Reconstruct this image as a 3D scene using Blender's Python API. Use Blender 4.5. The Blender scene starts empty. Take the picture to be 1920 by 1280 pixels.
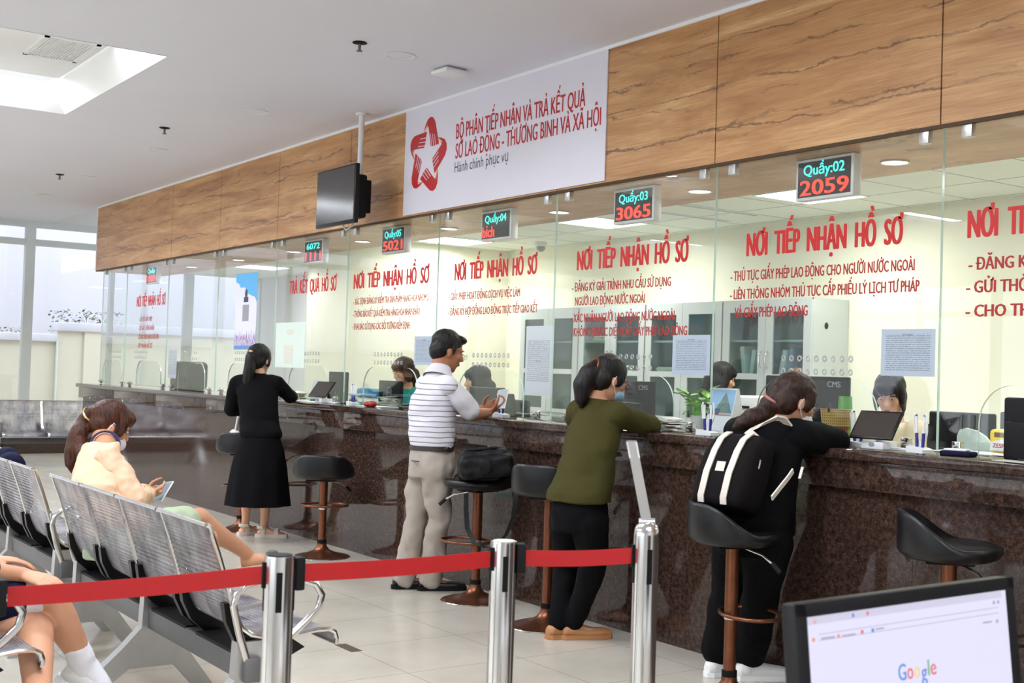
import bpy, bmesh, math, random
from math import sin, cos, pi, radians, sqrt, atan, atan2
from mathutils import Vector, Matrix, noise

V = Vector
SC = bpy.context.scene
COL = SC.collection
random.seed(7)

# ---------------------------------------------------------------- camera
CAM_H = 1.393
FPX, PX0, PY0 = 2359.0, 1141.0, 640.0
_th = atan(1787 / FPX); _pi = atan(64.5 / FPX); _ro = 0.0305
_f0 = V((-cos(_th), sin(_th), 0)); _r0 = V((sin(_th), cos(_th), 0)); _u0 = V((0, 0, 1))
FWD = _f0 * cos(_pi) + _u0 * sin(_pi)
_u1 = _u0 * cos(_pi) - _f0 * sin(_pi)
RIGHT = _r0 * cos(_ro) + _u1 * sin(_ro)
UP = _u1 * cos(_ro) - _r0 * sin(_ro)
EYE = V((0, 0, CAM_H))
cam = bpy.data.cameras.new('camera')
camo = bpy.data.objects.new('camera', cam)
COL.objects.link(camo)
m = Matrix((RIGHT, UP, -FWD)).transposed().to_4x4()
m.translation = EYE
camo.matrix_world = m
cam.sensor_width = 36.0
cam.lens = 36.0 * FPX / 1920
cam.shift_x = -(PX0 - 960) / 1920
cam.clip_start = 0.05
cam.clip_end = 200
cam.dof.use_dof = True
cam.dof.focus_distance = 6.5
cam.dof.aperture_fstop = 8.0
SC.camera = camo

def ray(px, py):
    return FWD + RIGHT * ((px - PX0) / FPX) - UP * ((py - PY0) / FPX)
def P(px, py, y):            # the point of the plane y seen there
    r = ray(px, py); return EYE + r * (y / r.y)
def G(px, py, z=0.0):        # the point of the level z seen there
    r = ray(px, py); return EYE + r * ((z - CAM_H) / r.z)

# ---------------------------------------------------------------- world, exposure
SC.view_settings.view_transform = 'Standard'
SC.view_settings.look = 'None'
SC.view_settings.exposure = 0.12
SC.view_settings.gamma = 1.0
SC.view_settings.use_curve_mapping = False
w = bpy.data.worlds.new('overcast_sky')
SC.world = w
w.use_nodes = True
bg = w.node_tree.nodes['Background']
bg.inputs[0].default_value = (0.90, 0.94, 1.0, 1)
bg.inputs[1].default_value = 2.6
cy = SC.cycles
cy.max_bounces = 10
cy.diffuse_bounces = 5
cy.glossy_bounces = 5
cy.transmission_bounces = 6
cy.transparent_max_bounces = 24
cy.caustics_reflective = False
cy.caustics_refractive = False
cy.sample_clamp_indirect = 6.0
cy.use_denoising = True
try: cy.denoiser = 'OPENIMAGEDENOISE'
except Exception: pass

def area(name, loc, size, energy, color=(1, 1, 1), rot=(0, 0, 0), portal=False, spread=pi):
    l = bpy.data.lights.new(name, 'AREA'); l.shape = 'RECTANGLE'
    l.size, l.size_y = size; l.energy = energy; l.color = color; l.spread = spread
    o = bpy.data.objects.new(name, l); COL.objects.link(o)
    o.location = loc; o.rotation_euler = rot
    if portal: l.cycles.is_portal = True
    return o

# key levels of the room
Z_CEIL = 3.40; Y_WOOD = 4.56; Z_WOOD = 2.555; Y_GLASS = 4.585
Z_TOP = 1.10; Y_PANEL = 4.29; X_END = -16.62; X_WIN = -19.9
Y_BACK = 7.87; Z_STAFF = 2.80; X_PART = -12.35
X_NEAR = 3.0; Y_OPP = -7.5
# daylight falling in through the end window and the front windows behind the camera
area('end_window_portal', (X_WIN - 0.12, 0.5, 1.75), (14.5, 3.3), 1, rot=(0, -pi / 2, 0), portal=True)
area('front_window_portal', (-6.0, Y_OPP - 0.12, 1.75), (18, 2.6), 1, rot=(pi / 2, 0, 0), portal=True)
# fluorescent and LED panels of the staff room (the fittings are built further down)
STAFF_PANELS = [(-14.6, 6.9), (-17.4, 6.9), (-1.6, 6.9), (-4.25, 6.9), (-6.64, 6.9), (-9.26, 6.9), (-11.84, 6.85)]  # first two panels are added only to brighten the left end
for q in STAFF_PANELS:
    area('staff_panel_light', (q[0], q[1], Z_STAFF - 0.02), (0.58, 0.58), 24, (1.0, 0.995, 0.96), spread=radians(170))
DOWNLIGHTS = [-1.27, -2.80, -4.33, -5.87, -7.39, -8.96, -10.53, -12.09, -13.60, -15.13]
for q in DOWNLIGHTS:
    area('soffit_downlight_light', (q, 5.12, Z_WOOD - 0.02), (0.13, 0.13), 11, (0.97, 1.0, 0.97), spread=radians(150))
# lit coffers in the hall ceiling
COFFERS = [(-14.7, 1.35), (-9.6, 1.35), (-4.5, 1.35), (0.6, 1.35), (-9.6, -3.6), (-4.5, -3.6), (-14.7, -3.6)]
for q in COFFERS:
    for sx in (-1, 1): area('coffer_light', (q[0] + sx * 0.90, q[1], Z_CEIL + 0.20), (0.28, 2.0), 72, (0.93, 0.97, 1.05))

# ---------------------------------------------------------------- mesh helpers
class MB:
    def __init__(s):
        s.bm = bmesh.new(); s.mi = 0
    def face(s, vs):
        try:
            f = s.bm.faces.new(vs); f.material_index = s.mi; return f
        except ValueError:
            return None
    def quad(s, *ps):
        return s.face([s.bm.verts.new(V(p)) for p in ps])
    def box(s, c, size, rot=None, bev=0.0, seg=2):
        hx, hy, hz = size[0] / 2, size[1] / 2, size[2] / 2
        M = rot if rot is not None else Matrix.Identity(3)
        c = V(c)
        vs = [s.bm.verts.new(c + M @ V((x * hx, y * hy, z * hz))) for x in (-1, 1) for y in (-1, 1) for z in (-1, 1)]
        fs = [s.face([vs[i] for i in q]) for q in ((0, 1, 3, 2), (4, 6, 7, 5), (0, 4, 5, 1), (2, 3, 7, 6), (0, 2, 6, 4), (1, 5, 7, 3))]
        if bev > 0:
            es = list({e for f in fs for e in f.edges})
            r = bmesh.ops.bevel(s.bm, geom=es, offset=bev, segments=seg, affect='EDGES', profile=0.5)
            for f in r['faces']: f.material_index = s.mi
        return s
    def span(s, a, b, bev=0.0):
        a, b = V(a), V(b)
        return s.box((a + b) / 2, [abs(b[i] - a[i]) for i in range(3)], bev=bev)
    def ring(s, c, ax, ay, n):
        return [s.bm.verts.new(c + ax * cos(2 * pi * i / n) + ay * sin(2 * pi * i / n)) for i in range(n)]
    def bridge(s, A, B):
        n = len(A)
        for i in range(n): s.face([A[i], A[(i + 1) % n], B[(i + 1) % n], B[i]])
    def loft(s, secs, n=20, cap=True):
        """secs: (centre, half-axis u, half-axis v)"""
        R = [s.ring(V(c), V(u), V(v), n) for c, u, v in secs]
        for a, b in zip(R, R[1:]): s.bridge(a, b)
        if cap:
            s.face(R[0][::-1]); s.face(R[-1])
        return s
    @staticmethod
    def frame(d):
        d = d.normalized()
        a = V((0, 0, 1)) if abs(d.z) < 0.9 else V((1, 0, 0))
        u = d.cross(a).normalized(); return u, d.cross(u).normalized()
    def cyl(s, p0, p1, r0, r1=None, n=24, cap=True):
        p0, p1 = V(p0), V(p1); r1 = r0 if r1 is None else r1
        u, v = s.frame(p1 - p0)
        return s.loft([(p0, u * r0, v * r0), (p1, u * r1, v * r1)], n, cap)
    def cap_cone(s, p0, r0, p1, r1, n=14, k=4):
        """rounded cone: a limb"""
        p0, p1 = V(p0), V(p1); d = (p1 - p0)
        if d.length < 1e-6: return s.ell(p0, (r0,) * 3)
        dn = d.normalized(); u, v = s.frame(d); secs = []
        for i in range(k):
            a = -pi / 2 + (i + 0.35) / k * pi / 2
            secs.append((p0 + dn * r0 * sin(a), u * r0 * cos(a), v * r0 * cos(a)))
        secs.append((p0, u * r0, v * r0)); secs.append((p1, u * r1, v * r1))
        for i in range(k):
            a = (i + 0.65) / k * pi / 2
            secs.append((p1 + dn * r1 * sin(a), u * r1 * cos(a), v * r1 * cos(a)))
        return s.loft(secs, n)
    def limb(s, pr, n=14):
        for (a, ra), (b, rb) in zip(pr, pr[1:]): s.cap_cone(a, ra, b, rb, n)
        return s
    def ell(s, c, r, M=None, n=20, k=12):
        M = M or Matrix.Identity(3); c = V(c); secs = []
        ax, ay, az = M @ V((r[0], 0, 0)), M @ V((0, r[1], 0)), M @ V((0, 0, r[2]))
        for i in range(k):
            a = -pi / 2 + (i + 0.5) / k * pi
            secs.append((c + az * sin(a), ax * cos(a), ay * cos(a)))
        return s.loft(secs, n)
    def tube(s, pts, r, n=10, closed=False, rv=None, cap=True):
        """round (or elliptic, rv = second radius) bar along a polyline"""
        pts = [V(p) for p in pts]; m = len(pts); R = []
        def tang(i):
            if closed: return (pts[(i + 1) % m] - pts[i - 1]).normalized()
            a = pts[max(i - 1, 0)]; b = pts[min(i + 1, m - 1)]; return (b - a).normalized()
        t0 = tang(0); u, v = s.frame(t0)
        for i in range(m):
            t = tang(i)
            ax = t0.cross(t)
            if ax.length > 1e-6:
                q = Matrix.Rotation(t0.angle(t), 3, ax.normalized()); u = q @ u; v = q @ v
            t0 = t
            R.append(s.ring(pts[i], u * r, v * (rv or r), n))
        for a, b in zip(R, R[1:]): s.bridge(a, b)
        if closed: s.bridge(R[-1], R[0])
        elif cap:
            s.face(R[0][::-1]); s.face(R[-1])
        return s
    def lathe(s, prof, c=(0, 0, 0), n=32, ez=V((0, 0, 1)), cap=True):
        u, v = s.frame(ez) if ez != V((0, 0, 1)) else (V((1, 0, 0)), V((0, 1, 0)))
        c = V(c); ez = V(ez).normalized()
        return s.loft([(c + ez * z, u * max(r, 1e-4), v * max(r, 1e-4)) for r, z in prof], n, cap)
    def prism(s, poly, to3, depth):
        """poly: 2-D outline; to3(a, b) -> point; depth: vector"""
        A = [s.bm.verts.new(V(to3(*p))) for p in poly]; B = [s.bm.verts.new(V(to3(*p)) + V(depth)) for p in poly]
        s.face(A[::-1]); s.face(B); s.bridge(A, B)
        return s
    def ribbon(s, pts, wv, t=0.002):
        """flat strap: wv = half-width vector (or one per point), t = thickness along the normal"""
        pts = [V(p) for p in pts]; m = len(pts); R = []
        for i in range(m):
            ww = V(wv[i]) if isinstance(wv, list) else V(wv)
            d = pts[min(i + 1, m - 1)] - pts[max(i - 1, 0)]
            nn = d.cross(ww)
            nn = nn.normalized() * t if nn.length > 1e-9 else V((0, 0, t))
            R.append([s.bm.verts.new(q) for q in (pts[i] - ww - nn, pts[i] + ww - nn, pts[i] + ww + nn, pts[i] - ww + nn)])
        for a, b in zip(R, R[1:]): s.bridge(a, b)
        s.face(R[0][::-1]); s.face(R[-1])
        return s
    def sheet(s, fn, nu, nv, t=None):
        """grid fn(u, v) -> (point); t: thickness vector fn or vector -> closed shell"""
        A = [[s.bm.verts.new(V(fn(i / nu, j / nv))) for j in range(nv + 1)] for i in range(nu + 1)]
        for i in range(nu):
            for j in range(nv): s.face([A[i][j], A[i + 1][j], A[i + 1][j + 1], A[i][j + 1]])
        if t is not None:
            B = [[s.bm.verts.new(V(fn(i / nu, j / nv)) + V(t)) for j in range(nv + 1)] for i in range(nu + 1)]
            for i in range(nu):
                for j in range(nv): s.face([B[i][j], B[i][j + 1], B[i + 1][j + 1], B[i + 1][j]])
            for i in range(nu):
                s.face([A[i][0], B[i][0], B[i + 1][0], A[i + 1][0]]); s.face([A[i][nv], A[i + 1][nv], B[i + 1][nv], B[i][nv]])
            for j in range(nv):
                s.face([A[0][j], A[0][j + 1], B[0][j + 1], B[0][j]]); s.face([A[nu][j], B[nu][j], B[nu][j + 1], A[nu][j + 1]])
        return s
    def mesh(s, name, mats, origin=None, angle=38):
        bmesh.ops.recalc_face_normals(s.bm, faces=s.bm.faces)
        if origin is not None: bmesh.ops.translate(s.bm, verts=s.bm.verts, vec=-V(origin))
        me = bpy.data.meshes.new(name); s.bm.to_mesh(me); s.bm.free()
        for m_ in (mats if isinstance(mats, (list, tuple)) else [mats]): me.materials.append(m_)
        if angle:
            me.polygons.foreach_set('use_smooth', [True] * len(me.polygons))
            me.set_sharp_from_angle(angle=radians(angle))
        return me
    def build(s, name, mats, parent=None, origin=None, angle=38, label=None):
        """link as one object. world-space shapes: origin = base point (top level) or parent's location"""
        if origin is None and parent is not None and parent.get('_world'): origin = parent['_world']
        o = bpy.data.objects.new(name, s.mesh(name, mats, origin, angle)); COL.objects.link(o)
        if parent is not None:
            o.parent = parent
            if parent.get('_world'): o['_world'] = parent['_world']
        elif origin is not None:
            o.location = origin; o['_world'] = tuple(origin)
        if label: o['label'] = label
        return o

def tag(o, label=None, cat=None, group=None, kind=None):
    if label: o['label'] = label
    if cat: o['category'] = cat
    if group: o['group'] = group
    if kind: o['kind'] = kind
    return o
def thing(name, label, cat, loc=(0, 0, 0), group=None, rotz=0.0, world=False):
    """an Empty at the thing's base. world=True: its parts are given in world coordinates"""
    o = bpy.data.objects.new(name, None); COL.objects.link(o)
    o.empty_display_size = 0.1; o.location = loc; o.rotation_euler = (0, 0, rotz)
    if world: o['_world'] = tuple(loc)
    return tag(o, label, cat, group)
def struct(name, mb, mats, angle=38, parent=None):
    o = mb.build(name, mats, parent, angle=angle)
    if parent is None: o['kind'] = 'structure'
    return o
def kids(o): return [c for c in bpy.data.objects if c.parent == o]
def copy_tree(o, parent=None):
    c = o.copy(); COL.objects.link(c)
    if parent is not None: c.parent = parent
    for ch in kids(o): copy_tree(ch, c)
    return c
def dup(o, loc, label, rotz=None, group=None):
    c = copy_tree(o); c.location = loc; c['label'] = label
    if rotz is not None: c.rotation_euler = (0, 0, rotz)
    if group: c['group'] = group
    return c

def sculpt(mb, voxel=0.012, smooth=4, wr=0.0, ws=9.0, stretch=(1, 1, 1), seed=0.0):
    """fuse overlapping closed shapes into one continuous skin; wr: cloth folds"""
    bmesh.ops.recalc_face_normals(mb.bm, faces=mb.bm.faces)
    me = bpy.data.meshes.new('tmp'); mb.bm.to_mesh(me); mb.bm.free()
    o = bpy.data.objects.new('tmp', me); COL.objects.link(o)
    r = o.modifiers.new('r', 'REMESH'); r.mode = 'VOXEL'; r.voxel_size = voxel; r.adaptivity = 0
    if smooth:
        k = o.modifiers.new('s', 'SMOOTH'); k.factor = 0.5; k.iterations = smooth
    dg = bpy.context.evaluated_depsgraph_get(); dg.update()
    out = bpy.data.meshes.new_from_object(o.evaluated_get(dg))
    bpy.data.objects.remove(o); bpy.data.meshes.remove(me)
    if wr:
        for v in out.vertices:
            q = V((v.co.x * stretch[0], v.co.y * stretch[1], v.co.z * stretch[2])) * ws + V((seed, seed * 1.7, 0))
            n = noise.noise(q) + 0.5 * noise.noise(q * 2.1)
            v.co += v.normal * (n * wr)
    return out
def skin(name, mb, mat_, parent=None, origin=None, label=None, **kw):
    me = sculpt(mb, **kw); me.name = name
    if origin is None and parent is not None and parent.get('_world'): origin = parent['_world']
    if origin is not None: me.transform(Matrix.Translation(-V(origin)))
    me.materials.append(mat_)
    me.polygons.foreach_set('use_smooth', [True] * len(me.polygons))
    o = bpy.data.objects.new(name, me); COL.objects.link(o)
    if parent is not None:
        o.parent = parent; o['_world'] = parent['_world']
    elif origin is not None:
        o.location = origin; o['_world'] = tuple(origin)
    if label: o['label'] = label
    return o

_tc = {}
def glyphs(s, res):
    """outlines of the built-in font, each contour filled on its own with its holes"""
    from mathutils.geometry import tessellate_polygon
    cu = bpy.data.curves.new('t', 'FONT'); cu.body = s; cu.size = 1; cu.resolution_u = res; cu.fill_mode = 'NONE'
    o = bpy.data.objects.new('t', cu); COL.objects.link(o)
    dg = bpy.context.evaluated_depsgraph_get(); dg.update()
    me = bpy.data.meshes.new_from_object(o.evaluated_get(dg))
    bpy.data.objects.remove(o); bpy.data.curves.remove(cu)
    nb = {}
    for e in me.edges:
        a, b_ = e.vertices; nb.setdefault(a, []).append(b_); nb.setdefault(b_, []).append(a)
    seen = set(); loops = []
    for e in me.edges:                      # keep the direction of the outline
        a = e.vertices[0]
        if a in seen: continue
        lp = [a]; seen.add(a); q = e.vertices[1]
        while q not in seen:
            seen.add(q); lp.append(q); nx = [k for k in nb[q] if k not in seen]
            if not nx: break
            q = nx[0]
        if len(lp) > 2: loops.append([V((me.vertices[i].co.x, me.vertices[i].co.y, 0)) for i in lp])
    bpy.data.meshes.remove(me)
    def area2(l): return abs(sum(l[i].x * l[(i + 1) % len(l)].y - l[(i + 1) % len(l)].x * l[i].y for i in range(len(l))))
    def inside(p, l):
        r = False; n = len(l)
        for i in range(n):
            a, b_ = l[i], l[(i + 1) % n]
            if (a.y > p.y) != (b_.y > p.y) and p.x < (b_.x - a.x) * (p.y - a.y) / (b_.y - a.y) + a.x: r = not r
        return r
    bb = [(min(p.x for p in l), max(p.x for p in l), min(p.y for p in l), max(p.y for p in l)) for l in loops]
    def within(i, k):                       # contour i lies wholly inside contour k
        return bb[k][0] <= bb[i][0] and bb[i][1] <= bb[k][1] and bb[k][2] <= bb[i][2] and bb[i][3] <= bb[k][3] and all(inside(p, loops[k]) for p in loops[i])
    cont = [[k for k in range(len(loops)) if k != i and within(i, k)] for i in range(len(loops))]
    outer = [i for i in range(len(loops)) if len(cont[i]) % 2 == 0]; holes = {i: [] for i in outer}
    for i in range(len(loops)):
        if len(cont[i]) % 2: 
            c = [k for k in cont[i] if k in holes]
            if c: holes[min(c, key=lambda k: area2(loops[k]))].append(i)
    vs, fs = [], []
    for i in outer:
        poly = [loops[i]] + [loops[k] for k in holes[i]]; n0 = len(vs)
        for l in poly: vs += l
        fs += [tuple(n0 + k for k in t) for t in tessellate_polygon(poly)]
    return vs, fs
def text_obj(s, mat_, parent, name='lettering', x=0, y=0, z=0, h=None, wd=None, bold=0.0, align='L', thick=0.0008, facing=None, res=3, label=None):
    """lettering facing -y by default: x = left end (or centre), z = baseline, h = capital height, wd = width"""
    vs, fs = glyphs(s, res)
    xs = [v.x for v in vs]; x0, x1 = min(xs), max(xs)
    ky = (h or 0.1) / 0.682; kx = (wd / (x1 - x0 + 2 * bold)) if wd else ky
    off = {'L': 0, 'C': -(x1 - x0) * kx / 2, 'R': -(x1 - x0) * kx}[align]
    M = facing or Matrix(((1, 0, 0), (0, 0, -1), (0, 1, 0)))
    base = V((x, y, z))
    if parent is not None and parent.get('_world'): base = base - V(parent['_world'])
    # bold: strokes widened by laying the outline down several times
    sh = [(0, 0)] if bold <= 0 else [(-bold, 0), (-bold / 2, bold * 0.12), (0, -bold * 0.12), (bold / 2, bold * 0.12), (bold, 0)]
    V_, F_ = [], []
    for k, (dx, dy) in enumerate(sh):
        n0 = len(V_)
        V_ += [base + M @ V(((v.x - x0 + bold + dx) * kx + off, (v.y + dy) * ky, thick + k * 0.00006)) for v in vs]
        F_ += [tuple(i + n0 for i in f) for f in fs]
    me = bpy.data.meshes.new(name); me.from_pydata(V_, [], F_); me.materials.append(mat_)
    t = bpy.data.objects.new(name, me); COL.objects.link(t)
    if parent is not None:
        t.parent = parent
        if parent.get('_world'): t['_world'] = parent['_world']
    if label: t['label'] = label
    return t
# ---------------------------------------------------------------- materials
def hexc(r, g, b):
    def l(c):
        c /= 255.0
        return c / 12.92 if c <= 0.04045 else ((c + 0.055) / 1.055) ** 2.4
    return (l(r), l(g), l(b), 1.0)
def _new(name):
    m_ = bpy.data.materials.new(name); m_.use_nodes = True
    nt = m_.node_tree; return m_, nt, nt.nodes, nt.links, nt.nodes['Principled BSDF']
def mat(name, rgb, rough=0.6, metal=0.0, bump=0.0, bscale=60.0, var=0.0, vscale=6.0, spec=0.5, coat=0.0, stretch=None, sheen=0.0):
    """plain surface with fine procedural variation"""
    m_, nt, N, L, b = _new(name)
    c = hexc(*rgb)
    b.inputs['Base Color'].default_value = c; b.inputs['Roughness'].default_value = rough
    b.inputs['Metallic'].default_value = metal; b.inputs['Specular IOR Level'].default_value = spec
    b.inputs['Coat Weight'].default_value = coat; b.inputs['Sheen Weight'].default_value = sheen
    tc = N.new('ShaderNodeTexCoord'); mp = N.new('ShaderNodeMapping')
    if stretch: mp.inputs['Scale'].default_value = stretch
    L.new(tc.outputs['Object'], mp.inputs['Vector'])
    if var > 0:
        n = N.new('ShaderNodeTexNoise'); n.inputs['Scale'].default_value = vscale; n.inputs['Detail'].default_value = 4
        L.new(mp.outputs[0], n.inputs['Vector'])
        r = N.new('ShaderNodeValToRGB'); r.color_ramp.elements[0].position = 0.3; r.color_ramp.elements[1].position = 0.7
        r.color_ramp.elements[0].color = tuple(x * (1 - var) for x in c[:3]) + (1,)
        r.color_ramp.elements[1].color = tuple(min(1, x * (1 + var)) for x in c[:3]) + (1,)
        L.new(n.outputs['Fac'], r.inputs[0]); L.new(r.outputs[0], b.inputs['Base Color'])
    if bump > 0:
        n = N.new('ShaderNodeTexNoise'); n.inputs['Scale'].default_value = bscale; n.inputs['Detail'].default_value = 3
        L.new(mp.outputs[0], n.inputs['Vector'])
        u = N.new('ShaderNodeBump'); u.inputs['Strength'].default_value = bump; u.inputs['Distance'].default_value = 0.01
        L.new(n.outputs['Fac'], u.inputs['Height']); L.new(u.outputs[0], b.inputs['Normal'])
    return m_
def emit(name, rgb, strength):
    m_, nt, N, L, b = _new(name)
    b.inputs['Base Color'].default_value = (0.02, 0.02, 0.02, 1)
    b.inputs['Emission Color'].default_value = hexc(*rgb); b.inputs['Emission Strength'].default_value = strength
    return m_
def math_(N, L, op, a, b_=None):
    n = N.new('ShaderNodeMath'); n.operation = op
    for i, v in enumerate((a, b_)):
        if v is None: continue
        if isinstance(v, (int, float)): n.inputs[i].default_value = v
        else: L.new(v, n.inputs[i])
    return n.outputs[0]
def mixc(N, L, fac, a, b_):
    n = N.new('ShaderNodeMix'); n.data_type = 'RGBA'
    for i, v in ((0, fac), (6, a), (7, b_)):
        if isinstance(v, (int, float, tuple)): n.inputs[i].default_value = v
        else: L.new(v, n.inputs[i])
    return n.outputs[2]
def noise_(N, L, vec, scale, detail=4, rough=0.55, dist=0.0):
    n = N.new('ShaderNodeTexNoise'); n.inputs['Scale'].default_value = scale; n.inputs['Detail'].default_value = detail
    n.inputs['Roughness'].default_value = rough; n.inputs['Distortion'].default_value = dist
    L.new(vec, n.inputs['Vector']); return n.outputs['Fac']
def ramp_(N, L, fac, stops):
    r = N.new('ShaderNodeValToRGB'); e = r.color_ramp.elements
    while len(e) < len(stops): e.new(0.5)
    for q, (p, c) in zip(e, stops):
        q.position = p; q.color = c if len(c) == 4 else tuple(c) + (1,)
    L.new(fac, r.inputs[0]); return r.outputs[0]
def mapping_(N, L, scale=(1, 1, 1), loc=(0, 0, 0), coord='Object', rot=(0, 0, 0)):
    tc = N.new('ShaderNodeTexCoord'); mp = N.new('ShaderNodeMapping')
    mp.inputs['Scale'].default_value = scale; mp.inputs['Location'].default_value = loc; mp.inputs['Rotation'].default_value = rot
    L.new(tc.outputs[coord], mp.inputs[0]); return mp.outputs[0]

def floor_mat():
    m_, nt, N, L, b = _new('beige_porcelain_tile')
    v = mapping_(N, L); s = N.new('ShaderNodeSeparateXYZ'); L.new(v, s.inputs[0])
    def joint(o, off):
        f = math_(N, L, 'FRACT', math_(N, L, 'MULTIPLY', math_(N, L, 'ADD', o, off), 1 / 0.62))
        d = math_(N, L, 'ABSOLUTE', math_(N, L, 'SUBTRACT', f, 0.5))
        return math_(N, L, 'GREATER_THAN', d, 0.4965)
    j = math_(N, L, 'MAXIMUM', joint(s.outputs[0], 5.175 + 62), joint(s.outputs[1], -3.44 + 62))
    c = ramp_(N, L, noise_(N, L, v, 2.2, 5), [(0.3, hexc(188, 181, 167)), (0.7, hexc(204, 198, 185))])
    sp = noise_(N, L, v, 90, 3)
    c = mixc(N, L, math_(N, L, 'MULTIPLY', sp, 0.15), c, hexc(172, 160, 142))
    c = mixc(N, L, math_(N, L, 'MULTIPLY', j, 0.7), c, hexc(120, 110, 98))
    L.new(c, b.inputs['Base Color'])
    b.inputs['Roughness'].default_value = 0.2
    return m_
def wood_mat():
    m_, nt, N, L, b = _new('oak_laminate')
    base = noise_(N, L, mapping_(N, L, (0.35, 1, 3.4)), 2.2, 6, 0.62, 0.7)
    c = ramp_(N, L, base, [(0.30, hexc(154, 108, 68)), (0.45, hexc(186, 138, 90)), (0.57, hexc(204, 158, 108)), (0.70, hexc(222, 182, 134))])
    fine = noise_(N, L, mapping_(N, L, (1.4, 1, 46)), 3.0, 5, 0.75)
    c = mixc(N, L, math_(N, L, 'MULTIPLY', math_(N, L, 'MAXIMUM', math_(N, L, 'SUBTRACT', 0.62, fine), 0.0), 1.5), c, hexc(140, 92, 54))
    # long dark cracks running along the grain, each with its own breaks
    v0 = mapping_(N, L); xyz = N.new('ShaderNodeSeparateXYZ'); L.new(v0, xyz.inputs[0])
    for sp, off, amp, thr in ((0.25, 0.03, 0.22, 0.40), (0.33, 0.17, 0.30, 0.43), (0.19, 0.41, 0.34, 0.50)):
        wv = math_(N, L, 'MULTIPLY', noise_(N, L, mapping_(N, L, (0.55, 1, 1.3), (off * 40, 0, off * 9)), 1.5, 8, 0.68), amp)
        zz = math_(N, L, 'MULTIPLY', math_(N, L, 'ADD', math_(N, L, 'ADD', xyz.outputs[2], wv), off + 4), 1 / sp)
        d = math_(N, L, 'ABSOLUTE', math_(N, L, 'SUBTRACT', math_(N, L, 'FRACT', zz), 0.5))
        thick = math_(N, L, 'MULTIPLY', noise_(N, L, mapping_(N, L, (6, 1, 14), (off, 0, 0)), 2.0, 6, 0.75), 0.062)
        ln = math_(N, L, 'SUBTRACT', 1.0, math_(N, L, 'DIVIDE', d, thick))
        ln = math_(N, L, 'MAXIMUM', ln, 0.0)
        gate = ramp_(N, L, noise_(N, L, mapping_(N, L, (1.3, 1, 2.4), (off * 60, 0, 3)), 1.5, 4), [(thr, (0, 0, 0)), (thr + 0.12, (1, 1, 1))])
        c = mixc(N, L, math_(N, L, 'MULTIPLY', math_(N, L, 'MULTIPLY', ln, gate), 0.85), c, hexc(92, 62, 46))
    # small knots with a dragged grain around them
    vo = N.new('ShaderNodeTexVoronoi'); vo.inputs['Scale'].default_value = 2.3; L.new(mapping_(N, L, (0.75, 1, 1.5), (0.4, 0, 0.3)), vo.inputs['Vector'])
    wob = math_(N, L, 'MULTIPLY', noise_(N, L, mapping_(N, L, (1, 1, 2)), 12, 4), 0.16)
    kd = math_(N, L, 'ADD', vo.outputs['Distance'], wob)
    c = mixc(N, L, math_(N, L, 'MULTIPLY', ramp_(N, L, kd, [(0.09, (1, 1, 1)), (0.13, (0.4, 0.4, 0.4)), (0.20, (0, 0, 0))]), 0.75), c, hexc(112, 76, 54))
    L.new(c, b.inputs['Base Color']); b.inputs['Roughness'].default_value = 0.42
    return m_
def granite_mat():
    m_, nt, N, L, b = _new('brown_granite')
    v = mapping_(N, L)
    c = ramp_(N, L, noise_(N, L, v, 40, 7, 0.75), [(0.30, hexc(24, 18, 16)), (0.48, hexc(54, 40, 34)), (0.62, hexc(90, 66, 55)), (0.80, hexc(116, 92, 80))])
    big = noise_(N, L, v, 5, 3)
    c = mixc(N, L, math_(N, L, 'MULTIPLY', big, 0.55), c, hexc(40, 29, 26))
    vo = N.new('ShaderNodeTexVoronoi'); vo.inputs['Scale'].default_value = 95; L.new(v, vo.inputs['Vector'])
    sp = ramp_(N, L, vo.outputs['Distance'], [(0.10, (1, 1, 1)), (0.2, (0, 0, 0))])
    c = mixc(N, L, math_(N, L, 'MULTIPLY', sp, 0.35), c, hexc(170, 150, 138))
    L.new(c, b.inputs['Base Color']); b.inputs['Roughness'].default_value = 0.06; b.inputs['IOR'].default_value = 1.46
    return m_
def glass_mat(name, tint=(0.972, 0.992, 0.982), ior=1.5, rough=0.0, k=1.0):
    """clear sheet: sees straight through, mirrors by Fresnel"""
    m_ = bpy.data.materials.new(name); m_.use_nodes = True; nt = m_.node_tree; N, L = nt.nodes, nt.links
    N.remove(N['Principled BSDF']); out = N['Material Output']
    t = N.new('ShaderNodeBsdfTransparent'); t.inputs[0].default_value = tuple(tint) + (1,)
    g = N.new('ShaderNodeBsdfGlossy'); g.inputs['Roughness'].default_value = rough
    f = N.new('ShaderNodeFresnel'); ge = N.new('ShaderNodeNewGeometry')
    L.new(math_(N, L, 'ADD', math_(N, L, 'MULTIPLY', ge.outputs['Backfacing'], 1 / ior - ior), ior), f.inputs[0])   # same mirror strength on both faces
    mx = N.new('ShaderNodeMixShader')
    L.new(math_(N, L, 'MULTIPLY', f.outputs[0], k), mx.inputs[0]); L.new(t.outputs[0], mx.inputs[1]); L.new(g.outputs[0], mx.inputs[2])
    L.new(mx.outputs[0], out.inputs[0])
    return m_
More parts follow.
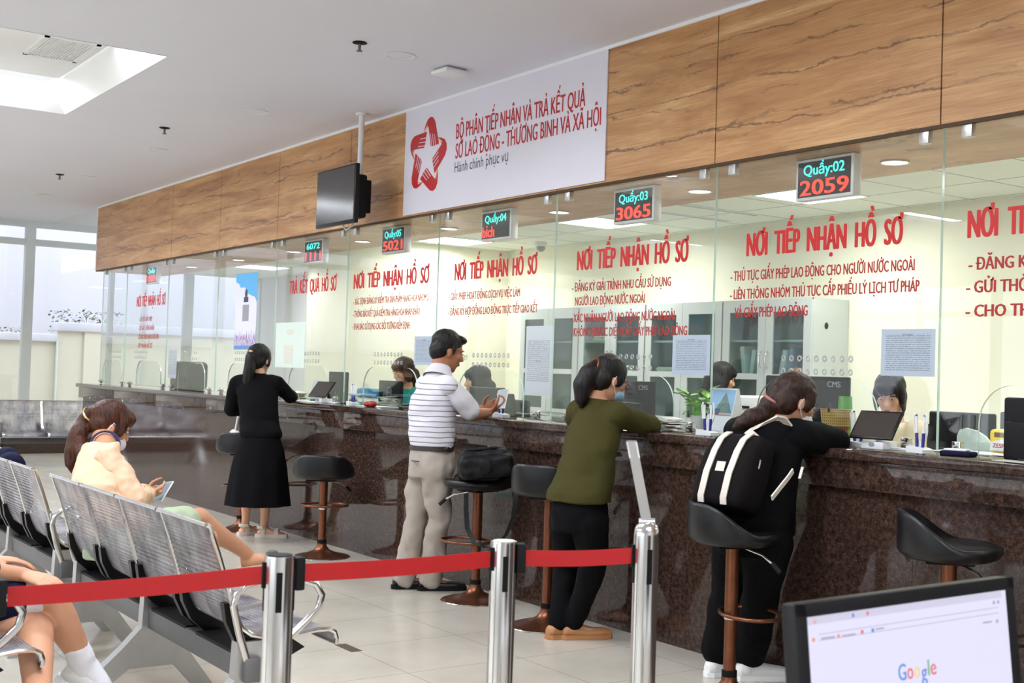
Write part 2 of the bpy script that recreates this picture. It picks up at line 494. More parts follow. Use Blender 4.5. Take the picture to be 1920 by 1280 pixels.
def perforated_mat():
    m_, nt, N, L, b = _new('perforated_steel')
    v = mapping_(N, L, (62, 62, 62)); s = N.new('ShaderNodeSeparateXYZ'); L.new(v, s.inputs[0])
    tc = N.new('ShaderNodeUVMap')
    def fr(o): return math_(N, L, 'SUBTRACT', math_(N, L, 'FRACT', math_(N, L, 'ADD', o, 500)), 0.5)
    uv = N.new('ShaderNodeSeparateXYZ'); L.new(tc.outputs[0], uv.inputs[0])
    du, dv = fr(math_(N, L, 'MULTIPLY', uv.outputs[0], 34)), fr(math_(N, L, 'MULTIPLY', uv.outputs[1], 72))
    d = math_(N, L, 'SQRT', math_(N, L, 'ADD', math_(N, L, 'MULTIPLY', du, du), math_(N, L, 'MULTIPLY', dv, dv)))
    hole = math_(N, L, 'MULTIPLY', math_(N, L, 'LESS_THAN', d, 0.22), 0.7)
    tone = ramp_(N, L, noise_(N, L, mapping_(N, L, (1, 1, 0.6)), 7, 5, 0.65), [(0.36, hexc(104, 100, 112)), (0.52, hexc(168, 166, 174)), (0.66, hexc(206, 206, 212))])  # random blotches: wear plus reflections painted into the steel colour
    c = mixc(N, L, 0.0, tone, tone)
    L.new(c, b.inputs['Base Color']); b.inputs['Metallic'].default_value = 0.6
    tr = N.new('ShaderNodeBsdfTransparent'); mx = N.new('ShaderNodeMixShader')
    L.new(math_(N, L, 'LESS_THAN', d, 0.32), mx.inputs[0]); L.new(b.outputs[0], mx.inputs[1]); L.new(tr.outputs[0], mx.inputs[2]); L.new(mx.outputs[0], N['Material Output'].inputs[0])   # real holes
    n = noise_(N, L, mapping_(N, L), 7, 4)
    L.new(ramp_(N, L, n, [(0.3, (0.28, 0.28, 0.28)), (0.7, (0.48, 0.48, 0.48))]), b.inputs['Roughness'])
    return m_
def polo_mat():
    m_, nt, N, L, b = _new('striped_polo_knit')
    v = mapping_(N, L); s = N.new('ShaderNodeSeparateXYZ'); L.new(v, s.inputs[0])
    z = math_(N, L, 'ADD', s.outputs[2], math_(N, L, 'MULTIPLY', noise_(N, L, v, 5, 2), 0.022))
    f = math_(N, L, 'FRACT', math_(N, L, 'MULTIPLY', math_(N, L, 'ADD', z, 10), 1 / 0.033))
    st = math_(N, L, 'LESS_THAN', f, 0.17)
    low = math_(N, L, 'LESS_THAN', s.outputs[2], 1.335)
    c = mixc(N, L, math_(N, L, 'MULTIPLY', math_(N, L, 'MULTIPLY', st, low), 0.85), hexc(216, 214, 222), hexc(86, 82, 102))
    L.new(c, b.inputs['Base Color']); b.inputs['Roughness'].default_value = 0.85
    return m_
def hair_mat(name, dark, light):
    m_, nt, N, L, b = _new(name)
    c = ramp_(N, L, noise_(N, L, mapping_(N, L, (60, 60, 7)), 2.0, 4, 0.7), [(0.35, hexc(*dark)), (0.7, hexc(*light))])
    L.new(c, b.inputs['Base Color']); b.inputs['Roughness'].default_value = 0.45; b.inputs['Specular IOR Level'].default_value = 0.3
    u = N.new('ShaderNodeBump'); u.inputs['Strength'].default_value = 0.7; u.inputs['Distance'].default_value = 0.006
    L.new(noise_(N, L, mapping_(N, L, (70, 70, 8)), 2.0, 3), u.inputs['Height']); L.new(u.outputs[0], b.inputs['Normal'])
    return m_
def print_mat(name, paper, ink, z0, pitch, wdt):
    """a sheet with lines of small print (object x across, z up)"""
    m_, nt, N, L, b = _new(name)
    v = mapping_(N, L); s = N.new('ShaderNodeSeparateXYZ'); L.new(v, s.inputs[0])
    f = math_(N, L, 'FRACT', math_(N, L, 'MULTIPLY', math_(N, L, 'ADD', s.outputs[2], 10), 1 / pitch))
    ln = math_(N, L, 'LESS_THAN', f, 0.42)
    wds = math_(N, L, 'GREATER_THAN', noise_(N, L, mapping_(N, L, (95, 1, 1.0 / pitch)), 1.6, 2), 0.46)
    inx = math_(N, L, 'LESS_THAN', math_(N, L, 'ABSOLUTE', s.outputs[0]), wdt)
    inz = math_(N, L, 'LESS_THAN', math_(N, L, 'ABSOLUTE', s.outputs[2]), z0)
    k = math_(N, L, 'MULTIPLY', math_(N, L, 'MULTIPLY', ln, wds), math_(N, L, 'MULTIPLY', inx, inz))
    c = mixc(N, L, math_(N, L, 'MULTIPLY', k, 0.6), hexc(*paper), hexc(*ink))
    L.new(c, b.inputs['Base Color']); b.inputs['Roughness'].default_value = 0.6
    tr = N.new('ShaderNodeBsdfTranslucent'); L.new(c, tr.inputs[0]); mx = N.new('ShaderNodeMixShader'); mx.inputs[0].default_value = 0.45
    L.new(b.outputs[0], mx.inputs[1]); L.new(tr.outputs[0], mx.inputs[2]); L.new(mx.outputs[0], N['Material Output'].inputs[0])
    return m_
def weave_mat():
    m_, nt, N, L, b = _new('woven_rattan')
    v = mapping_(N, L, (75, 75, 75)); s = N.new('ShaderNodeSeparateXYZ'); L.new(v, s.inputs[0])
    a = math_(N, L, 'SINE', math_(N, L, 'MULTIPLY', math_(N, L, 'ADD', s.outputs[0], s.outputs[1]), 6.0)); c_ = math_(N, L, 'SINE', math_(N, L, 'MULTIPLY', s.outputs[2], 6.0))
    hole = math_(N, L, 'MULTIPLY', math_(N, L, 'GREATER_THAN', a, 0.35), math_(N, L, 'GREATER_THAN', c_, 0.35))
    low = math_(N, L, 'LESS_THAN', s.outputs[2], 75 * 0.075)
    c = mixc(N, L, low, hexc(214, 176, 104), hexc(150, 84, 46))
    L.new(mixc(N, L, hole, c, hexc(84, 56, 28)), b.inputs['Base Color']); b.inputs['Roughness'].default_value = 0.6
    return m_
def poster_mat():
    """tall blue and white poster: sky blue head, pale field, coloured skyline at the foot"""
    m_, nt, N, L, b = _new('blue_poster_print')
    v = mapping_(N, L); s = N.new('ShaderNodeSeparateXYZ'); L.new(v, s.inputs[0])
    zz = math_(N, L, 'ADD', s.outputs[2], math_(N, L, 'MULTIPLY', s.outputs[0], 0.35))
    top = math_(N, L, 'GREATER_THAN', math_(N, L, 'ADD', zz, math_(N, L, 'MULTIPLY', noise_(N, L, v, 6, 3), 0.14)), 0.27)
    c = mixc(N, L, top, hexc(226, 226, 246), hexc(84, 176, 232))
    low = math_(N, L, 'LESS_THAN', math_(N, L, 'ADD', s.outputs[2], math_(N, L, 'MULTIPLY', noise_(N, L, mapping_(N, L, (16, 1, 0.1)), 2, 1), -0.34)), -0.40)
    sk = ramp_(N, L, noise_(N, L, mapping_(N, L, (22, 1, 9)), 2, 2), [(0.35, hexc(206, 96, 92)), (0.45, hexc(110, 130, 196)), (0.55, hexc(196, 206, 236)), (0.65, hexc(226, 150, 96))])
    c = mixc(N, L, low, c, sk)
    foot = math_(N, L, 'LESS_THAN', s.outputs[2], -0.335)
    c = mixc(N, L, foot, c, hexc(98, 140, 196))
    L.new(c, b.inputs['Base Color']); b.inputs['Roughness'].default_value = 0.4
    return m_

M = {}
M['floor'] = floor_mat(); M['wood'] = wood_mat(); M['granite'] = granite_mat()
M['glass'] = glass_mat('counter_glass'); M['window_glass'] = glass_mat('window_glass', (0.97, 0.99, 0.98), 1.45)
M['cab_glass'] = glass_mat('cabinet_glass', (0.80, 0.88, 0.87), 1.5); M['jar_glass'] = glass_mat('jar_glass', (0.93, 0.97, 0.95), 1.4)
M['glass_edge'] = mat('glass_edge', (206, 228, 218), 0.12, spec=0.8)
M['ceiling'] = mat('white_ceiling_paint', (222, 223, 234), 0.85, var=0.015, vscale=0.8)
M['wall'] = mat('cream_wall_paint', (238, 235, 216), 0.8, var=0.012, vscale=1.5)
M['white_wall'] = mat('white_wall_paint', (226, 225, 224), 0.8, var=0.02, vscale=1.2)
M['white_panel'] = mat('white_gloss_panel', (236, 238, 240), 0.4, var=0.01)
M['ceiling_tile'] = mat('mineral_ceiling_tile', (232, 236, 226), 0.85, var=0.015, vscale=3)
M['seam'] = mat('dark_joint_and_shade', (74, 52, 30), 0.7, var=0.05)
M['alu'] = mat('white_coated_aluminium', (206, 212, 212), 0.45, 0.1, var=0.02)
M['steel'] = mat('polished_steel', (214, 212, 210), 0.16, 1.0, var=0.02, vscale=20)
M['brushed'] = mat('brushed_steel', (196, 194, 192), 0.33, 1.0, bump=0.03, bscale=120, stretch=(1, 1, 0.05))
M['cast'] = mat('cast_aluminium', (196, 196, 196), 0.34, 0.9, var=0.05, vscale=12)
M['beam'] = mat('grey_painted_steel', (112, 112, 114), 0.45, 0.4, var=0.05, vscale=9)
M['perf'] = perforated_mat()
M['black'] = mat('black_plastic', (14, 14, 15), 0.38, var=0.08, vscale=30, spec=0.3)
M['blackm'] = mat('matt_black_plastic', (20, 20, 22), 0.6, var=0.08, vscale=30, spec=0.2)
M['leather'] = mat('black_leatherette', (14, 14, 16), 0.33, bump=0.12, bscale=220, var=0.06, vscale=12, spec=0.35)
M['bronze'] = mat('bronzed_steel', (120, 74, 52), 0.32, 0.85, var=0.14, vscale=26)
M['red_tape'] = mat('red_webbing', (178, 12, 18), 0.55, bump=0.06, bscale=400, var=0.05, vscale=16)
M['letters'] = mat('red_vinyl', (190, 14, 12), 0.5, var=0.03)
M['letters_small'] = mat('dark_red_vinyl', (160, 24, 20), 0.5, var=0.03)
M['banner'] = mat('white_banner_print', (222, 220, 232), 0.3, var=0.01)
M['banner_red'] = mat('red_banner_ink', (184, 14, 22), 0.4, var=0.03)
M['banner_dark'] = mat('navy_banner_ink', (48, 50, 66), 0.4, var=0.03)
M['flame'] = mat('orange_banner_ink', (240, 190, 120), 0.4, var=0.05)
M['screen_off'] = mat('dark_screen', (44, 42, 42), 0.12, var=0.04, spec=0.6)
M['tablet_screen'] = mat('brown_dark_screen', (52, 45, 40), 0.3, var=0.04)
M['cabinet'] = mat('grey_sheet_steel', (196, 203, 203), 0.5, 0.15, var=0.02, vscale=4)
M['shelf_dark'] = mat('cabinet_inside', (128, 148, 146), 0.7, var=0.06)
M['paper'] = mat('white_paper', (232, 233, 238), 0.7, var=0.02, vscale=20)
M['paper_old'] = mat('greyish_paper', (214, 214, 200), 0.75, var=0.06, vscale=30)
M['plate'] = mat('frosted_film', (214, 228, 218), 0.5, var=0.02)
M['white_plastic'] = mat('white_plastic', (228, 229, 230), 0.4, var=0.015)
M['grey_plastic'] = mat('grey_plastic', (150, 152, 156), 0.45, var=0.03)
M['navy_plastic'] = mat('navy_pen_plastic', (38, 40, 128), 0.35, var=0.05)
M['teal'] = mat('teal_cloth', (20, 128, 122), 0.85, bump=0.3, bscale=40, var=0.12, vscale=14)
M['blue_cloth'] = mat('blue_cloth', (36, 112, 150), 0.85, bump=0.3, bscale=40, var=0.12, vscale=14)
M['leaf'] = mat('pothos_leaf', (120, 178, 62), 0.4, var=0.22, vscale=22)
M['green_cup'] = mat('green_glaze', (92, 160, 70), 0.3, var=0.12, vscale=30)
M['rattan'] = weave_mat()
M['yellow'] = mat('yellow_package', (242, 200, 24), 0.4, var=0.03)
M['orange'] = mat('orange_folder', (232, 140, 70), 0.6, var=0.05)
M['fence'] = mat('cream_render', (214, 208, 194), 0.85, var=0.03, vscale=1.5)
M['concrete'] = mat('pale_weathered_concrete', (205, 203, 216), 0.9, var=0.05, vscale=0.9, stretch=(1, 2.2, 0.25))
M['hedge'] = mat('hedge_leaf', (70, 84, 54), 0.7, var=0.3, vscale=9)
M['pave'] = mat('outdoor_paving', (176, 170, 160), 0.85, var=0.06, vscale=2)
M['sticker'] = mat('dark_floor_sticker', (72, 60, 48), 0.6, var=0.1)
M['rubber'] = mat('black_rubber', (12, 12, 12), 0.7, var=0.1, spec=0.2)
M['led_cyan'] = emit('cyan_led', (60, 232, 214), 2.4)
M['led_red'] = emit('red_led', (255, 50, 28), 2.6)
M['led_back'] = mat('led_matrix_black', (22, 20, 24), 0.5, var=0.1, vscale=80)
M['lamp'] = emit('lit_diffuser', (250, 255, 250), 5.0)
M['coffer_lamp'] = emit('lit_coffer_film', (255, 255, 255), 1.2)
M['browser'] = emit('lit_screen', (222, 220, 244), 0.98)
M['browser_bar'] = emit('lit_screen_bar', (206, 204, 226), 0.95)
def scr(n, c): M[n] = emit('lit_' + n, c, 0.95)
scr('g_blue', (96, 140, 220)); scr('g_red', (226, 110, 120)); scr('g_yellow', (240, 210, 140)); scr('g_green', (120, 186, 140)); scr('g_orange', (236, 150, 110)); scr('g_grey', (170, 168, 196))
M['skin'] = mat('light_skin', (198, 144, 112), 0.55, var=0.06, vscale=14)
M['skin_tan'] = mat('tanned_skin', (164, 106, 76), 0.5, var=0.07, vscale=14)
M['skin_pale'] = mat('pale_skin', (212, 162, 132), 0.55, var=0.05, vscale=12)
M['hair_black'] = hair_mat('black_hair', (6, 5, 5), (24, 18, 16))
M['hair_brown'] = hair_mat('dark_brown_hair', (14, 8, 6), (70, 40, 26))
M['hair_auburn'] = hair_mat('auburn_hair', (20, 10, 7), (98, 52, 30))
M['knit_black'] = mat('black_knit', (10, 10, 12), 0.9, bump=0.2, bscale=90, var=0.1, vscale=12, spec=0.12)
M['black_cloth'] = mat('black_cotton', (8, 8, 10), 0.88, bump=0.15, bscale=70, var=0.1, vscale=10, spec=0.12)
M['green_knit'] = mat('olive_green_knit', (62, 58, 28), 0.9, bump=0.15, bscale=110, var=0.07, vscale=8, spec=0.15)
M['polo'] = polo_mat(); M['polo_plain'] = mat('white_polo_knit', (216, 214, 222), 0.85, bump=0.08, bscale=120, var=0.02)
M['khaki'] = mat('grey_beige_chino', (164, 154, 144), 0.85, bump=0.1, bscale=60, var=0.05, vscale=9)
M['belt'] = mat('dark_brown_leather_belt', (46, 34, 30), 0.4, var=0.1)
M['beige_jacket'] = mat('light_peach_jacket', (226, 190, 158), 0.85, bump=0.1, bscale=70, var=0.04, vscale=6)
M['mint'] = mat('mint_green_skirt', (172, 188, 158), 0.85, var=0.05, vscale=12)
M['plaid'] = mat('blue_plaid_scarf', (112, 126, 196), 0.85, var=0.3, vscale=60)
M['mask'] = mat('white_mask', (226, 226, 230), 0.7, var=0.02)
M['blue_mask'] = mat('light_blue_mask', (150, 188, 216), 0.7, var=0.03)
M['sneaker'] = mat('white_sneaker', (224, 224, 222), 0.55, var=0.03)
M['sandal'] = mat('cream_sandal', (206, 196, 184), 0.6, var=0.04)
M['tan_shoe'] = mat('tan_leather_shoe', (170, 118, 74), 0.5, var=0.07)
M['black_shoe'] = mat('black_leather_shoe', (10, 10, 11), 0.35, var=0.1, spec=0.4)
M['olive_sandal'] = mat('olive_sandal_strap', (92, 98, 84), 0.7, var=0.1)
M['navy'] = mat('navy_cloth', (18, 20, 46), 0.85, bump=0.12, bscale=60, var=0.1, spec=0.2)
M['staff_shirt'] = mat('pale_shirt', (214, 200, 168), 0.85, var=0.04)
M['canvas_white'] = mat('offwhite_webbing', (218, 208, 196), 0.8, bump=0.1, bscale=160, var=0.03)
M['canvas_black'] = mat('black_canvas', (18, 14, 15), 0.85, bump=0.15, bscale=180, var=0.1, vscale=20, spec=0.15)
M['nylon'] = mat('black_nylon', (10, 10, 12), 0.5, bump=0.15, bscale=160, var=0.1, vscale=20, spec=0.2)
M['eye_white'] = mat('eye_white', (210, 205, 200), 0.4, var=0.02); M['lip'] = mat('lip', (176, 102, 92), 0.5, var=0.05)
M['lens'] = glass_mat('spectacle_lens', (0.95, 0.97, 0.97), 1.4)
M['gold'] = mat('gold_wire', (190, 160, 110), 0.3, 0.9, var=0.03)
M['phone_ui'] = emit('lit_phone_screen', (190, 206, 214), 0.7)
M['phone_ui2'] = emit('lit_blue_phone_screen', (96, 130, 150), 0.6)
M['phone'] = mat('white_phone_case', (226, 220, 214), 0.35, var=0.02)
# ---------------------------------------------------------------- the room shell
X_L = X_WIN; Y_NB = 8.05
b = MB(); b.span((X_L - 0.3, Y_OPP - 0.3, -0.12), (X_NEAR + 0.3, Y_NB, 0)); struct('floor', b, M['floor'], None)
# hall ceiling, open where the coffers are let in
CW, CD = 1.285, 1.25
b = MB()
xs = sorted({X_L - 0.3, X_NEAR + 0.3} | {q[0] + s * CW for q in COFFERS for s in (-1, 1)})
ys = sorted({Y_OPP - 0.3, Y_WOOD + 0.02} | {q[1] + s * CD for q in COFFERS for s in (-1, 1)})
for i in range(len(xs) - 1):
    for j in range(len(ys) - 1):
        cx, cy_ = (xs[i] + xs[i + 1]) / 2, (ys[j] + ys[j + 1]) / 2
        if any(abs(cx - q[0]) < CW and abs(cy_ - q[1]) < CD for q in COFFERS): continue
        b.span((xs[i], ys[j], Z_CEIL), (xs[i + 1], ys[j + 1], Z_CEIL + 0.03))
struct('ceiling', b, M['ceiling'], None)
b = MB(); b.span((X_L - 0.3, Y_OPP - 0.3, Z_CEIL + 0.55), (X_NEAR + 0.3, Y_NB, Z_CEIL + 0.65)); struct('ceiling_slab', b, M['ceiling'], None)
# staff ceiling with a grid of tiles
b = MB(); b.span((X_L - 0.1, 5.40, Z_STAFF), (X_NEAR + 0.2, Y_BACK + 0.1, Z_STAFF + 0.03))
b.mi = 1
x = -17.6
while x < X_NEAR:
    b.span((x - 0.004, 5.44, Z_STAFF - 0.0015), (x + 0.004, Y_BACK, Z_STAFF)); x += 0.617
for y in (5.96, 6.577, 7.194, 7.81): b.span((X_L, y - 0.004, Z_STAFF - 0.0015), (X_NEAR, y + 0.004, Z_STAFF))
struct('ceiling_staff', b, [M['ceiling_tile'], M['grey_plastic']], None)
# walls
b = MB(); b.span((X_PART, Y_BACK, 0), (X_NEAR + 0.2, Y_BACK + 0.15, 3.0)); struct('wall_back', b, M['wall'], None)
b = MB(); b.span((X_PART - 0.12, 5.45, 0), (X_PART, Y_BACK + 0.15, Z_STAFF + 0.02)); struct('wall_left', b, M['wall'], None)
b = MB(); b.span((X_L, Y_BACK, 0), (X_PART - 0.12, Y_BACK + 0.15, 3.0)); struct('wall_rear', b, M['white_wall'], None)
b = MB(); b.span((X_NEAR, Y_OPP - 0.3, 0), (X_NEAR + 0.2, Y_NB, Z_CEIL + 0.6)); struct('wall_right', b, M['white_wall'], None)
# end wall of glass with white mullions
def curtain(name, P0, du, n, pitch, z0, z1, ztr, dep, cols):
    """P0: start on the floor, du: unit direction, dep: depth vector; part of the room shell"""
    dn = V(dep).normalized()
    mb = MB()
    for i in range(n + 1):
        wdt = 0.13 if i in cols else 0.06
        c = V(P0) + V(du) * (i * pitch)
        a = c - V(du) * wdt / 2 - V(dep) / 2; e = c + V(du) * wdt / 2 + V(dep) / 2
        mb.span((a.x, a.y, z0), (e.x, e.y, z1))
    L_ = n * pitch
    for z, t in ((z0, 0.09), (ztr, 0.09), (z1, 0.10)):
        a = V(P0) - V(dep) * 0.45; e = V(P0) + V(du) * L_ + V(dep) * 0.45
        mb.span((a.x, a.y, z - t / 2), (e.x, e.y, z + t / 2))
    o = struct(name, mb, M['alu'], 30)
    g = MB(); a = V(P0) - dn * 0.004; e = V(P0) + V(du) * L_ + dn * 0.004
    g.span((a.x, a.y, z0), (e.x, e.y, z1))
    p = g.build('window_pane', M['window_glass'], o, angle=None)
    return o
curtain('window_1', (X_L, -6.28, 0), (0, 1, 0), 12, 1.18, 0.22, Z_CEIL - 0.03, 3.10, (0.13, 0, 0), (1, 3, 5, 7, 9, 11))
b = MB(); b.span((X_L - 0.14, Y_OPP, 0), (X_L + 0.10, Y_NB, 0.19)); struct('baseboard_end', b, M['granite'], None)
b = MB(); b.span((X_L - 0.15, Y_OPP - 0.3, 0), (X_L + 0.1, -6.2, Z_CEIL + 0.6)); b.span((X_L - 0.15, Y_OPP - 0.3, Z_CEIL), (X_L + 0.05, Y_NB, Z_CEIL + 0.6)); struct('wall_end', b, M['white_wall'], None)
# the front of the hall, behind the camera: wall with a wide window band
curtain('window_2', (-15.0, Y_OPP, 0), (1, 0, 0), 12, 1.5, 0.45, 3.05, 2.55, (0, 0.13, 0), (0, 2, 4, 6, 8, 10, 12))
b = MB()
b.span((X_L, Y_OPP - 0.2, 0), (X_NEAR, Y_OPP, 0.40)); b.span((X_L, Y_OPP - 0.2, 3.10), (X_NEAR, Y_OPP, Z_CEIL + 0.6))
b.span((X_L, Y_OPP - 0.2, 0.3), (-15.05, Y_OPP, 3.2)); b.span((3.0 - 0.05, Y_OPP - 0.2, 0.3), (X_NEAR, Y_OPP, 3.2))
struct('wall_front', b, M['white_wall'], None)

# wood fascia over the counter: panels with dark joints, and its soffit
FX0 = -17.17
seams = [FX0, -14.17, -12.66, -11.16, -9.65, -8.14, -6.62, -5.11, -3.60, -2.09, -0.58, 0.93, X_NEAR]
b = MB()
for a, e in zip(seams, seams[1:]):
    b.span((a + 0.004, Y_WOOD, Z_WOOD + 0.012), (e - 0.004, Y_WOOD + 0.012, Z_CEIL - 0.02))
b.span((FX0, Y_WOOD + 0.04, Z_WOOD), (X_NEAR, 5.44, Z_WOOD + 0.012))
b.span((FX0 - 0.01, Y_WOOD + 0.001, Z_WOOD + 0.01), (FX0 + 0.0, 5.44, Z_CEIL - 0.02))
b.mi = 1
b.span((FX0 + 0.005, Y_WOOD + 0.012, Z_WOOD + 0.012), (X_NEAR, Y_WOOD + 0.03, Z_CEIL - 0.02))
b.span((FX0, Y_WOOD + 0.001, Z_WOOD - 0.004), (X_NEAR, Y_WOOD + 0.016, Z_WOOD + 0.012))  # dark strip stands in for the shading along the fascia's bottom edge
b.span((FX0, 5.42, Z_WOOD + 0.012), (X_NEAR, 5.44, Z_CEIL))
struct('trim_1', b, [M['wood'], M['seam']], None)
b = MB(); b.span((FX0 - 0.012, Y_WOOD - 0.012, Z_CEIL - 0.02), (X_NEAR, Y_WOOD + 0.04, Z_CEIL)); b.span((FX0 - 0.03, Y_WOOD - 0.004, Z_WOOD), (FX0 - 0.01, Y_WOOD + 0.03, Z_CEIL))
struct('trim_2', b, M['white_panel'], None)
b = MB(); b.span((FX0, 5.43, Z_STAFF - 0.03), (X_NEAR, 5.46, Z_STAFF + 0.005)); struct('trim_3', b, M['white_panel'], None)

# coffers: sloped white sides, lit film above, hung centre panel with an air grille
def coffer(cx, cy_, label, seen):
    t = thing('ceiling_coffer', label, 'ceiling light', (cx, cy_, Z_CEIL), 'lit coffers in the hall ceiling')
    b = MB()
    o = [(-CW, -CD), (CW, -CD), (CW, CD), (-CW, CD)]; i_ = [(x * 0.84, y * 0.86) for x, y in o]
    lo = [V((x, y, -0.004)) for x, y in o]; li = [V((x * 0.995, y * 0.995, 0.0)) for x, y in o]; hi = [V((x, y, 0.16)) for x, y in i_]
    for k in range(4):
        k2 = (k + 1) % 4
        b.quad(lo[k], lo[k2], hi[k2], hi[k])
        b.quad(hi[k], hi[k2], hi[k2] + V((0, 0, 0.16)), hi[k] + V((0, 0, 0.16)))
    b.build('coffer_side', M['white_panel'], t, angle=None)
    b = MB(); b.span((-CW * 0.9, -CD * 0.9, 0.30), (CW * 0.9, CD * 0.9, 0.31)); b.build('light_film', M['coffer_lamp'], t, angle=None)
    b = MB(); b.box((0, 0.02, 0.17), (1.44, 2.08, 0.02), bev=0.006); b.build('centre_panel', M['white_panel'], t)
    if seen:
        g = thing('air_grille', 'x', 'x', (0.29, 0.83, 0.155)); del g['label'], g['category']; g.parent = t
        b = MB()
        for s in (-1, 1):
            b.box((s * 0.315, 0, 0), (0.03, 0.36, 0.012)); b.box((0, s * 0.165, 0), (0.66, 0.03, 0.012))
        b.build('grille_frame', M['white_plastic'], g)
        b = MB()
        for k in range(16): b.box((0, -0.15 + k * 0.02, 0.0), (0.60, 0.007, 0.006))
        b.build('slat', M['white_plastic'], g)
        b = MB(); b.box((0, 0, 0.008), (0.6, 0.32, 0.004)); b.build('duct', M['rubber'], g)
for k, q in enumerate(COFFERS):
    coffer(q[0], q[1], ['square lit ceiling coffer at the far end of the hall, touching the left edge', 'large bright ceiling coffer with an air grille, at the upper left'][k] if k < 2 else
           'lit ceiling coffer outside the photo, mirrored in the counter glass', k == 1)
# ---------------------------------------------------------------- outside the end window
b = MB(); b.span((-40, -20, -0.25), (X_L - 0.2, 25, -0.12)); struct('ground_outside', b, M['pave'], None)
b = MB(); b.span((-28.6, -25, -0.12), (-28.0, 30, 9.0))
o = b.build('outside_building', M['concrete'], None, origin=(-28.3, 2, -0.12), angle=None); tag(o, 'tall pale weathered concrete wall of the neighbouring building, seen through the end window', 'building')
t = thing('fence_wall', 'cream rendered garden wall with a coping, outside the end window', 'wall', (-24.1, 4, -0.12), world=True)
b = MB(); b.span((-24.2, -18, -0.12), (-24.0, 5.74, 1.70)); b.build('low_wall', M['fence'], t, angle=None)
b = MB(); b.span((-24.3, -18, 1.70), (-23.9, 5.74, 1.84), bev=0.02); b.build('coping', M['concrete'], t)
b = MB(); b.span((-24.25, 5.74, -0.12), (-23.95, 20, 1.90)); b.span((-23.98, 6.20, -0.12), (-23.9, 6.5, 1.90)); b.build('high_wall', M['fence'], t, angle=None)
b = MB(); b.span((-24.35, 5.72, 1.90), (-23.85, 20, 2.06), bev=0.02); b.build('high_coping', M['concrete'], t)
b = MB(); b.cyl((-23.9, 5.735, 0), (-23.9, 5.735, 1.75), 0.02, n=8); b.build('drain_pipe', M['alu'], t)
def shrub(name, label, c, sx, sy, sz, n, seed):
    rnd = random.Random(seed)
    mb = MB()
    for i in range(n):
        u, v, w_ = rnd.uniform(-1, 1), rnd.uniform(-1, 1), rnd.uniform(-1, 1)
        p = V(c) + V((u * sx, v * sy, w_ * sz)); r = 0.03 + rnd.random() * 0.035
        a = rnd.uniform(0, 2 * pi); d = V((cos(a), sin(a), rnd.uniform(-0.4, 0.8))).normalized(); q = d.cross(V((0, 0, 1))).normalized()
        mb.quad(p, p + d * r + q * r * 0.45, p + d * 2 * r, p + d * r - q * r * 0.45)
    o = mb.build(name, M['hedge'], None, origin=(c[0], c[1], c[2] - sz), angle=None); tag(o, label, 'plant'); return o
shrub('ivy_shrub', 'dark leafy shrub on top of the higher cream garden wall, behind the wire loops', (-24.85, 6.45, 1.10), 0.20, 0.62, 1.20, 2600, 3)
shrub('low_hedge', 'thin grey green hedge along the top of the lower garden wall', (-24.85, 4.1, 0.93), 0.22, 1.30, 1.03, 3000, 4)
b = MB()
for k in range(5):
    y = 5.85 + k * 0.28; b.tube([(-24.1, y + 0.13 * cos(q) - 0.0, 2.06 + 0.17 * sin(q)) for q in [i / 10 * pi for i in range(11)]], 0.01, 6)
for y in [-2 + i * 0.25 for i in range(30)]:
    pass
b.build('wire_loops', M['alu'], t)
# ---------------------------------------------------------------- counter and glass screens
t = thing('service_counter', 'long dark brown polished granite service counter under the glass screens', 'counter', (X_END, Y_PANEL, 0), world=True)
XR = X_NEAR - 0.02
b = MB(); b.span((X_END, 4.225, 1.055), (XR, 4.95, Z_TOP), bev=0.006); b.build('worktop', M['granite'], t)
b = MB()
e = [X_END + 0.06] + [X_END + 0.06 + 1.52 * k for k in range(1, 13)] + [XR]
for x0, x1 in zip(e, e[1:]): b.span((x0 + 0.001, 4.25, 0.925), (x1 - 0.001, 4.36, 1.055), bev=0.004)
b.build('apron', M['granite'], t)
b = MB()
e = [X_END + 0.12] + [X_END + 0.5 + 0.79 * k for k in range(0, 23)] + [XR]
for x0, x1 in zip(e, e[1:]):
    if x1 > x0: b.span((x0 + 0.0012, Y_PANEL, 0.0), (x1 - 0.0012, Y_PANEL + 0.03, 0.925))
b.span((X_END + 0.12, Y_PANEL + 0.028, 0), (X_END + 0.16, 4.9, 1.05)); b.build('front_panel', M['granite'], t)
b = MB(); b.span((X_END + 0.14, Y_PANEL + 0.031, 0.0), (XR, Y_PANEL + 0.036, 0.93)); b.span((X_END + 0.14, 4.36, 0.93), (XR, 4.9, 1.05)); b.build('carcass', M['seam'], t)
b = MB(); b.span((X_END + 0.2, 4.96, 0.72), (XR, 5.42, 0.75), bev=0.004); b.span((X_END + 0.2, 4.97, 0), (XR, 4.99, 0.72)); b.build('staff_desk', M['white_plastic'], t)

GS = [-17.15, -15.87, -14.30, -12.72, -11.21, -9.69, -8.17, -6.65, -5.12, -3.60, -2.07, -0.54, 0.99, 2.52]
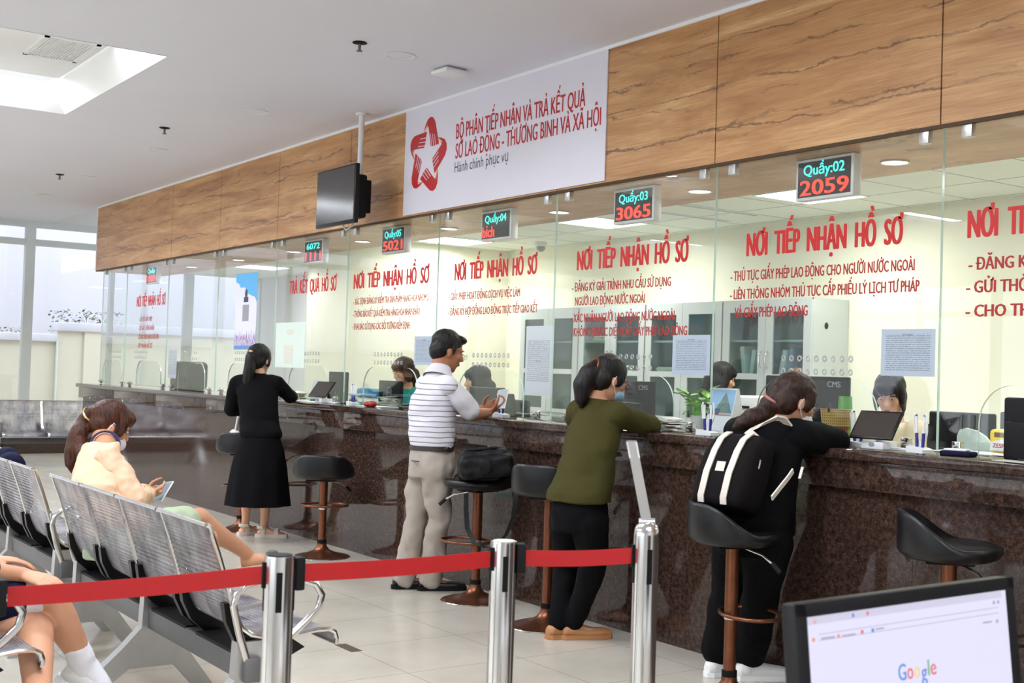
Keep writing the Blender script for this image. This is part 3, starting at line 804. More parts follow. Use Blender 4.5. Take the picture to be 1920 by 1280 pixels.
# arch of each pane: left and right edge, top height
ARCH = {0: (-16.77, -15.95), 1: (-15.36, -14.45), 2: (-13.86, -13.02), 3: (-12.35, -11.4), 4: (-10.84, -10.0), 5: (-9.33, -8.42), 6: (-7.82, -6.97), 7: (-6.28, -5.43), 8: (-4.76, -3.945), 9: (-3.38, -2.4), 10: (-1.75, -0.85), 11: (-0.2, 0.7), 12: (1.3, 2.2)}
def pane(k):
    x0, x1 = GS[k] + 0.003, GS[k + 1] - 0.003
    a0, a1 = ARCH[k]; za = 1.405; r = 0.17; zb = Z_TOP + 0.004; zt = Z_WOOD + 0.004 if k else 2.56
    if k == 0: x0 = -16.9
    pl = [(x0, zb), (a0, zb)]
    pl += [(a0 + r - r * cos(q), za - r + r * sin(q)) for q in [i / 8 * pi / 2 for i in range(9)]]
    pl += [(a1 - r + r * sin(q), za - r + r * cos(q)) for q in [i / 8 * pi / 2 for i in range(9)]]
    pl += [(a1, zb), (x1, zb), (x1, zt), (x0, zt)]
    mb = MB()
    A = [mb.bm.verts.new((p[0], Y_GLASS, p[1])) for p in pl]; B = [mb.bm.verts.new((p[0], Y_GLASS + 0.010, p[1])) for p in pl]
    f1 = mb.face(A); f2 = mb.face(B[::-1]); mb.mi = 1; mb.bridge(A, B)
    bmesh.ops.triangulate(mb.bm, faces=[f1, f2])
    return mb, x0, x1
MESSAGES = {
    9: ('NƠI TIẾP NHẬN HỒ SƠ', -3.46, 1.05, [('- ĐĂNG KÝ NỘI QUY LAO ĐỘNG', -3.45, 1.905, 1.0), ('- GỬI THỎA ƯỚC LAO ĐỘNG TẬP THỂ', -3.46, 1.805, 1.2), ('- CHO THUÊ LẠI LAO ĐỘNG', -3.46, 1.70, 0.95)]),
    8: ('NƠI TIẾP NHẬN HỒ SƠ', -4.868, 1.05, [('- THỦ TỤC GIẤY PHÉP LAO ĐỘNG CHO NGƯỜI NƯỚC NGOÀI', -4.985, 1.920, 1.24), ('- LIÊN THÔNG NHÓM THỦ TỤC CẤP PHIẾU LÝ LỊCH TƯ PHÁP', -4.985, 1.822, 1.27), ('VÀ GIẤY PHÉP LAO ĐỘNG', -4.945, 1.725, 0.535)]),
    7: ('NƠI TIẾP NHẬN HỒ SƠ', -6.405, 1.07, [('- ĐĂNG KÝ GIẢI TRÌNH NHU CẦU SỬ DỤNG', -6.45, 1.915, 0.97), ('NGƯỜI LAO ĐỘNG NƯỚC NGOÀI', -6.412, 1.826, 0.70), ('- XÁC NHẬN NGƯỜI LAO ĐỘNG NƯỚC NGOÀI', -6.45, 1.722, 1.01), ('KHÔNG THUỘC DIỆN CẤP GIẤY PHÉP LAO ĐỘNG', -6.418, 1.634, 1.09)]),
    6: ('NƠI TIẾP NHẬN HỒ SƠ', -7.919, 1.07, [('- GIẤY PHÉP HOẠT ĐỘNG DỊCH VỤ VIỆC LÀM', -7.99, 1.906, 0.945), ('- ĐĂNG KÝ HỢP ĐỒNG LAO ĐỘNG TRỰC TIẾP GIAO KẾT', -7.99, 1.795, 1.16)]),
    5: ('NƠI TIẾP NHẬN HỒ SƠ', -9.566, 1.275, [('- XÁC ĐỊNH ĐĂNG KÝ KIỂM TRA SẢN PHẨM HÀNG HÓA NHÓM 2', -9.56, 1.915, 1.27), ('- THÔNG BÁO KẾT QUẢ KIỂM TRA HÀNG HÓA NHẬP KHẨU', -9.56, 1.812, 1.14), ('- KHAI BÁO SỬ DỤNG CÁC ĐỐI TƯỢNG KIỂM ĐỊNH', -9.56, 1.708, 0.99)]),
    4: ('TRẢ KẾT QUẢ HỒ SƠ', -10.885, 0.99, []),
    1: ('NƠI TIẾP NHẬN HỒ SƠ', -15.445, 1.065, [('- CẤP ĐỔI GIẤY PHÉP', -15.33, 1.87, 0.5), ('- CẤP GIẤY CHỨNG NHẬN', -15.34, 1.765, 0.6), ('- CẤP GIẤY CHỨNG NHẬN ĐỦ ĐIỀU KIỆN', -15.35, 1.66, 0.78), ('- TIẾP NHẬN HỒ SƠ', -15.37, 1.555, 0.58)]),
}
NAMES_ = {9: 'clear counter glass screen at the right edge, lettering running out of the photo', 8: 'clear counter glass screen over the counter 02 display and its red notice',
          7: 'clear counter glass screen with four red lines about foreign workers, above the green sweater', 6: 'clear counter glass screen with two red lines, right of the man in the striped polo',
          5: 'clear counter glass screen with three red lines, left of the man in the striped polo', 4: 'clear counter glass screen with one red heading only and no lines below',
          3: 'clear counter glass screen carrying the tall blue poster', 2: 'bare counter glass screen behind the black kiosk printer', 1: 'counter glass screen with a heading and four short red lines, far left',
          0: 'last narrow counter glass screen at the far left end'}
for k in range(13):
    mb, x0, x1 = pane(k)
    base = ((x0 + x1) / 2, Y_GLASS, Z_TOP)
    o = mb.build('glass_screen', [M['glass'], M['glass_edge']], None, origin=base, angle=None)
    tag(o, NAMES_.get(k, 'clear counter glass screen further along the counter, beyond the right edge of the photo'), 'glass screen', 'glass screens along the counter')
    if k in MESSAGES:
        ti, tx, tw, ls = MESSAGES[k]
        text_obj(ti.replace(' ', '  '), M['letters'], o, 'heading_lettering', tx, Y_GLASS, 2.048, 0.118, tw, bold=0.074)
        for s_, lx, lz, lw in ls:
            text_obj(s_, M['letters_small'], o, 'line_lettering', lx, Y_GLASS, lz, 0.052, lw, bold=0.048, res=2)
    # speech holes: two rows of nine polished rims
    hx = x0 + 0.54 if k not in (0, 1) else x0 + 0.42
    h = MB()
    for rz in (1.51, 1.445):
        for i in range(9):
            c = V((hx + i * 0.0565, Y_GLASS + 0.005, rz)); n = 12
            h.tube([c + V((0.012 * cos(2 * pi * q / n), 0, 0.012 * sin(2 * pi * q / n))) for q in range(n)], 0.0015, 5, closed=True, rv=0.005)
    h.build('speech_holes', M['brushed'], o)
    for cx in (x0 + 0.13, x1 - 0.10):           # clips under the fascia, feet on the worktop
        h = MB(); h.box((cx, Y_GLASS + 0.003, Z_WOOD - 0.028), (0.055, 0.034, 0.065), bev=0.004); h.build('top_clip', M['brushed'], o)
    for cx in ((x0 + ARCH[k][0]) / 2, (x1 + ARCH[k][1]) / 2):
        h = MB(); h.box((cx, Y_GLASS + 0.005, Z_TOP + 0.026), (0.045, 0.03, 0.05), bev=0.003); h.cyl((cx, Y_GLASS - 0.03, Z_TOP + 0.03), (cx, Y_GLASS + 0.04, Z_TOP + 0.03), 0.006, n=10); h.build('foot_clamp', M['steel'], o)
# sheets taped on the glass
M['print'] = print_mat('printed_notice', (206, 216, 228), (90, 94, 110), 0.085, 0.0098, 0.13)
M['print_tall'] = print_mat('printed_tall_notice', (222, 228, 232), (110, 112, 120), 0.14, 0.013, 0.13)
def notice(cx, cz, w_, h_, m_, label, grp=None):
    b = MB(); b.box((cx, Y_GLASS - 0.0015, cz), (w_, 0.001, h_))
    o = b.build('paper_notice', m_, None, origin=(cx, Y_GLASS - 0.0015, cz), angle=None)
    return tag(o, label, 'notice', grp)
nt_ = 'printed notices taped to the glass'
for cx, cz, w_, h_, m_, l_ in [(-3.775, 1.542, 0.312, 0.217, M['print'], 'printed A4 notice on the glass above the staff member in the right-hand booth'), (-5.29, 1.523, 0.318, 0.222, M['print'], 'printed A4 notice on the glass above the green pot plant'),
                               (-8.33, 1.54, 0.305, 0.215, M['print'], 'printed A4 notice half hidden by the head of the man'), (-6.80, 1.477, 0.305, 0.455, M['print_tall'], 'tall printed notice on the glass left of the woman in green'),
                               (-14.05, 1.40, 0.28, 0.36, M['print_tall'], 'pale notice low on the glass left of the black kiosk printer')]:
    o = notice(cx, cz, w_, h_, m_, l_, nt_)
    if w_ > 0.3: text_obj('THÔNG BÁO', M['banner_dark'], o, 'notice_title', cx, Y_GLASS - 0.002, cz + h_ / 2 - 0.03 if h_ < 0.3 else cz - 0.005, 0.008, 0.06, align='C', res=1)
o = notice(-11.935, 1.915, 0.555, 0.745, poster_mat(), 'tall blue and white poster with a colourful skyline at its foot, on the glass')
b = MB(); b.ell((-11.93, Y_GLASS - 0.003, 2.09), (0.035, 0.002, 0.045)); b.box((-11.93, Y_GLASS - 0.003, 2.03), (0.11, 0.002, 0.05)); b.build('poster_emblem', M['banner_dark'], o)
b = MB(); b.box((-11.93, Y_GLASS - 0.003, 1.90), (0.16, 0.001, 0.16)); b.build('grey_square', M['grey_plastic'], o)
o = notice(-10.83, 1.585, 0.66, 0.41, M['plate'], 'pale green translucent sheet on the glass right of the woman in the black skirt')
b = MB(); b.ell((-10.83, Y_GLASS - 0.003, 1.70), (0.09, 0.001, 0.025)); b.box((-10.86, Y_GLASS - 0.003, 1.50), (0.2, 0.001, 0.17)); b.build('sheet_print', M['paper_old'], o)

# LED queue displays hung behind the glass
def led_sign(x, top, bot, label, w_=0.40, k=1.0):
    yb, zc, h_ = 4.75, 2.445, 0.215
    t = thing('led_display', label, 'LED display', (x, yb, zc), 'LED counter displays', world=True)
    b = MB(); b.box((x, yb + 0.03, zc), (w_, 0.06, h_), bev=0.006); b.build('display_case', M['white_plastic'], t)
    b = MB(); b.box((x, yb - 0.001, zc), (w_ - 0.036, 0.004, h_ - 0.032)); b.build('led_matrix', M['led_back'], t)
    text_obj(top, M['led_cyan'], t, 'cyan_lettering', x, yb - 0.004, zc + 0.022, 0.052, min(w_ - 0.075, 0.285) * k, bold=0.016, align='C')
    text_obj(bot, M['led_red'], t, 'red_lettering', x if len(bot) > 3 and bot != 'bịch' else x - 0.17, yb - 0.004, zc - 0.082, 0.076, (w_ - 0.06) if bot.isdigit() else 0.16, bold=0.022, align='C' if bot.isdigit() else 'L')
    for s in (-1, 1):
        b = MB(); b.box((x + s * (w_ / 2 - 0.03), yb + 0.03, zc + h_ / 2 + 0.003), (0.05, 0.03, 0.006)); b.tube([(x + s * (w_ / 2 - 0.03), yb + 0.03, zc + h_ / 2), (x + s * (w_ / 2 - 0.03), yb + 0.03, Z_WOOD)], 0.008, 8); b.build('hanger', M['grey_plastic'], t)
    b = MB(); b.tube([(x + 0.02, yb + 0.05, zc + h_ / 2), (x + 0.025, yb + 0.06, zc + h_ / 2 + 0.03), (x + 0.02, yb + 0.05, Z_WOOD)], 0.004, 6); b.build('cable', M['white_plastic'], t)
led_sign(-4.48, 'Quầy:02', '2059', 'LED display of counter 02 showing a red 2059')
led_sign(-6.06, 'Quầy:03', '3065', 'LED display of counter 03 showing a red 3065')
led_sign(-7.645, 'Quầy:04', 'bịch', 'LED display of counter 04 with a short red word')
led_sign(-9.215, 'Quầy:05', '5021', 'LED display of counter 05 showing a red 5021')
led_sign(-10.77, '6072', '1111', 'washed-out LED display with cyan digits over the glass with one red heading')
led_sign(-15.46, 'Quầy', '1009', 'small faint LED display at the far left end of the counter')
# soffit downlights
for k, q in enumerate(DOWNLIGHTS):
    b = MB(); b.lathe([(0.075, 0.0), (0.078, -0.006), (0.072, -0.008), (0.066, -0.004), (0.066, 0)], (q, 5.12, Z_WOOD), 28)
    o = b.build('soffit_downlight', M['white_plastic'], None, origin=(q, 5.12, Z_WOOD))
    l_ = 'lit round downlight in the wooden soffit '
    tag(o, l_ + {2: 'right of the counter 02 display', 3: 'between the counter 02 and 03 displays', 4: 'between the counter 03 and 04 displays', 5: 'between the counter 04 and 05 displays', 6: 'left of the counter 05 display', 7: 'left of the washed-out display',
                 8: 'above the tall blue poster', 9: 'over the far left end of the counter'}.get(k, 'beyond the right edge of the photo'), 'downlight', 'downlights in the soffit')
    b = MB(); b.lathe([(0.066, -0.003), (0.05, -0.005), (0.0, -0.006)], (q, 5.12, Z_WOOD), 28); b.build('diffuser', M['lamp'], o)
for k, q in enumerate(STAFF_PANELS):
    t = thing('ceiling_panel_light', 'square lit ceiling panel in the staff room, ' + {0: 'added to brighten the leftmost booths', 1: 'added to brighten the end nearest the window', 3: 'behind the counter 02 display', 4: 'left of the counter 02 display', 5: 'behind the counter 03 display', 6: 'left of the counter 04 display'}.get(k, 'out of the photo on the right'), 'ceiling light', (q[0], q[1], Z_STAFF), 'square ceiling panels of the staff room')
    b = MB()
    for s in (-1, 1): b.box((s * 0.303, 0, -0.004), (0.012, 0.618, 0.008)); b.box((0, s * 0.303, -0.004), (0.594, 0.012, 0.008))
    b.build('frame', M['white_plastic'], t)
    b = MB(); b.box((0, 0, -0.003), (0.594, 0.594, 0.004)); b.build('diffuser', M['lamp'], t, angle=None)
# ---------------------------------------------------------------- hall fittings
# white banner with red lettering and the five-hands star
t = tag(MB().span((-8.68, Y_WOOD - 0.010, 2.577), (-6.10, Y_WOOD - 0.002, Z_CEIL - 0.006)).build('banner', M['banner'], None, origin=(-7.39, Y_WOOD - 0.006, 2.577), angle=None),
        'large white banner with red lettering and a red five-hands star, on the wood fascia', 'banner')
yb = Y_WOOD - 0.010
text_obj('BỘ PHẬN TIẾP NHẬN VÀ TRẢ KẾT QUẢ', M['banner_red'], t, 'banner_lettering', -7.905, yb, 3.068, 0.108, 1.585, bold=0.03)
text_obj('SỞ LAO ĐỘNG - THƯƠNG BINH VÀ XÃ HỘI', M['banner_red'], t, 'banner_lettering', -7.905, yb, 2.925, 0.108, 1.755, bold=0.03)
text_obj('Hành chính phục vụ', M['banner_dark'], t, 'banner_lettering', -7.91, yb, 2.825, 0.075, 0.715)
lc = V((-8.325, yb, 2.995))
hand_ = [(-.070, .180), (-.040, .238), (-.008, .277), (.032, .292), (.072, .284), (.106, .250), (.128, .196), (.150, .135), (.172, .080), (.166, .070), (.156, .071), (.124, .068), (.096, .065), (.066, .067), (.048, .072), (.036, .120), (.020, .175), (.004, .225), (-.018, .215)]
gaps = [[(.030 + .030 * k + .008, .165 - .006 * k), (.030 + .030 * k + .0138, .166 - .006 * k), (.047 + .030 * k + .0232, .064), (.047 + .030 * k + .0165, .064)] for k in range(3)]
def star_poly(poly, m_, name, dy):
    for k in range(5):
        a = k * 2 * pi / 5; mb = MB()
        mb.prism([(x * cos(a) - z * sin(a), x * sin(a) + z * cos(a)) for x, z in poly], lambda p, q: (lc.x + p, lc.y - dy, lc.z + q), (0, -0.0006, 0))
        yield mb.build(name, m_, t, angle=None)
hs = list(star_poly(hand_, M['banner_red'], 'star_hand', 0.0002))
for g_ in gaps:
    for o in star_poly(g_, M['banner'], 'finger_gap', 0.0009): pass
for o in star_poly([(-.070, .180), (-.018, .215), (-.002, .238), (-.020, .232)], M['flame'], 'orange_edge', 0.0009): pass

# television hung on a pole in front of the fascia
t = thing('television', 'black flat television on a white ceiling pole in front of the wood fascia', 'television', (-9.12, 4.2, 2.5), world=True)
b = MB(); b.box((-9.12, 4.205, 2.727), (0.70, 0.035, 0.455), bev=0.006); b.box((-9.12, 4.245, 2.70), (0.5, 0.06, 0.3), bev=0.02); b.build('case', M['black'], t)
b = MB(); b.box((-9.12, 4.186, 2.733), (0.672, 0.003, 0.415)); b.build('screen', M['screen_off'], t, angle=None)
b = MB(); b.cyl((-9.08, 4.37, 2.66), (-9.08, 4.37, Z_CEIL), 0.022); b.cyl((-9.08, 4.37, Z_CEIL - 0.015), (-9.08, 4.37, Z_CEIL), 0.05); b.build('ceiling_pole', M['white_plastic'], t)
b = MB(); b.box((-9.14, 4.32, 2.73), (0.42, 0.10, 0.34), bev=0.02); b.box((-9.02, 4.385, 2.74), (0.05, 0.10, 0.26), bev=0.008); b.build('bracket', M['blackm'], t)
b = MB(); b.tube([(-9.1, 4.24, 2.52), (-9.08, 4.27, 2.47), (-9.05, 4.3, 2.50), (-9.02, 4.34, 2.55)], 0.008, 8); b.build('cable', M['white_plastic'], t)

# things on the hall ceiling
def sprinkler(x, y, label):
    t = thing('ceiling_sprinkler', label, 'sprinkler', (x, y, Z_CEIL), 'ceiling sprinklers')
    b = MB(); b.lathe([(0.042, 0), (0.045, -0.006), (0.02, -0.012)], (0, 0, 0), 24); b.build('escutcheon', M['blackm'], t)
    b = MB(); b.cyl((0, 0, -0.01), (0, 0, -0.05), 0.009, n=12); b.cyl((0, 0, -0.052), (0, 0, -0.056), 0.018, n=16)
    for s in (-1, 1): b.tube([(s * 0.008, 0, -0.02), (s * 0.014, 0, -0.035), (s * 0.006, 0, -0.052)], 0.003, 6)
    b.build('sprinkler_head', M['beam'], t)
sprinkler(-7.10, 3.385, 'dark ceiling sprinkler nearest the banner'); sprinkler(-10.87, 3.40, 'dark ceiling sprinkler straight above the left end of the wood fascia')
sprinkler(-14.49, 3.43, 'dark ceiling sprinkler far back near the end window'); sprinkler(-18.2, 3.4, 'farthest ceiling sprinkler at the left edge of the photo')
for x, l_ in [(-7.21, 'unlit round ceiling downlight left of the square detector'), (-9.62, 'unlit round ceiling downlight above the television'), (-12.05, 'unlit round ceiling downlight right of the second sprinkler'), (-14.46, 'unlit round ceiling downlight near the left end of the fascia'), (-16.5, 'farthest unlit round ceiling downlight near the end window')]:
    t = thing('ceiling_downlight', l_, 'downlight', (x, 3.72, Z_CEIL), 'unlit round downlights in the hall ceiling')
    b = MB(); b.lathe([(0.094, 0), (0.098, -0.005), (0.09, -0.007), (0.082, -0.002)], (0, 0, 0), 32, cap=False); b.build('rim', M['white_plastic'], t)
    b = MB(); b.lathe([(0.083, -0.0015), (0.05, -0.003), (0, -0.0035)], (0, 0, 0), 32); b.build('diffuser', M['ceiling'], t)
t = thing('square_detector', 'flat white square detector on the ceiling just above the banner', 'detector', (-7.30, 4.14, Z_CEIL), rotz=radians(4))
b = MB(); b.box((0, 0, -0.006), (0.15, 0.15, 0.012)); b.build('base', M['grey_plastic'], t)
b = MB(); b.box((0, 0, -0.026), (0.19, 0.19, 0.03), bev=0.012, seg=3); b.build('cover', M['white_plastic'], t)

# ---- queue barrier: steel posts and red tape
def seat_of(px, py, z):  return G(px, py, z)
_p0 = EYE + ray(-44, 1121) * 2.46
PO = [V((_p0.x, _p0.y, 0)), V((-2.592, 1.093, 0)), V((-2.587, 1.66, 0)), V((-2.443, 1.988, 0))]
PL = ['steel barrier post at the left edge, only its black tape head showing', 'nearest steel barrier post, beside the end of the bench', 'middle steel barrier post, in front of the man in the polo', 'right-hand steel barrier post with domed top and leaning sign arm']
TAPE_Z = 0.944
def post(k):
    p = PO[k]; h_ = 0.985 if k < 3 else 1.0
    t = thing('barrier_post', PL[k], 'barrier post', p, 'queue barrier posts')
    b = MB(); b.lathe([(0.17, 0.0), (0.17, 0.008), (0.165, 0.016), (0.05, 0.03), (0.036, 0.04), (0, 0.04)], (0, 0, 0), 40); b.build('base', M['steel'], t)
    b = MB()
    prof = [(0.032, 0.03), (0.032, h_ - 0.004), (0.0315, h_)]
    if k == 3: prof = [(0.032, 0.03), (0.032, h_), (0.031, h_ + 0.012), (0.026, h_ + 0.024), (0.016, h_ + 0.032), (0.0, h_ + 0.034)]
    else: prof += [(0.027, h_ - 0.001), (0.0, h_ - 0.0012)]
    b.lathe(prof, (0, 0, 0), 40); b.build('pole', M['steel'], t)
    if k < 3:
        b = MB(); b.lathe([(0.027, h_), (0.026, h_ + 0.002), (0, h_ + 0.002)], (0, 0, 0), 32); b.build('top_cap', M['blackm'] if k < 2 else M['paper_old'], t)
    b = MB()
    for a in (15, 105, 195, 285):
        ca, sa = cos(radians(a - 37)), sin(radians(a - 37))
        R_ = Matrix.Rotation(radians(a - 37), 3, 'Z'); b.box((ca * 0.0318, sa * 0.0318, h_ - 0.075), (0.003, 0.013, 0.085), R_)
    b.build('tape_slot', M['rubber'], t)
    return t
PT = [post(k) for k in range(4)]
for k in range(3):
    a, e = PO[k], PO[k + 1]; d = (e - a).normalized()
    za = TAPE_Z if k else _p0.z; ze = TAPE_Z if k < 2 else TAPE_Z + 0.005
    b = MB(); R_ = Matrix.Rotation(atan2(d.y, d.x), 3, 'Z')
    b.box(a + d * 0.042 + V((0, 0, za)), (0.022, 0.034, 0.072), R_, bev=0.004); o = b.build('tape_head', M['blackm'], None)
    o.parent = PT[k]; o.data.transform(Matrix.Translation(-a))
    p0, p1 = a + d * 0.0545, e - d * 0.0375
    b = MB(); b.ribbon([p0 + (p1 - p0) * (i / 12) + V((0, 0, za + (ze - za) * i / 12 - 0.004 * sin(pi * i / 12))) for i in range(13)], V((0, 0, 0.0195)), 0.0006)
    o = b.build('barrier_tape', M['red_tape'], None, origin=(p0.x, p0.y, za), angle=None)
    tag(o, ['red barrier tape across the bench, from the left edge to the nearest post', 'red barrier tape between the nearest and the middle post', 'short red barrier tape between the middle and the right-hand post'][k], 'barrier tape', 'red barrier tapes')
    b = MB(); b.box(e - d * 0.0335 + V((0, 0, ze)), (0.006, 0.014, 0.055), R_); o2 = b.build('tape_clip', M['rubber'], None, origin=e)
    o2.parent = PT[k + 1]; o2.location = (0, 0, 0)
# leaning sign arm on the right-hand post
b = MB(); p = PO[3]
a0 = V((0, 0, 1.03)); tp = P(1184, 826, 1.93) - p
d = (tp - a0); wv = RIGHT * 0.0125
b.ribbon([a0 + V((0, 0, -0.008)), a0 + d * 0.06, a0 + d * 0.70, a0 + d], [wv * 0.7, wv, wv * 1.0, wv * 0.95], 0.004); b.cyl(a0 - RIGHT * 0.02, a0 + RIGHT * 0.02, 0.012, n=16)
o = b.build('sign_arm', M['brushed'], PT[3])
b = MB(); b.ribbon([a0 + d * 0.80 + wv * 0.9, a0 + d * 0.995 + wv * 0.9], [wv * 0.18, wv * 0.18], 0.007); b.ribbon([a0 + d * 0.80 - wv * 0.9, a0 + d * 0.995 - wv * 0.9], [wv * 0.18, wv * 0.18], 0.007); b.build('sign_clip', M['steel'], PT[3])

# ---- bar stools with a low scooped back
def make_stool():
    t = thing('bar_stool', 'x', 'bar stool', (0, 0, 0), 'black bar stools along the counter')
    b = MB(); b.lathe([(0.205, 0), (0.206, 0.004), (0.19, 0.012), (0.12, 0.026), (0.06, 0.05), (0.036, 0.078), (0.034, 0.10), (0, 0.10)], (0, 0, 0), 48); b.build('base', M['bronze'], t)
    b = MB(); b.lathe([(0.206, 0.0), (0.209, 0.003), (0.206, 0.006)], (0, 0, 0), 48, cap=False); b.build('base_rim', M['steel'], t)
    b = MB(); b.lathe([(0.034, 0.09), (0.034, 0.125), (0.029, 0.128)], (0, 0, 0), 28); b.build('collar', M['rubber'], t)
    b = MB(); b.cyl((0, 0, 0.12), (0, 0, 0.355), 0.0275); b.build('column', M['bronze'], t)
    b = MB(); b.cyl((0, 0, 0), (0, 0, 0.31), 0.030); b.build('piston', M['bronze'], t).location = (0, 0, 0.355)
    b = MB(); b.lathe([(0.0305, 0.348), (0.0315, 0.352), (0.0315, 0.362), (0.0305, 0.366)], (0, 0, 0), 28, cap=False); b.build('column_ring', M['steel'], t)
    b = MB()     # foot hoop, forward of the column
    b.tube([(0.17 * sin(q), 0.09 + 0.13 * cos(q), 0.37) for q in [i / 36 * 2 * pi for i in range(36)]], 0.009, 10, closed=True)
    b.build('foot_hoop', M['bronze'], t)
    b = MB(); b.box((0, 0, 0.672), (0.18, 0.18, 0.016)); b.build('seat_plate', M['rubber'], t)
    b = MB(); b.tube([(0.02, 0.03, 0.667), (0.11, 0.10, 0.64), (0.16, 0.14, 0.60)], 0.006, 8); b.build('lever', M['steel'], t)
    b = MB(); b.tube([(0.148, 0.13, 0.612), (0.178, 0.155, 0.575)], 0.011, 10); b.build('lever_grip', M['blackm'], t)
    # seat: back edge (towards -y) rises
    mb = MB(); n = 56; R_ = []
    def rim(q):
        c_ = max(0.0, min(1.0, (cos(q) + 0.25) / 1.15)); return 0.055 + 0.125 * c_ * c_ * (3 - 2 * c_)
    def rad(q): return 0.212 - 0.012 * cos(2 * q)
    rows = [(0.30, lambda h: 0.0), (0.80, lambda h: 0.0), (0.93, lambda h: 0.012), (0.99, lambda h: 0.03), (1.0, lambda h: h * 0.55), (1.0, lambda h: h - 0.018), (0.985, lambda h: h - 0.004), (0.955, lambda h: h), (0.915, lambda h: h - 0.008), (0.88, lambda h: h * 0.72 + 0.012), (0.74, lambda h: h * 0.25 + 0.040), (0.5, lambda h: 0.052), (0.25, lambda h: 0.050)]
    for f_, zf in rows:
        R_.append([mb.bm.verts.new((sin(i / n * 2 * pi) * rad(i / n * 2 * pi) * f_, -cos(i / n * 2 * pi) * rad(i / n * 2 * pi) * f_, 0.68 + zf(rim(i / n * 2 * pi)))) for i in range(n)])
    for a, e in zip(R_, R_[1:]): mb.bridge(a, e)
    mb.face(R_[0][::-1]); mb.face(R_[-1])
    mb.build('seat', M['leather'], t, angle=60)
    return t
st0 = make_stool()
# place, turn of the back (0 = back towards the hall)
def lift(t, dz):              # gas lift: raises the seat on its piston
    for c in kids(t):
        k = c.name.split('.')[0]
        if k in ('seat', 'seat_plate', 'lever', 'lever_grip'): c.location.z += dz
        elif k == 'piston': c.scale.z = (0.31 + dz) / 0.31
STOOLS = [(G(1366, 1310), -24, 0.0, 'black bar stool in front of the woman with the backpack'),
          (V((-3.06, 3.99, 0)), -50, 0.055, 'black bar stool at the right, empty, above the desk monitor'),
          (V((-5.76, 3.99, 0)), 26, 0.04, 'empty black bar stool half hidden behind the woman in the green sweater'),
          (V((-6.62, 4.05, 0)), 190, 0.0, 'black bar stool carrying the black briefcase'),
          (V((-8.66, 3.97, 0)), 58, -0.105, 'empty black bar stool between the black skirt and the man in the polo'),
          (V((-10.32, 3.99, 0)), 60, -0.03, 'farthest black bar stool, with a white bag on it, behind the black skirt')]
for k, (p, a, dz, l_) in enumerate(STOOLS):
    if k == 0: st0.location = p; st0.rotation_euler.z = radians(a); st0['label'] = l_
    else: lift(dup(st0, p, l_, radians(a)), dz)

# ---- perforated steel benches
_SP = [(-0.022, 0.842), (-0.012, 0.835), (0.0, 0.80), (0.022, 0.74), (0.048, 0.66), (0.072, 0.58), (0.092, 0.52), (0.115, 0.478), (0.15, 0.452), (0.20, 0.440), (0.28, 0.436), (0.38, 0.440), (0.46, 0.447), (0.52, 0.445), (0.548, 0.432), (0.558, 0.410), (0.556, 0.392)]
SEAT_PROF = [(y if y < 0.2 else 0.2 + (y - 0.2) * 0.76, z) for y, z in _SP]
def seat_mesh(w_):
    mb = MB(); bm = mb.bm; uv = bm.loops.layers.uv.new('UVMap'); n = 10
    th = 0.0025; rows = []
    for j, (y, z) in enumerate(SEAT_PROF):
        y2, z2 = SEAT_PROF[min(j + 1, len(SEAT_PROF) - 1)]; y1, z1 = SEAT_PROF[max(j - 1, 0)]
        nn = V((0, z2 - z1, -(y2 - y1))).normalized() * th
        rows.append([[(bm.verts.new(V((-w_ / 2 + w_ * i / n, y, z)) + nn * s), (i / n, 1 - j / (len(SEAT_PROF) - 1))) for i in range(n + 1)] for s in (0, 1)])
    for j in range(len(rows) - 1):
        for s in (0, 1):
            for i in range(n):
                q = [rows[j][s][i], rows[j][s][i + 1], rows[j + 1][s][i + 1], rows[j + 1][s][i]]
                f_ = bm.faces.new([x[0] for x in q]); f_.smooth = True
                for l_, x in zip(f_.loops, q): l_[uv].uv = x[1]
    for j in range(len(rows) - 1):
        for i in (0, n): bm.faces.new([rows[j][0][i][0], rows[j][1][i][0], rows[j + 1][1][i][0], rows[j + 1][0][i][0]])
    for j in (0, len(rows) - 1):
        for i in range(n): bm.faces.new([rows[j][0][i][0], rows[j][0][i + 1][0], rows[j][1][i + 1][0], rows[j][1][i][0]])
    return mb
LEG = [(.10, .43), (.19, .43), (.195, .30), (.27, .22), (.40, .035), (.41, 0), (.35, 0), (.235, .135), (.05, .135), (-.13, 0), (-.19, 0), (-.18, .035), (.02, .22), (.095, .30)]
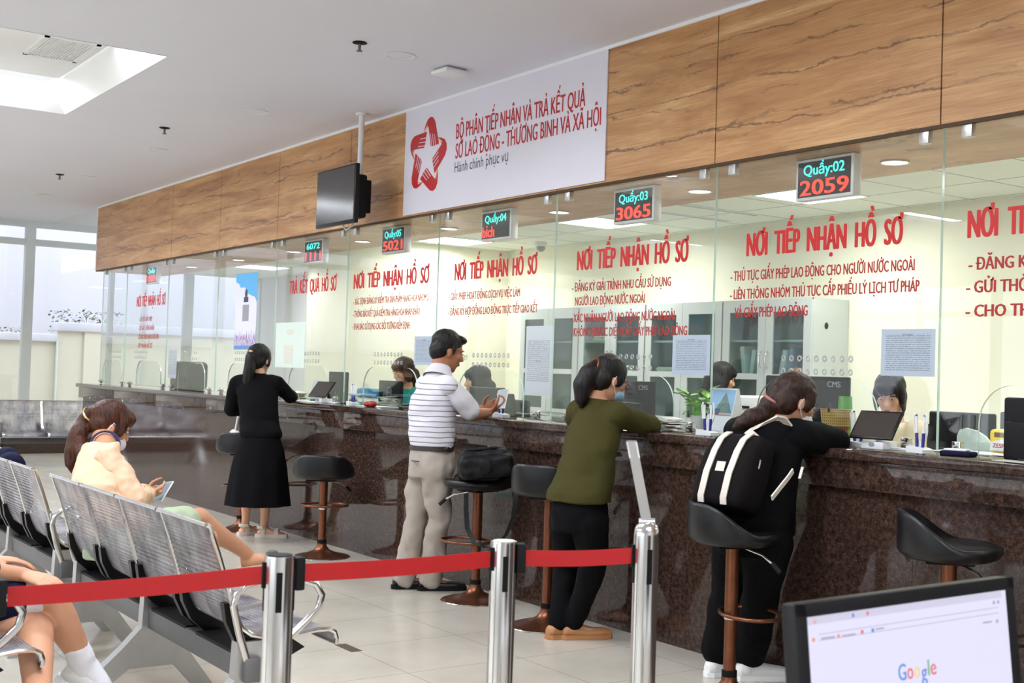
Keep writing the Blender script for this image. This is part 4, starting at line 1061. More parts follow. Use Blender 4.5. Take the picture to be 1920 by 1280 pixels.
def make_bench():
    t = thing('waiting_bench', 'x', 'bench', (0, 0, 0), 'perforated steel waiting benches')
    ns, w_ = 4, 0.515; pitch = 0.535
    xs = [(i - 1.5) * pitch for i in range(ns)]
    sm = None
    for x in xs:
        if sm is None:
            s = seat_mesh(w_).build('seat', M['perf'], t, angle=50)
            e = MB()
            for q in (-1, 1): e.tube([(q * (w_ / 2 + 0.004), y, z) for y, z in SEAT_PROF], 0.009, 8)
            e.tube([(-w_ / 2, -0.024, 0.842), (w_ / 2, -0.024, 0.842)], 0.007, 8); e.tube([(-w_ / 2, SEAT_PROF[-1][0], 0.392), (w_ / 2, SEAT_PROF[-1][0], 0.392)], 0.007, 8)
            ed = e.build('edge_tube', M['steel'], s)
            br = []
            for q in (-1, 1):
                k = MB(); k.prism([(0.055, 0.565), (0.066, 0.50), (0.10, 0.43), (0.15, 0.385), (0.22, 0.362), (0.31, 0.362), (0.36, 0.385), (0.30, 0.428), (0.20, 0.434), (0.15, 0.446), (0.115, 0.472), (0.092, 0.515), (0.075, 0.565)], lambda a, c: (q * 0.222 - 0.018, a, c), (0.036, 0, 0)); br.append(k.build('bracket', M['black'], s))
            k = MB(); k.box((0, 0.17, 0.378), (0.42, 0.10, 0.012)); k.build('seat_mount', M['blackm'], s)
            s.location = (x, 0, 0); sm = s
        else:
            c = copy_tree(sm, t); c.location = (x, 0, 0)
    L_ = ns * pitch
    b = MB(); b.box((0, 0.15, 0.335), (L_ + 0.06, 0.06, 0.085), bev=0.006); b.build('beam', M['beam'], t)
    for x in (-L_ / 2 + 0.03, 0.0, L_ / 2 - 0.03):
        b = MB(); b.prism(LEG, lambda a, c: (x - 0.028, a, c), (0.056, 0, 0)); b.build('leg', M['cast'], t)
    for x in (-L_ / 2 - 0.012, L_ / 2 + 0.012):
        b = MB()
        pts = [(x, 0.13, 0.37), (x, 0.10, 0.46), (x, 0.075, 0.56), (x, 0.085, 0.60), (x, 0.115, 0.63), (x, 0.16, 0.642), (x, 0.24, 0.642), (x, 0.32, 0.635), (x, 0.375, 0.615), (x, 0.40, 0.575), (x, 0.39, 0.53), (x, 0.35, 0.49), (x, 0.29, 0.44), (x, 0.23, 0.40), (x, 0.19, 0.37)]
        b.tube(pts, 0.0135, 10); b.build('armrest', M['steel'], t)
    return t
b1 = make_bench(); b1.location = (-5.32, 1.55, 0); b1['label'] = 'four-seat perforated steel bench in the middle, the woman in the peach jacket sits on it'
dup(b1, (-7.80, 1.55, 0), 'perforated steel bench at the left edge, in line behind the one the woman sits on')
dup(b1, (-17.62, 3.53, 0), 'farthest steel bench, facing us in front of the end window', radians(-90))
dup(b1, (-5.46, 0.58, 0), 'nearest steel bench in the lower left corner, carrying the person with bare crossed legs')

# ---- small things on the floor
o = tag(MB().span((-5.88, 2.785, 0), (-5.69, 2.845, 0.001)).build('floor_sticker', M['sticker'], None, origin=(-5.785, 2.815, 0)), 'small dark rectangular sticker on the floor tiles', 'sticker')
t = thing('waste_bin', 'white plastic waste bin under the left bench', 'bin', (-9.96, 2.18, 0))
b = MB(); b.lathe([(0.105, 0), (0.14, 0.24), (0.145, 0.245), (0.138, 0.247), (0.10, 0.01), (0, 0.01)], (0, 0, 0), 28); b.build('bucket', M['white_plastic'], t)
b = MB(); b.ell((0, 0, 0.235), (0.12, 0.12, 0.035)); b.build('green_liner', M['teal'], t)

# ---- desk monitor in the foreground
def CAMP(x, y, z): return EYE + RIGHT * x - UP * y + FWD * z
TL = CAMP(0.296, 0.418, 2.0); TR = CAMP(0.735, 0.429, 2.3); BLd = CAMP(0.296 + 0.006, 0.418 + 0.121, 2.0 - 0.013)
u = (TR - TL).normalized(); v = (BLd - TL); v = (v - u * v.dot(u)).normalized(); nrm = u.cross(v); W_, H_ = (TR - TL).length, 0.335
if nrm.dot(EYE - TL) < 0: nrm = -nrm
R_ = Matrix((u, -v, nrm)).transposed()
ctr = TL + u * W_ / 2 + v * H_ / 2; DESK_Z = (ctr + v * H_ / 2).z - 0.07
base = V((ctr.x, ctr.y, DESK_Z)) - V((nrm.x, nrm.y, 0)) * 0.08
t = thing('desk_monitor', 'black monitor showing a white search page, lower right corner', 'monitor', base, world=True)
b = MB(); b.box(ctr - nrm * 0.018, (W_, H_, 0.036), R_, bev=0.006); b.box(ctr - nrm * 0.05, (W_ * 0.6, H_ * 0.55, 0.04), R_, bev=0.012); b.build('case', M['black'], t)
b = MB()
for sx, sy, w2, h2 in ((0, 1, W_, 0.022), (0, -1, W_, 0.03), (1, 0, 0.02, H_), (-1, 0, 0.02, H_)):
    b.box(ctr + u * sx * (W_ - 0.02) / 2 - v * sy * (H_ - (0.022 if sy > 0 else 0.03)) / 2 + nrm * 0.002, (w2, h2, 0.008), R_, bev=0.002)
b.build('bezel', M['blackm'], t)
sc = MB(); sc.box(ctr + nrm * 0.0005, (W_ - 0.036, H_ - 0.046, 0.002), R_); sc = sc.build('screen', M['browser'], t, angle=None)
def on_screen(px, py, w2, h2, m_, name, dz=0.0018):
    r = ray(px, py); k = (ctr - EYE).dot(nrm) / r.dot(nrm); c = EYE + r * k
    bb = MB(); bb.box(c + nrm * dz, (w2, h2, 0.0004), R_); return bb.build(name, m_, sc, angle=None)
on_screen(1699, 1135, W_ - 0.04, 0.018, M['browser_bar'], 'tab_bar')
on_screen(1712, 1162, W_ - 0.09, 0.001, M['g_grey'], 'bar_line'); on_screen(1712, 1173, W_ - 0.09, 0.001, M['g_grey'], 'bar_line')
for px, py, c in [(1526, 1166, 'g_orange'), (1524, 1199, 'g_orange'), (1571, 1192, 'g_orange'), (1615, 1184, 'g_red'), (1635, 1181, 'g_blue'), (1598, 1153, 'g_blue'), (1625, 1149, 'g_red'), (1862, 1129, 'g_grey'), (1870, 1128, 'g_grey'), (1868, 1164, 'g_grey')]: on_screen(px, py, 0.006, 0.006, M[c], 'page_icon')
for px, py, w2 in [(1590, 1190, 0.030), (1648, 1178, 0.02), (1850, 1166, 0.024), (1551, 1195, 0.03)]: on_screen(px, py, w2, 0.003, M['g_grey'], 'page_text')
r = ray(1683, 1276); k = (ctr - EYE).dot(nrm) / r.dot(nrm); c0 = EYE + r * k + nrm * 0.002
adv = 0
for ch, c, w2 in zip('Google', ('g_blue', 'g_red', 'g_yellow', 'g_blue', 'g_green', 'g_red'), (0.019, 0.0148, 0.0148, 0.0148, 0.0045, 0.0145)):
    text_obj(ch, M[c], sc, 'page_logo_letter', *(c0 + u * adv + (v * 0.0055 if ch == 'g' else V((0, 0, 0)))), h=0.0265, wd=w2, bold=0.02, facing=Matrix((u, -v, nrm)).transposed()); adv += w2 + 0.0022
b = MB(); b.cyl(V((base.x, base.y, DESK_Z + 0.008)), ctr - nrm * 0.06, 0.022); b.build('stand_neck', M['blackm'], t)
b = MB(); b.lathe([(0.11, 0), (0.11, 0.006), (0.04, 0.012), (0, 0.012)], (base.x, base.y, DESK_Z), 32); b.build('stand_foot', M['blackm'], t)
dt = thing('reception_desk', 'pale desk under the monitor, below the lower right corner', 'desk', (base.x + 0.1, base.y, 0), rotz=atan2(u.y, u.x), world=False)
b = MB(); b.box((0, 0, DESK_Z - 0.0125), (1.3, 0.62, 0.025), bev=0.004); b.build('desk_top', M['white_plastic'], dt)
for sx in (-1, 1):
    b = MB(); b.box((sx * 0.6, 0, (DESK_Z - 0.025) / 2), (0.03, 0.56, DESK_Z - 0.025)); b.build('side_panel', M['white_plastic'], dt)
# ---------------------------------------------------------------- staff side of the counter
W1 = Z_TOP
def cabinet(x0, label):
    w_, d_, h_ = 1.065, 0.44, 2.08; yf = 7.43
    t = thing('filing_cabinet', label, 'cabinet', (x0 + w_ / 2, yf, 0), 'grey filing cabinets along the back wall', world=True)
    b = MB()
    b.span((x0, yf + 0.02, 0), (x0 + 0.02, yf + d_ - 0.005, h_)); b.span((x0 + w_ - 0.02, yf + 0.02, 0), (x0 + w_, yf + d_ - 0.005, h_))
    b.span((x0 + 0.02, yf + 0.02, h_ - 0.02), (x0 + w_ - 0.02, yf + d_ - 0.005, h_)); b.span((x0 + 0.02, yf + 0.02, 0), (x0 + w_ - 0.02, yf + d_ - 0.005, 0.05))
    b.span((x0 + 0.02, yf + d_ - 0.02, 0.05), (x0 + w_ - 0.02, yf + d_ - 0.005, h_ - 0.02)); b.span((x0 + 0.02, yf + 0.02, 0.96), (x0 + w_ - 0.02, yf + 0.05, 1.0))
    b.build('carcass', M['cabinet'], t)
    for z in (1.0, 1.415, 1.72):
        b = MB(); b.span((x0 + 0.022, yf + 0.05, z), (x0 + w_ - 0.022, yf + d_ - 0.025, z + 0.018)); b.build('shelf', M['cabinet'], t)
    for s in (0, 1):
        dx0 = x0 + 0.005 + s * (w_ / 2 - 0.003); dx1 = dx0 + w_ / 2 - 0.007; f = 0.085
        b = MB()
        b.span((dx0, yf, 1.0), (dx0 + f, yf + 0.02, h_ - 0.005)); b.span((dx1 - f, yf, 1.0), (dx1, yf + 0.02, h_ - 0.005))
        for z0, z1 in ((1.0, 1.04), (1.40, 1.45), (1.97, h_ - 0.005)): b.span((dx0 + f, yf, z0), (dx1 - f, yf + 0.02, z1))
        d = b.build('glazed_door', M['cabinet'], t)
        for z0, z1 in ((1.04, 1.40), (1.45, 1.97)):
            b = MB(); b.span((dx0 + f, yf + 0.008, z0), (dx1 - f, yf + 0.011, z1)); b.build('pane', M['cab_glass'], d, angle=None)
        hx = dx1 - 0.035 if s == 0 else dx0 + 0.035
        b = MB(); b.tube([(hx, yf, 1.50), (hx, yf - 0.025, 1.515), (hx, yf - 0.03, 1.57), (hx, yf - 0.025, 1.625), (hx, yf, 1.64)], 0.006, 8); b.build('handle', M['steel'], d)
        b = MB(); b.span((dx0, yf, 0.06), (dx1, yf + 0.02, 0.955)); d = b.build('solid_door', M['cabinet'], t)
        b = MB(); b.tube([(hx, yf, 0.70), (hx, yf - 0.028, 0.715), (hx, yf - 0.028, 0.79), (hx, yf, 0.805)], 0.006, 8); b.build('handle', M['steel'], d)
    return t
CX = [-8.165, -9.24, -10.315, -11.39]
for x, l_ in zip(CX, ['grey glazed filing cabinet at the right end of the row, holding an orange folder', 'second grey filing cabinet from the right, behind the green pot plant', 'third grey filing cabinet from the right, behind the woman in green', 'leftmost grey filing cabinet, behind the tall notice']): cabinet(x, l_)
b = MB(); b.ell((-7.098, 7.60, 1.855), (0.004, 0.022, 0.028)); tag(b.build('cabinet_lock', M['blackm'], None, origin=(-7.098, 7.60, 1.855)), 'black oval lock plate on the side of the right-hand filing cabinet', 'lock')
rnd = random.Random(11)
def folder(x, z, w_, h_, lean, m_, label, grp='folders in the filing cabinets'):
    b = MB(); R_ = Matrix.Rotation(radians(lean), 3, 'Y'); k = abs(sin(radians(lean))) * w_ / 2 + cos(radians(lean)) * h_ / 2
    b.box((x, 7.62, z + k), (w_, 0.22, h_), R_, bev=0.003); o = b.build('file_folder', m_, None, origin=(x, 7.62, z)); return tag(o, label, 'folder', grp)
M['folder_a'] = mat('pale_folder', (222, 226, 232), 0.6, var=0.03); M['folder_b'] = mat('blue_grey_folder', (134, 158, 184), 0.6, var=0.05)
folder(-7.98, 1.433, 0.05, 0.25, -8, M['folder_a'], 'tall white folder leaning left, left pane of the right-hand cabinet')
folder(-7.86, 1.433, 0.05, 0.22, 10, M['folder_a'], 'white folder leaning right, left pane of the right-hand cabinet')
folder(-7.75, 1.433, 0.03, 0.16, 14, M['folder_b'], 'small blue grey folder beside the middle stile of the right-hand cabinet')
folder(-7.50, 1.433, 0.05, 0.22, 12, M['folder_a'], 'pale folder leaning right, right pane of the right-hand cabinet')
folder(-7.42, 1.433, 0.03, 0.24, 12, M['folder_b'], 'blue grey folder leaning right, right pane of the right-hand cabinet')
tag(MB().box((-7.26, 7.6, 1.448), (0.20, 0.26, 0.03)).build('paper_stack', M['paper'], None, origin=(-7.26, 7.6, 1.433)), 'flat paper pile under the orange folder in the right-hand cabinet', 'papers')
tag(MB().box((-7.26, 7.6, 1.485), (0.20, 0.25, 0.044), bev=0.003).build('orange_folder', M['orange'], None, origin=(-7.26, 7.6, 1.463)), 'bright orange folder lying in the right-hand filing cabinet', 'folder')
for x, z, n, l_ in [(-9.0, 1.433, 5, 'low stack of papers on the middle shelf of the second cabinet'), (-8.55, 1.018, 7, 'paper stack low in the second cabinet'), (-10.0, 1.738, 4, 'paper stack on the top shelf of the third cabinet'), (-9.62, 1.433, 6, 'paper stack on the middle shelf of the third cabinet')]:
    b = MB()
    for k in range(n): b.box((x + rnd.uniform(-.015, .015), 7.62 + rnd.uniform(-.01, .01), z + 0.006 + k * 0.012), (0.24, 0.28, 0.011))
    tag(b.build('paper_stack', M['paper_old'], None, origin=(x, 7.62, z)), l_, 'papers', 'paper stacks in the filing cabinets')

# monitors and laptops with their backs to us
def back_monitor(x0, x1, y, z0, z1, label, logo=None, on_desk=True, lean=0, ring=False):
    zb = 0.752 if on_desk else W1
    t = thing('computer_monitor', label, 'monitor', ((x0 + x1) / 2, y, zb), 'dark screens standing behind the glass', world=True)
    cx, w_ = (x0 + x1) / 2, x1 - x0; R_ = Matrix.Rotation(radians(lean), 3, 'X')
    b = MB(); b.box((cx, y, (z0 + z1) / 2), (w_, 0.03, z1 - z0), R_, bev=0.008); b.build('case', M['blackm'], t)
    b = MB(); b.box((cx, y + 0.016, (z0 + z1) / 2), (w_ - 0.02, 0.004, z1 - z0 - 0.02), R_); b.build('screen', M['screen_off'], t)
    b = MB()
    if zb < z0 - 0.03:
        b.box((cx, y + 0.01, (zb + z0) / 2 + 0.03), (0.06, 0.02, z0 - zb + 0.06)); b.box((cx, y + 0.01, zb + 0.006), (0.24, 0.18, 0.012), bev=0.004)
    else: b.box((cx, y + 0.06, zb + 0.008), (w_, 0.15, 0.016), bev=0.004)
    b.build('foot', M['black'], t)
    if logo:
        if ring:
            b = MB(); c = V((cx, y - 0.017, (z0 + z1) / 2)); b.tube([c + V((0.042 * cos(q), 0, 0.042 * sin(q))) for q in [i / 24 * 2 * pi for i in range(24)]], 0.003, 6, closed=True); b.build('logo_ring', M['grey_plastic'], t)
            text_obj(logo, M['grey_plastic'], t, 'logo_lettering', cx, y - 0.0165, (z0 + z1) / 2 - 0.008, 0.018, 0.055, bold=0.03, align='C')
        else: text_obj(logo, M['grey_plastic'], t, 'logo_lettering', x1 - 0.145 if w_ > .4 else x1 - 0.115, y - 0.0165, z1 - 0.055, 0.03, 0.098, bold=0.03)
    return t
back_monitor(-5.17, -4.55, 5.06, 1.02, 1.425, 'large black monitor back with grey CMS lettering, behind the woman with the backpack', 'CMS')
back_monitor(-6.60, -6.18, 5.06, 1.02, 1.365, 'black monitor back with CMS lettering, right of the head of the woman in green', 'CMS')
back_monitor(-6.17, -5.98, 4.80, W1 + 0.016, 1.235, 'small black screen edge beside the CMS monitor of the woman in green', None, False, 10)
back_monitor(-9.41, -9.03, 4.78, W1 + 0.012, 1.30, 'black screen back with a round grey DELL logo, left of the man in the polo', 'DELL', False, 0, True)
back_monitor(-7.99, -7.53, 4.80, W1 + 0.014, 1.285, 'black laptop back in front of the staff member right of the polo', None, False, 6)
back_monitor(-7.43, -7.28, 4.72, W1 + 0.014, 1.25, 'narrow black tablet stand right of the phone of the man in the polo', None, False, 14)
back_monitor(-11.03, -10.66, 5.08, 1.02, 1.355, 'dark monitor back seen through the opening right of the woman in the black skirt', None)
back_monitor(-4.14, -3.75, 5.22, 0.95, 1.265, 'dark monitor behind the glass, right of the staff member in the right-hand booth', None)
back_monitor(-3.80, -3.36, 5.34, 0.93, 1.275, 'second dark monitor further back, above the pale rounded holder', None)
t = thing('kiosk_printer', 'black kiosk printer standing on the worktop near the far left end', 'printer', (-14.05, 4.76, W1), world=True)
b = MB(); b.box((-14.05, 4.77, W1 + 0.155), (0.66, 0.22, 0.31), bev=0.05, seg=4); b.build('body', M['black'], t)
b = MB(); b.box((-13.94, 4.652, W1 + 0.09), (0.26, 0.02, 0.10), bev=0.004); b.box((-14.05, 4.655, W1 + 0.20), (0.5, 0.012, 0.006)); b.build('paper_slot', M['blackm'], t)
t = thing('payment_terminal', 'black screen housing at the right edge, in front of the glass', 'terminal', (-2.90, 4.44, W1), world=True)
b = MB(); b.box((-2.905, 4.44, W1 + 0.128), (0.46, 0.05, 0.255), bev=0.012, seg=3); b.box((-2.89, 4.41, W1 + 0.085), (0.44, 0.05, 0.15), bev=0.012, seg=3); b.build('housing', M['blackm'], t)
b = MB(); b.box((-2.90, 4.45, W1 + 0.006), (0.3, 0.12, 0.012), bev=0.003); b.build('foot', M['black'], t)

# rating tablets on white stands
def tablet(px0, y0, label, corners):
    """corners: bottom-left, bottom-right, top-right, top-left"""
    bl, br, tr, tl = corners; u = (br - bl).normalized(); v = (tl - bl); v = (v - u * v.dot(u)); H_ = v.length; v.normalize(); n_ = u.cross(v)
    c = (bl + br + tr + tl) / 4; R_ = Matrix((u, v, n_)).transposed(); W_ = (br - bl).length
    t = thing('rating_tablet', label, 'tablet', (c.x, c.y, W1), 'tilted tablets on the counter', world=True)
    b = MB(); b.box(c, (W_, H_, 0.012), R_, bev=0.004); b.build('tablet_case', M['black'], t)
    b = MB(); b.box(c + n_ * 0.0065, (W_ - 0.022, H_ - 0.022, 0.001), R_); b.build('tablet_screen', M['tablet_screen'], t)
    b = MB(); b.box((c.x, c.y + 0.02, W1 + 0.018), (0.13, 0.10, 0.036), bev=0.006); b.cyl((c.x, c.y + 0.03, W1 + 0.03), c - n_ * 0.01, 0.02, n=16); b.box((c.x + 0.06, c.y + 0.05, W1 + 0.006), (0.28, 0.05, 0.012), bev=0.003); b.build('tablet_stand', M['white_plastic'], t)
    b = MB(); b.ell((c.x, c.y - 0.031, W1 + 0.022), (0.018, 0.002, 0.010)); b.build('stand_badge', M['grey_plastic'], t)
def tab_pts(x, y, w_, h_, tilt, yaw):
    R_ = Matrix.Rotation(radians(yaw), 3, 'Z') @ Matrix.Rotation(radians(tilt), 3, 'X'); c = V((x, y, W1 + 0.035 + h_ / 2 * sin(radians(tilt)) + 0.012))
    return [c + R_ @ V((a * w_ / 2, e * h_ / 2, 0)) for a, e in ((-1, -1), (1, -1), (1, 1), (-1, 1))]
tablet(0, 0, 'tilted black tablet on a white stand, right of the woman with the backpack', tab_pts(-3.79, 4.40, 0.225, 0.155, 52, 8))
tablet(0, 0, 'tilted dark tablet on the counter right of the woman in the black skirt', tab_pts(-9.66, 4.38, 0.235, 0.16, 52, 12))

# pen pairs on white bases
def pen_stand(x, y, label, rz=0):
    t = thing('pen_stand', label, 'pen holder', (x, y, W1), 'white pen stands on the counter', radians(rz))
    b = MB(); b.prism([(-0.05, 0), (0.05, 0), (0.05, 0.014), (0.02, 0.022), (-0.05, 0.028)], lambda a, c: (a, -0.035, c), (0, 0.07, 0)); b.build('base', M['white_plastic'], t)
    for s in (-1, 1):
        b = MB(); b.cyl((s * 0.017, 0, 0.024), (s * 0.021, 0, 0.085), 0.0075, n=12); o = b.build('pen', M['navy_plastic'], t)
        b = MB(); b.cyl((s * 0.021, 0, 0.085), (s * 0.024, 0, 0.158), 0.0065, n=12); b.build('pen_barrel', M['white_plastic'], o)
        b = MB(); b.cyl((s * 0.024, 0, 0.154), (s * 0.0245, 0, 0.166), 0.006, 0.004, n=12); b.build('pen_tip', M['navy_plastic'], o)
        b = MB(); b.tube([(s * 0.024, 0, 0.16), (s * 0.034, 0, 0.168), (s * 0.04, 0, 0.15), (s * 0.037, 0.005, 0.09), (s * 0.01, 0.01, 0.04), (0, 0.012, 0.022)], 0.0042, 8); b.build('cord', M['white_plastic'], t)
pen_stand(-4.93, 4.40, 'white pen stand with two blue pens beside the desk calendar', 10); pen_stand(-3.96, 4.47, 'white pen stand with two blue pens left of the right-hand tablet', 10); pen_stand(-3.56, 4.42, 'white pen stand with two blue pens right of the right-hand tablet', -6)
pen_stand(-9.20, 4.44, 'white pen stand beside the clear box with the blue lid'); pen_stand(-7.10, 4.50, 'white pen stand under the tall printed notice, right of the phone', 10)

def paper_bundle(x, y, n, label, s=1.0):
    b = MB()
    for k in range(n):
        R_ = Matrix.Rotation(rnd.uniform(-0.5, 0.5), 3, 'Z') @ Matrix.Rotation(rnd.uniform(-0.12, 0.12), 3, 'Y')
        b.box((x + rnd.uniform(-.012, .012), y + rnd.uniform(-.012, .012), W1 + 0.010 + k * 0.0085), (0.135 * s, 0.10 * s, 0.006), R_)
    o = b.build('receipt_bundle', M['paper_old'], None, origin=(x, y, W1)); tag(o, label, 'papers', 'untidy bundles of slips on the counter')
paper_bundle(-5.30, 4.47, 8, 'untidy bundle of slips left of the green pot plant'); paper_bundle(-10.34, 4.48, 8, 'untidy bundle of slips beside the elbow of the woman in the black skirt', 1.1); paper_bundle(-9.10, 4.70, 8, 'untidy bundle of slips left of the black DELL screen')
def sheet_(x, y, w_, d_, rz, label, m_='paper', z=0.0):
    b = MB(); R_ = Matrix.Rotation(radians(rz), 3, 'Z'); b.box((x, y, W1 + 0.0015 + z), (w_, d_, 0.002), R_); o = b.build('paper_sheet', M[m_], None, origin=(x, y, W1 + z)); tag(o, label, 'paper', 'loose sheets on the counter')
sheet_(-3.42, 4.72, 0.5, 0.22, 5, 'white sheets behind the blue stamp pad'); sheet_(-3.12, 4.66, 0.36, 0.21, -14, 'white sheet below the yellow packet', 'paper', 0.003); sheet_(-2.95, 4.40, 0.3, 0.21, -4, 'cream sheet at the counter edge, far right', 'paper_old')
sheet_(-5.58, 4.36, 0.30, 0.20, 6, 'white sheet under the forearms of the woman in green'); sheet_(-9.92, 4.40, 0.5, 0.2, 8, 'white sheets under the left-hand tablet'); sheet_(-8.93, 4.48, 0.42, 0.21, 4, 'white sheets in front of the DELL screen'); sheet_(-7.62, 4.60, 0.55, 0.2, 4, 'white sheets beside the hands of the man in the polo')
t = thing('stamp_pad', 'dark blue stamp pad on the counter edge, right', 'stamp pad', (-3.34, 4.40, W1)); b = MB(); b.box((0, 0, 0.011), (0.14, 0.08, 0.022), Matrix.Rotation(0.2, 3, 'Z'), bev=0.008, seg=3); b.build('pad_case', M['navy'], t); b = MB(); b.box((-0.015, 0.01, 0.026), (0.10, 0.055, 0.008), Matrix.Rotation(0.25, 3, 'Z'), bev=0.003); b.build('crumpled_slip', M['paper'], t)
t = thing('bottle_of_ink', 'small dark bottle in front of the glass between two booths, left', 'bottle', (-9.72, 4.47, W1)); b = MB(); b.lathe([(0.017, 0), (0.017, 0.05), (0.01, 0.06), (0.01, 0.075), (0, 0.075)], (0, 0, 0), 20); b.build('bottle_body', M['blackm'], t)
t = thing('glass_tumbler', 'clear tumbler on the counter left of the pen stand with the blue-lidded box', 'glass', (-9.46, 4.45, W1)); b = MB(); b.lathe([(0.03, 0), (0.04, 0.095), (0.038, 0.095), (0.028, 0.006), (0, 0.006)], (0, 0, 0), 28); b.build('tumbler_wall', M['jar_glass'], t)
t = thing('plastic_box', 'clear plastic box with a blue lid left of the DELL screen', 'box', (-9.00, 4.42, W1), world=False)
b = MB(); b.box((0, 0, 0.04), (0.20, 0.13, 0.08), bev=0.008); b.build('box_body', M['jar_glass'], t); b = MB(); b.box((0, 0, 0.087), (0.21, 0.14, 0.014), bev=0.004); b.build('lid', M['folder_b'], t)
t = thing('red_purse', 'small red brown purse at the counter edge left of the DELL screen', 'purse', (-8.74, 4.36, W1)); b = MB(); b.ell((-0.035, 0, 0.022), (0.045, 0.035, 0.022)); b.ell((0.04, 0, 0.026), (0.04, 0.035, 0.026)); b.build('purse_body', mat('red_leather', (156, 46, 30), 0.45, var=0.15), t)
t = thing('acrylic_card_stand', 'white card stand behind the opening right of the woman in the black skirt', 'card stand', (-10.45, 4.68, W1))
b = MB(); b.box((0, 0, 0.095), (0.165, 0.006, 0.17), Matrix.Rotation(radians(-10), 3, 'X')); b.build('card', M['white_plastic'], t); b = MB(); b.box((0, 0.02, 0.006), (0.16, 0.07, 0.012)); b.build('card_foot', mat('green_felt', (20, 120, 66), 0.8, var=0.1), t)
# calendar, plant, basket, packet
t = thing('desk_calendar', 'tall easel calendar with a mountain picture between the two CMS monitors', 'calendar', (-5.15, 4.72, W1), world=True)
cx, cy_ = -5.15, 4.72
b = MB(); b.prism([(-0.06, 0), (0.07, 0), (0.012, 0.245), (0.0, 0.245)], lambda a, c: (cx - 0.10, cy_ + a, W1 + c), (0.20, 0, 0)); b.build('easel', M['white_plastic'], t)
R_ = Matrix.Rotation(radians(-13.8), 3, 'X')
def onface(u_, v_, w2, h2, m_, nm, d=0.0015):
    q = MB(); c = V((cx + u_, cy_ - 0.06 + 0.06 * v_ / 0.245 - d, W1 + v_)); q.box(c, (w2, 0.0012, h2), R_); return q.build(nm, m_, t, angle=None)
onface(0.0, 0.168, 0.185, 0.14, mat('sky_print', (150, 190, 226), 0.5, var=0.06), 'picture')
q = MB(); q.prism([(-0.05, 0.11), (0.02, 0.222), (0.092, 0.11)], lambda a, c: (cx + a, cy_ - 0.06 + 0.06 * c / 0.245 - 0.0035, W1 + c), (0, 0.0008, 0)); q.build('picture_mountain', mat('mountain_print', (112, 136, 132), 0.6, var=0.25, vscale=40), t, angle=None)
onface(-0.05, 0.115, 0.085, 0.035, mat('lake_print', (60, 98, 128), 0.5, var=0.2, vscale=50), 'picture_lake', 0.0042); onface(0.01, 0.052, 0.17, 0.085, M['paper'], 'date_sheet', 0.002); onface(0.02, 0.098, 0.14, 0.006, M['orange'], 'date_band', 0.003)
t = thing('potted_plant', 'bright green trailing pot plant behind the glass left of the calendar', 'plant', (-5.47, 4.82, W1))
b = MB(); b.lathe([(0.04, 0), (0.055, 0.08), (0.05, 0.08), (0.04, 0.07), (0, 0.07)], (0, 0, 0), 28); b.build('pot', M['white_plastic'], t)
b = MB(); lf = MB()
for k in range(26):
    a = rnd.uniform(0, 2 * pi); r = rnd.uniform(0.02, 0.13); z = rnd.uniform(0.10, 0.235) - r * 0.4; p0 = V((0.3 * r * cos(a), 0.3 * r * sin(a), 0.07)); p1 = V((r * cos(a), 0.7 * r * sin(a), z + 0.03))
    b.tube([p0, (p0 + p1) / 2 + V((0, 0, 0.02)), p1], 0.0018, 5)
    d = V((cos(a), 0.7 * sin(a), rnd.uniform(-0.6, 0.5))).normalized(); sd = d.cross(V((0, 0, 1))).normalized(); L_ = rnd.uniform(0.05, 0.085); nn = sd.cross(d)
    def fn(u, v, p1=p1, d=d, sd=sd, L_=L_, nn=nn):
        w2 = 0.42 * L_ * sin(pi * min(1, u * 0.98 + 0.02)) ** 0.8 * (1.15 - 0.5 * u); s_ = (v - 0.5) * 2
        return p1 + d * (u * L_) + sd * (s_ * w2) + nn * (0.10 * L_ * (s_ * s_ - u * u))
    lf.sheet(fn, 7, 4)
lf.build('leaves', M['leaf'], t, angle=60); b.build('stems', M['leaf'], t)
t = thing('wicker_basket', 'woven basket between the large CMS monitor and the right-hand tablet', 'basket', (-4.385, 4.78, W1))
b = MB(); b.lathe([(0.06, 0), (0.078, 0.155), (0.081, 0.16), (0.075, 0.16), (0.056, 0.008), (0, 0.008)], (0, 0, 0), 40); b.build('basket_body', M['rattan'], t)
b = MB(); b.ell((0.02, -0.072, 0.168), (0.009, 0.008, 0.026)); b.build('black_peg', M['black'], t)
t = thing('green_tumbler', 'green glazed tumbler rising behind the woven basket', 'cup', (-4.445, 4.915, W1)); b = MB(); b.lathe([(0.030, 0), (0.038, 0.15), (0.034, 0.225), (0.031, 0.225), (0.034, 0.15), (0, 0.14)], (0, 0, 0), 32); b.build('tumbler_body', M['green_cup'], t)
t = thing('yellow_packet', 'yellow fruit packet with a white wave behind the glass, far right', 'packet', (-3.33, 4.82, W1), world=True)
b = MB(); b.box((-3.33, 4.84, W1 + 0.054), (0.30, 0.09, 0.108), bev=0.02, seg=3); b.build('wrapper', M['yellow'], t)
q = MB(); q.prism([(-0.14, 0.012), (0.14, 0.012), (0.14, 0.03), (0.06, 0.052), (-0.02, 0.066), (-0.09, 0.062), (-0.14, 0.05)], lambda a, c: (-3.33 + a, 4.7945, W1 + c), (0, 0.001, 0)); q.build('white_wave', M['white_plastic'], t, angle=None)
text_obj('ZESPRI', M['banner_red'], t, 'packet_lettering', -3.455, 4.794, W1 + 0.026, 0.018, 0.085, bold=0.04)
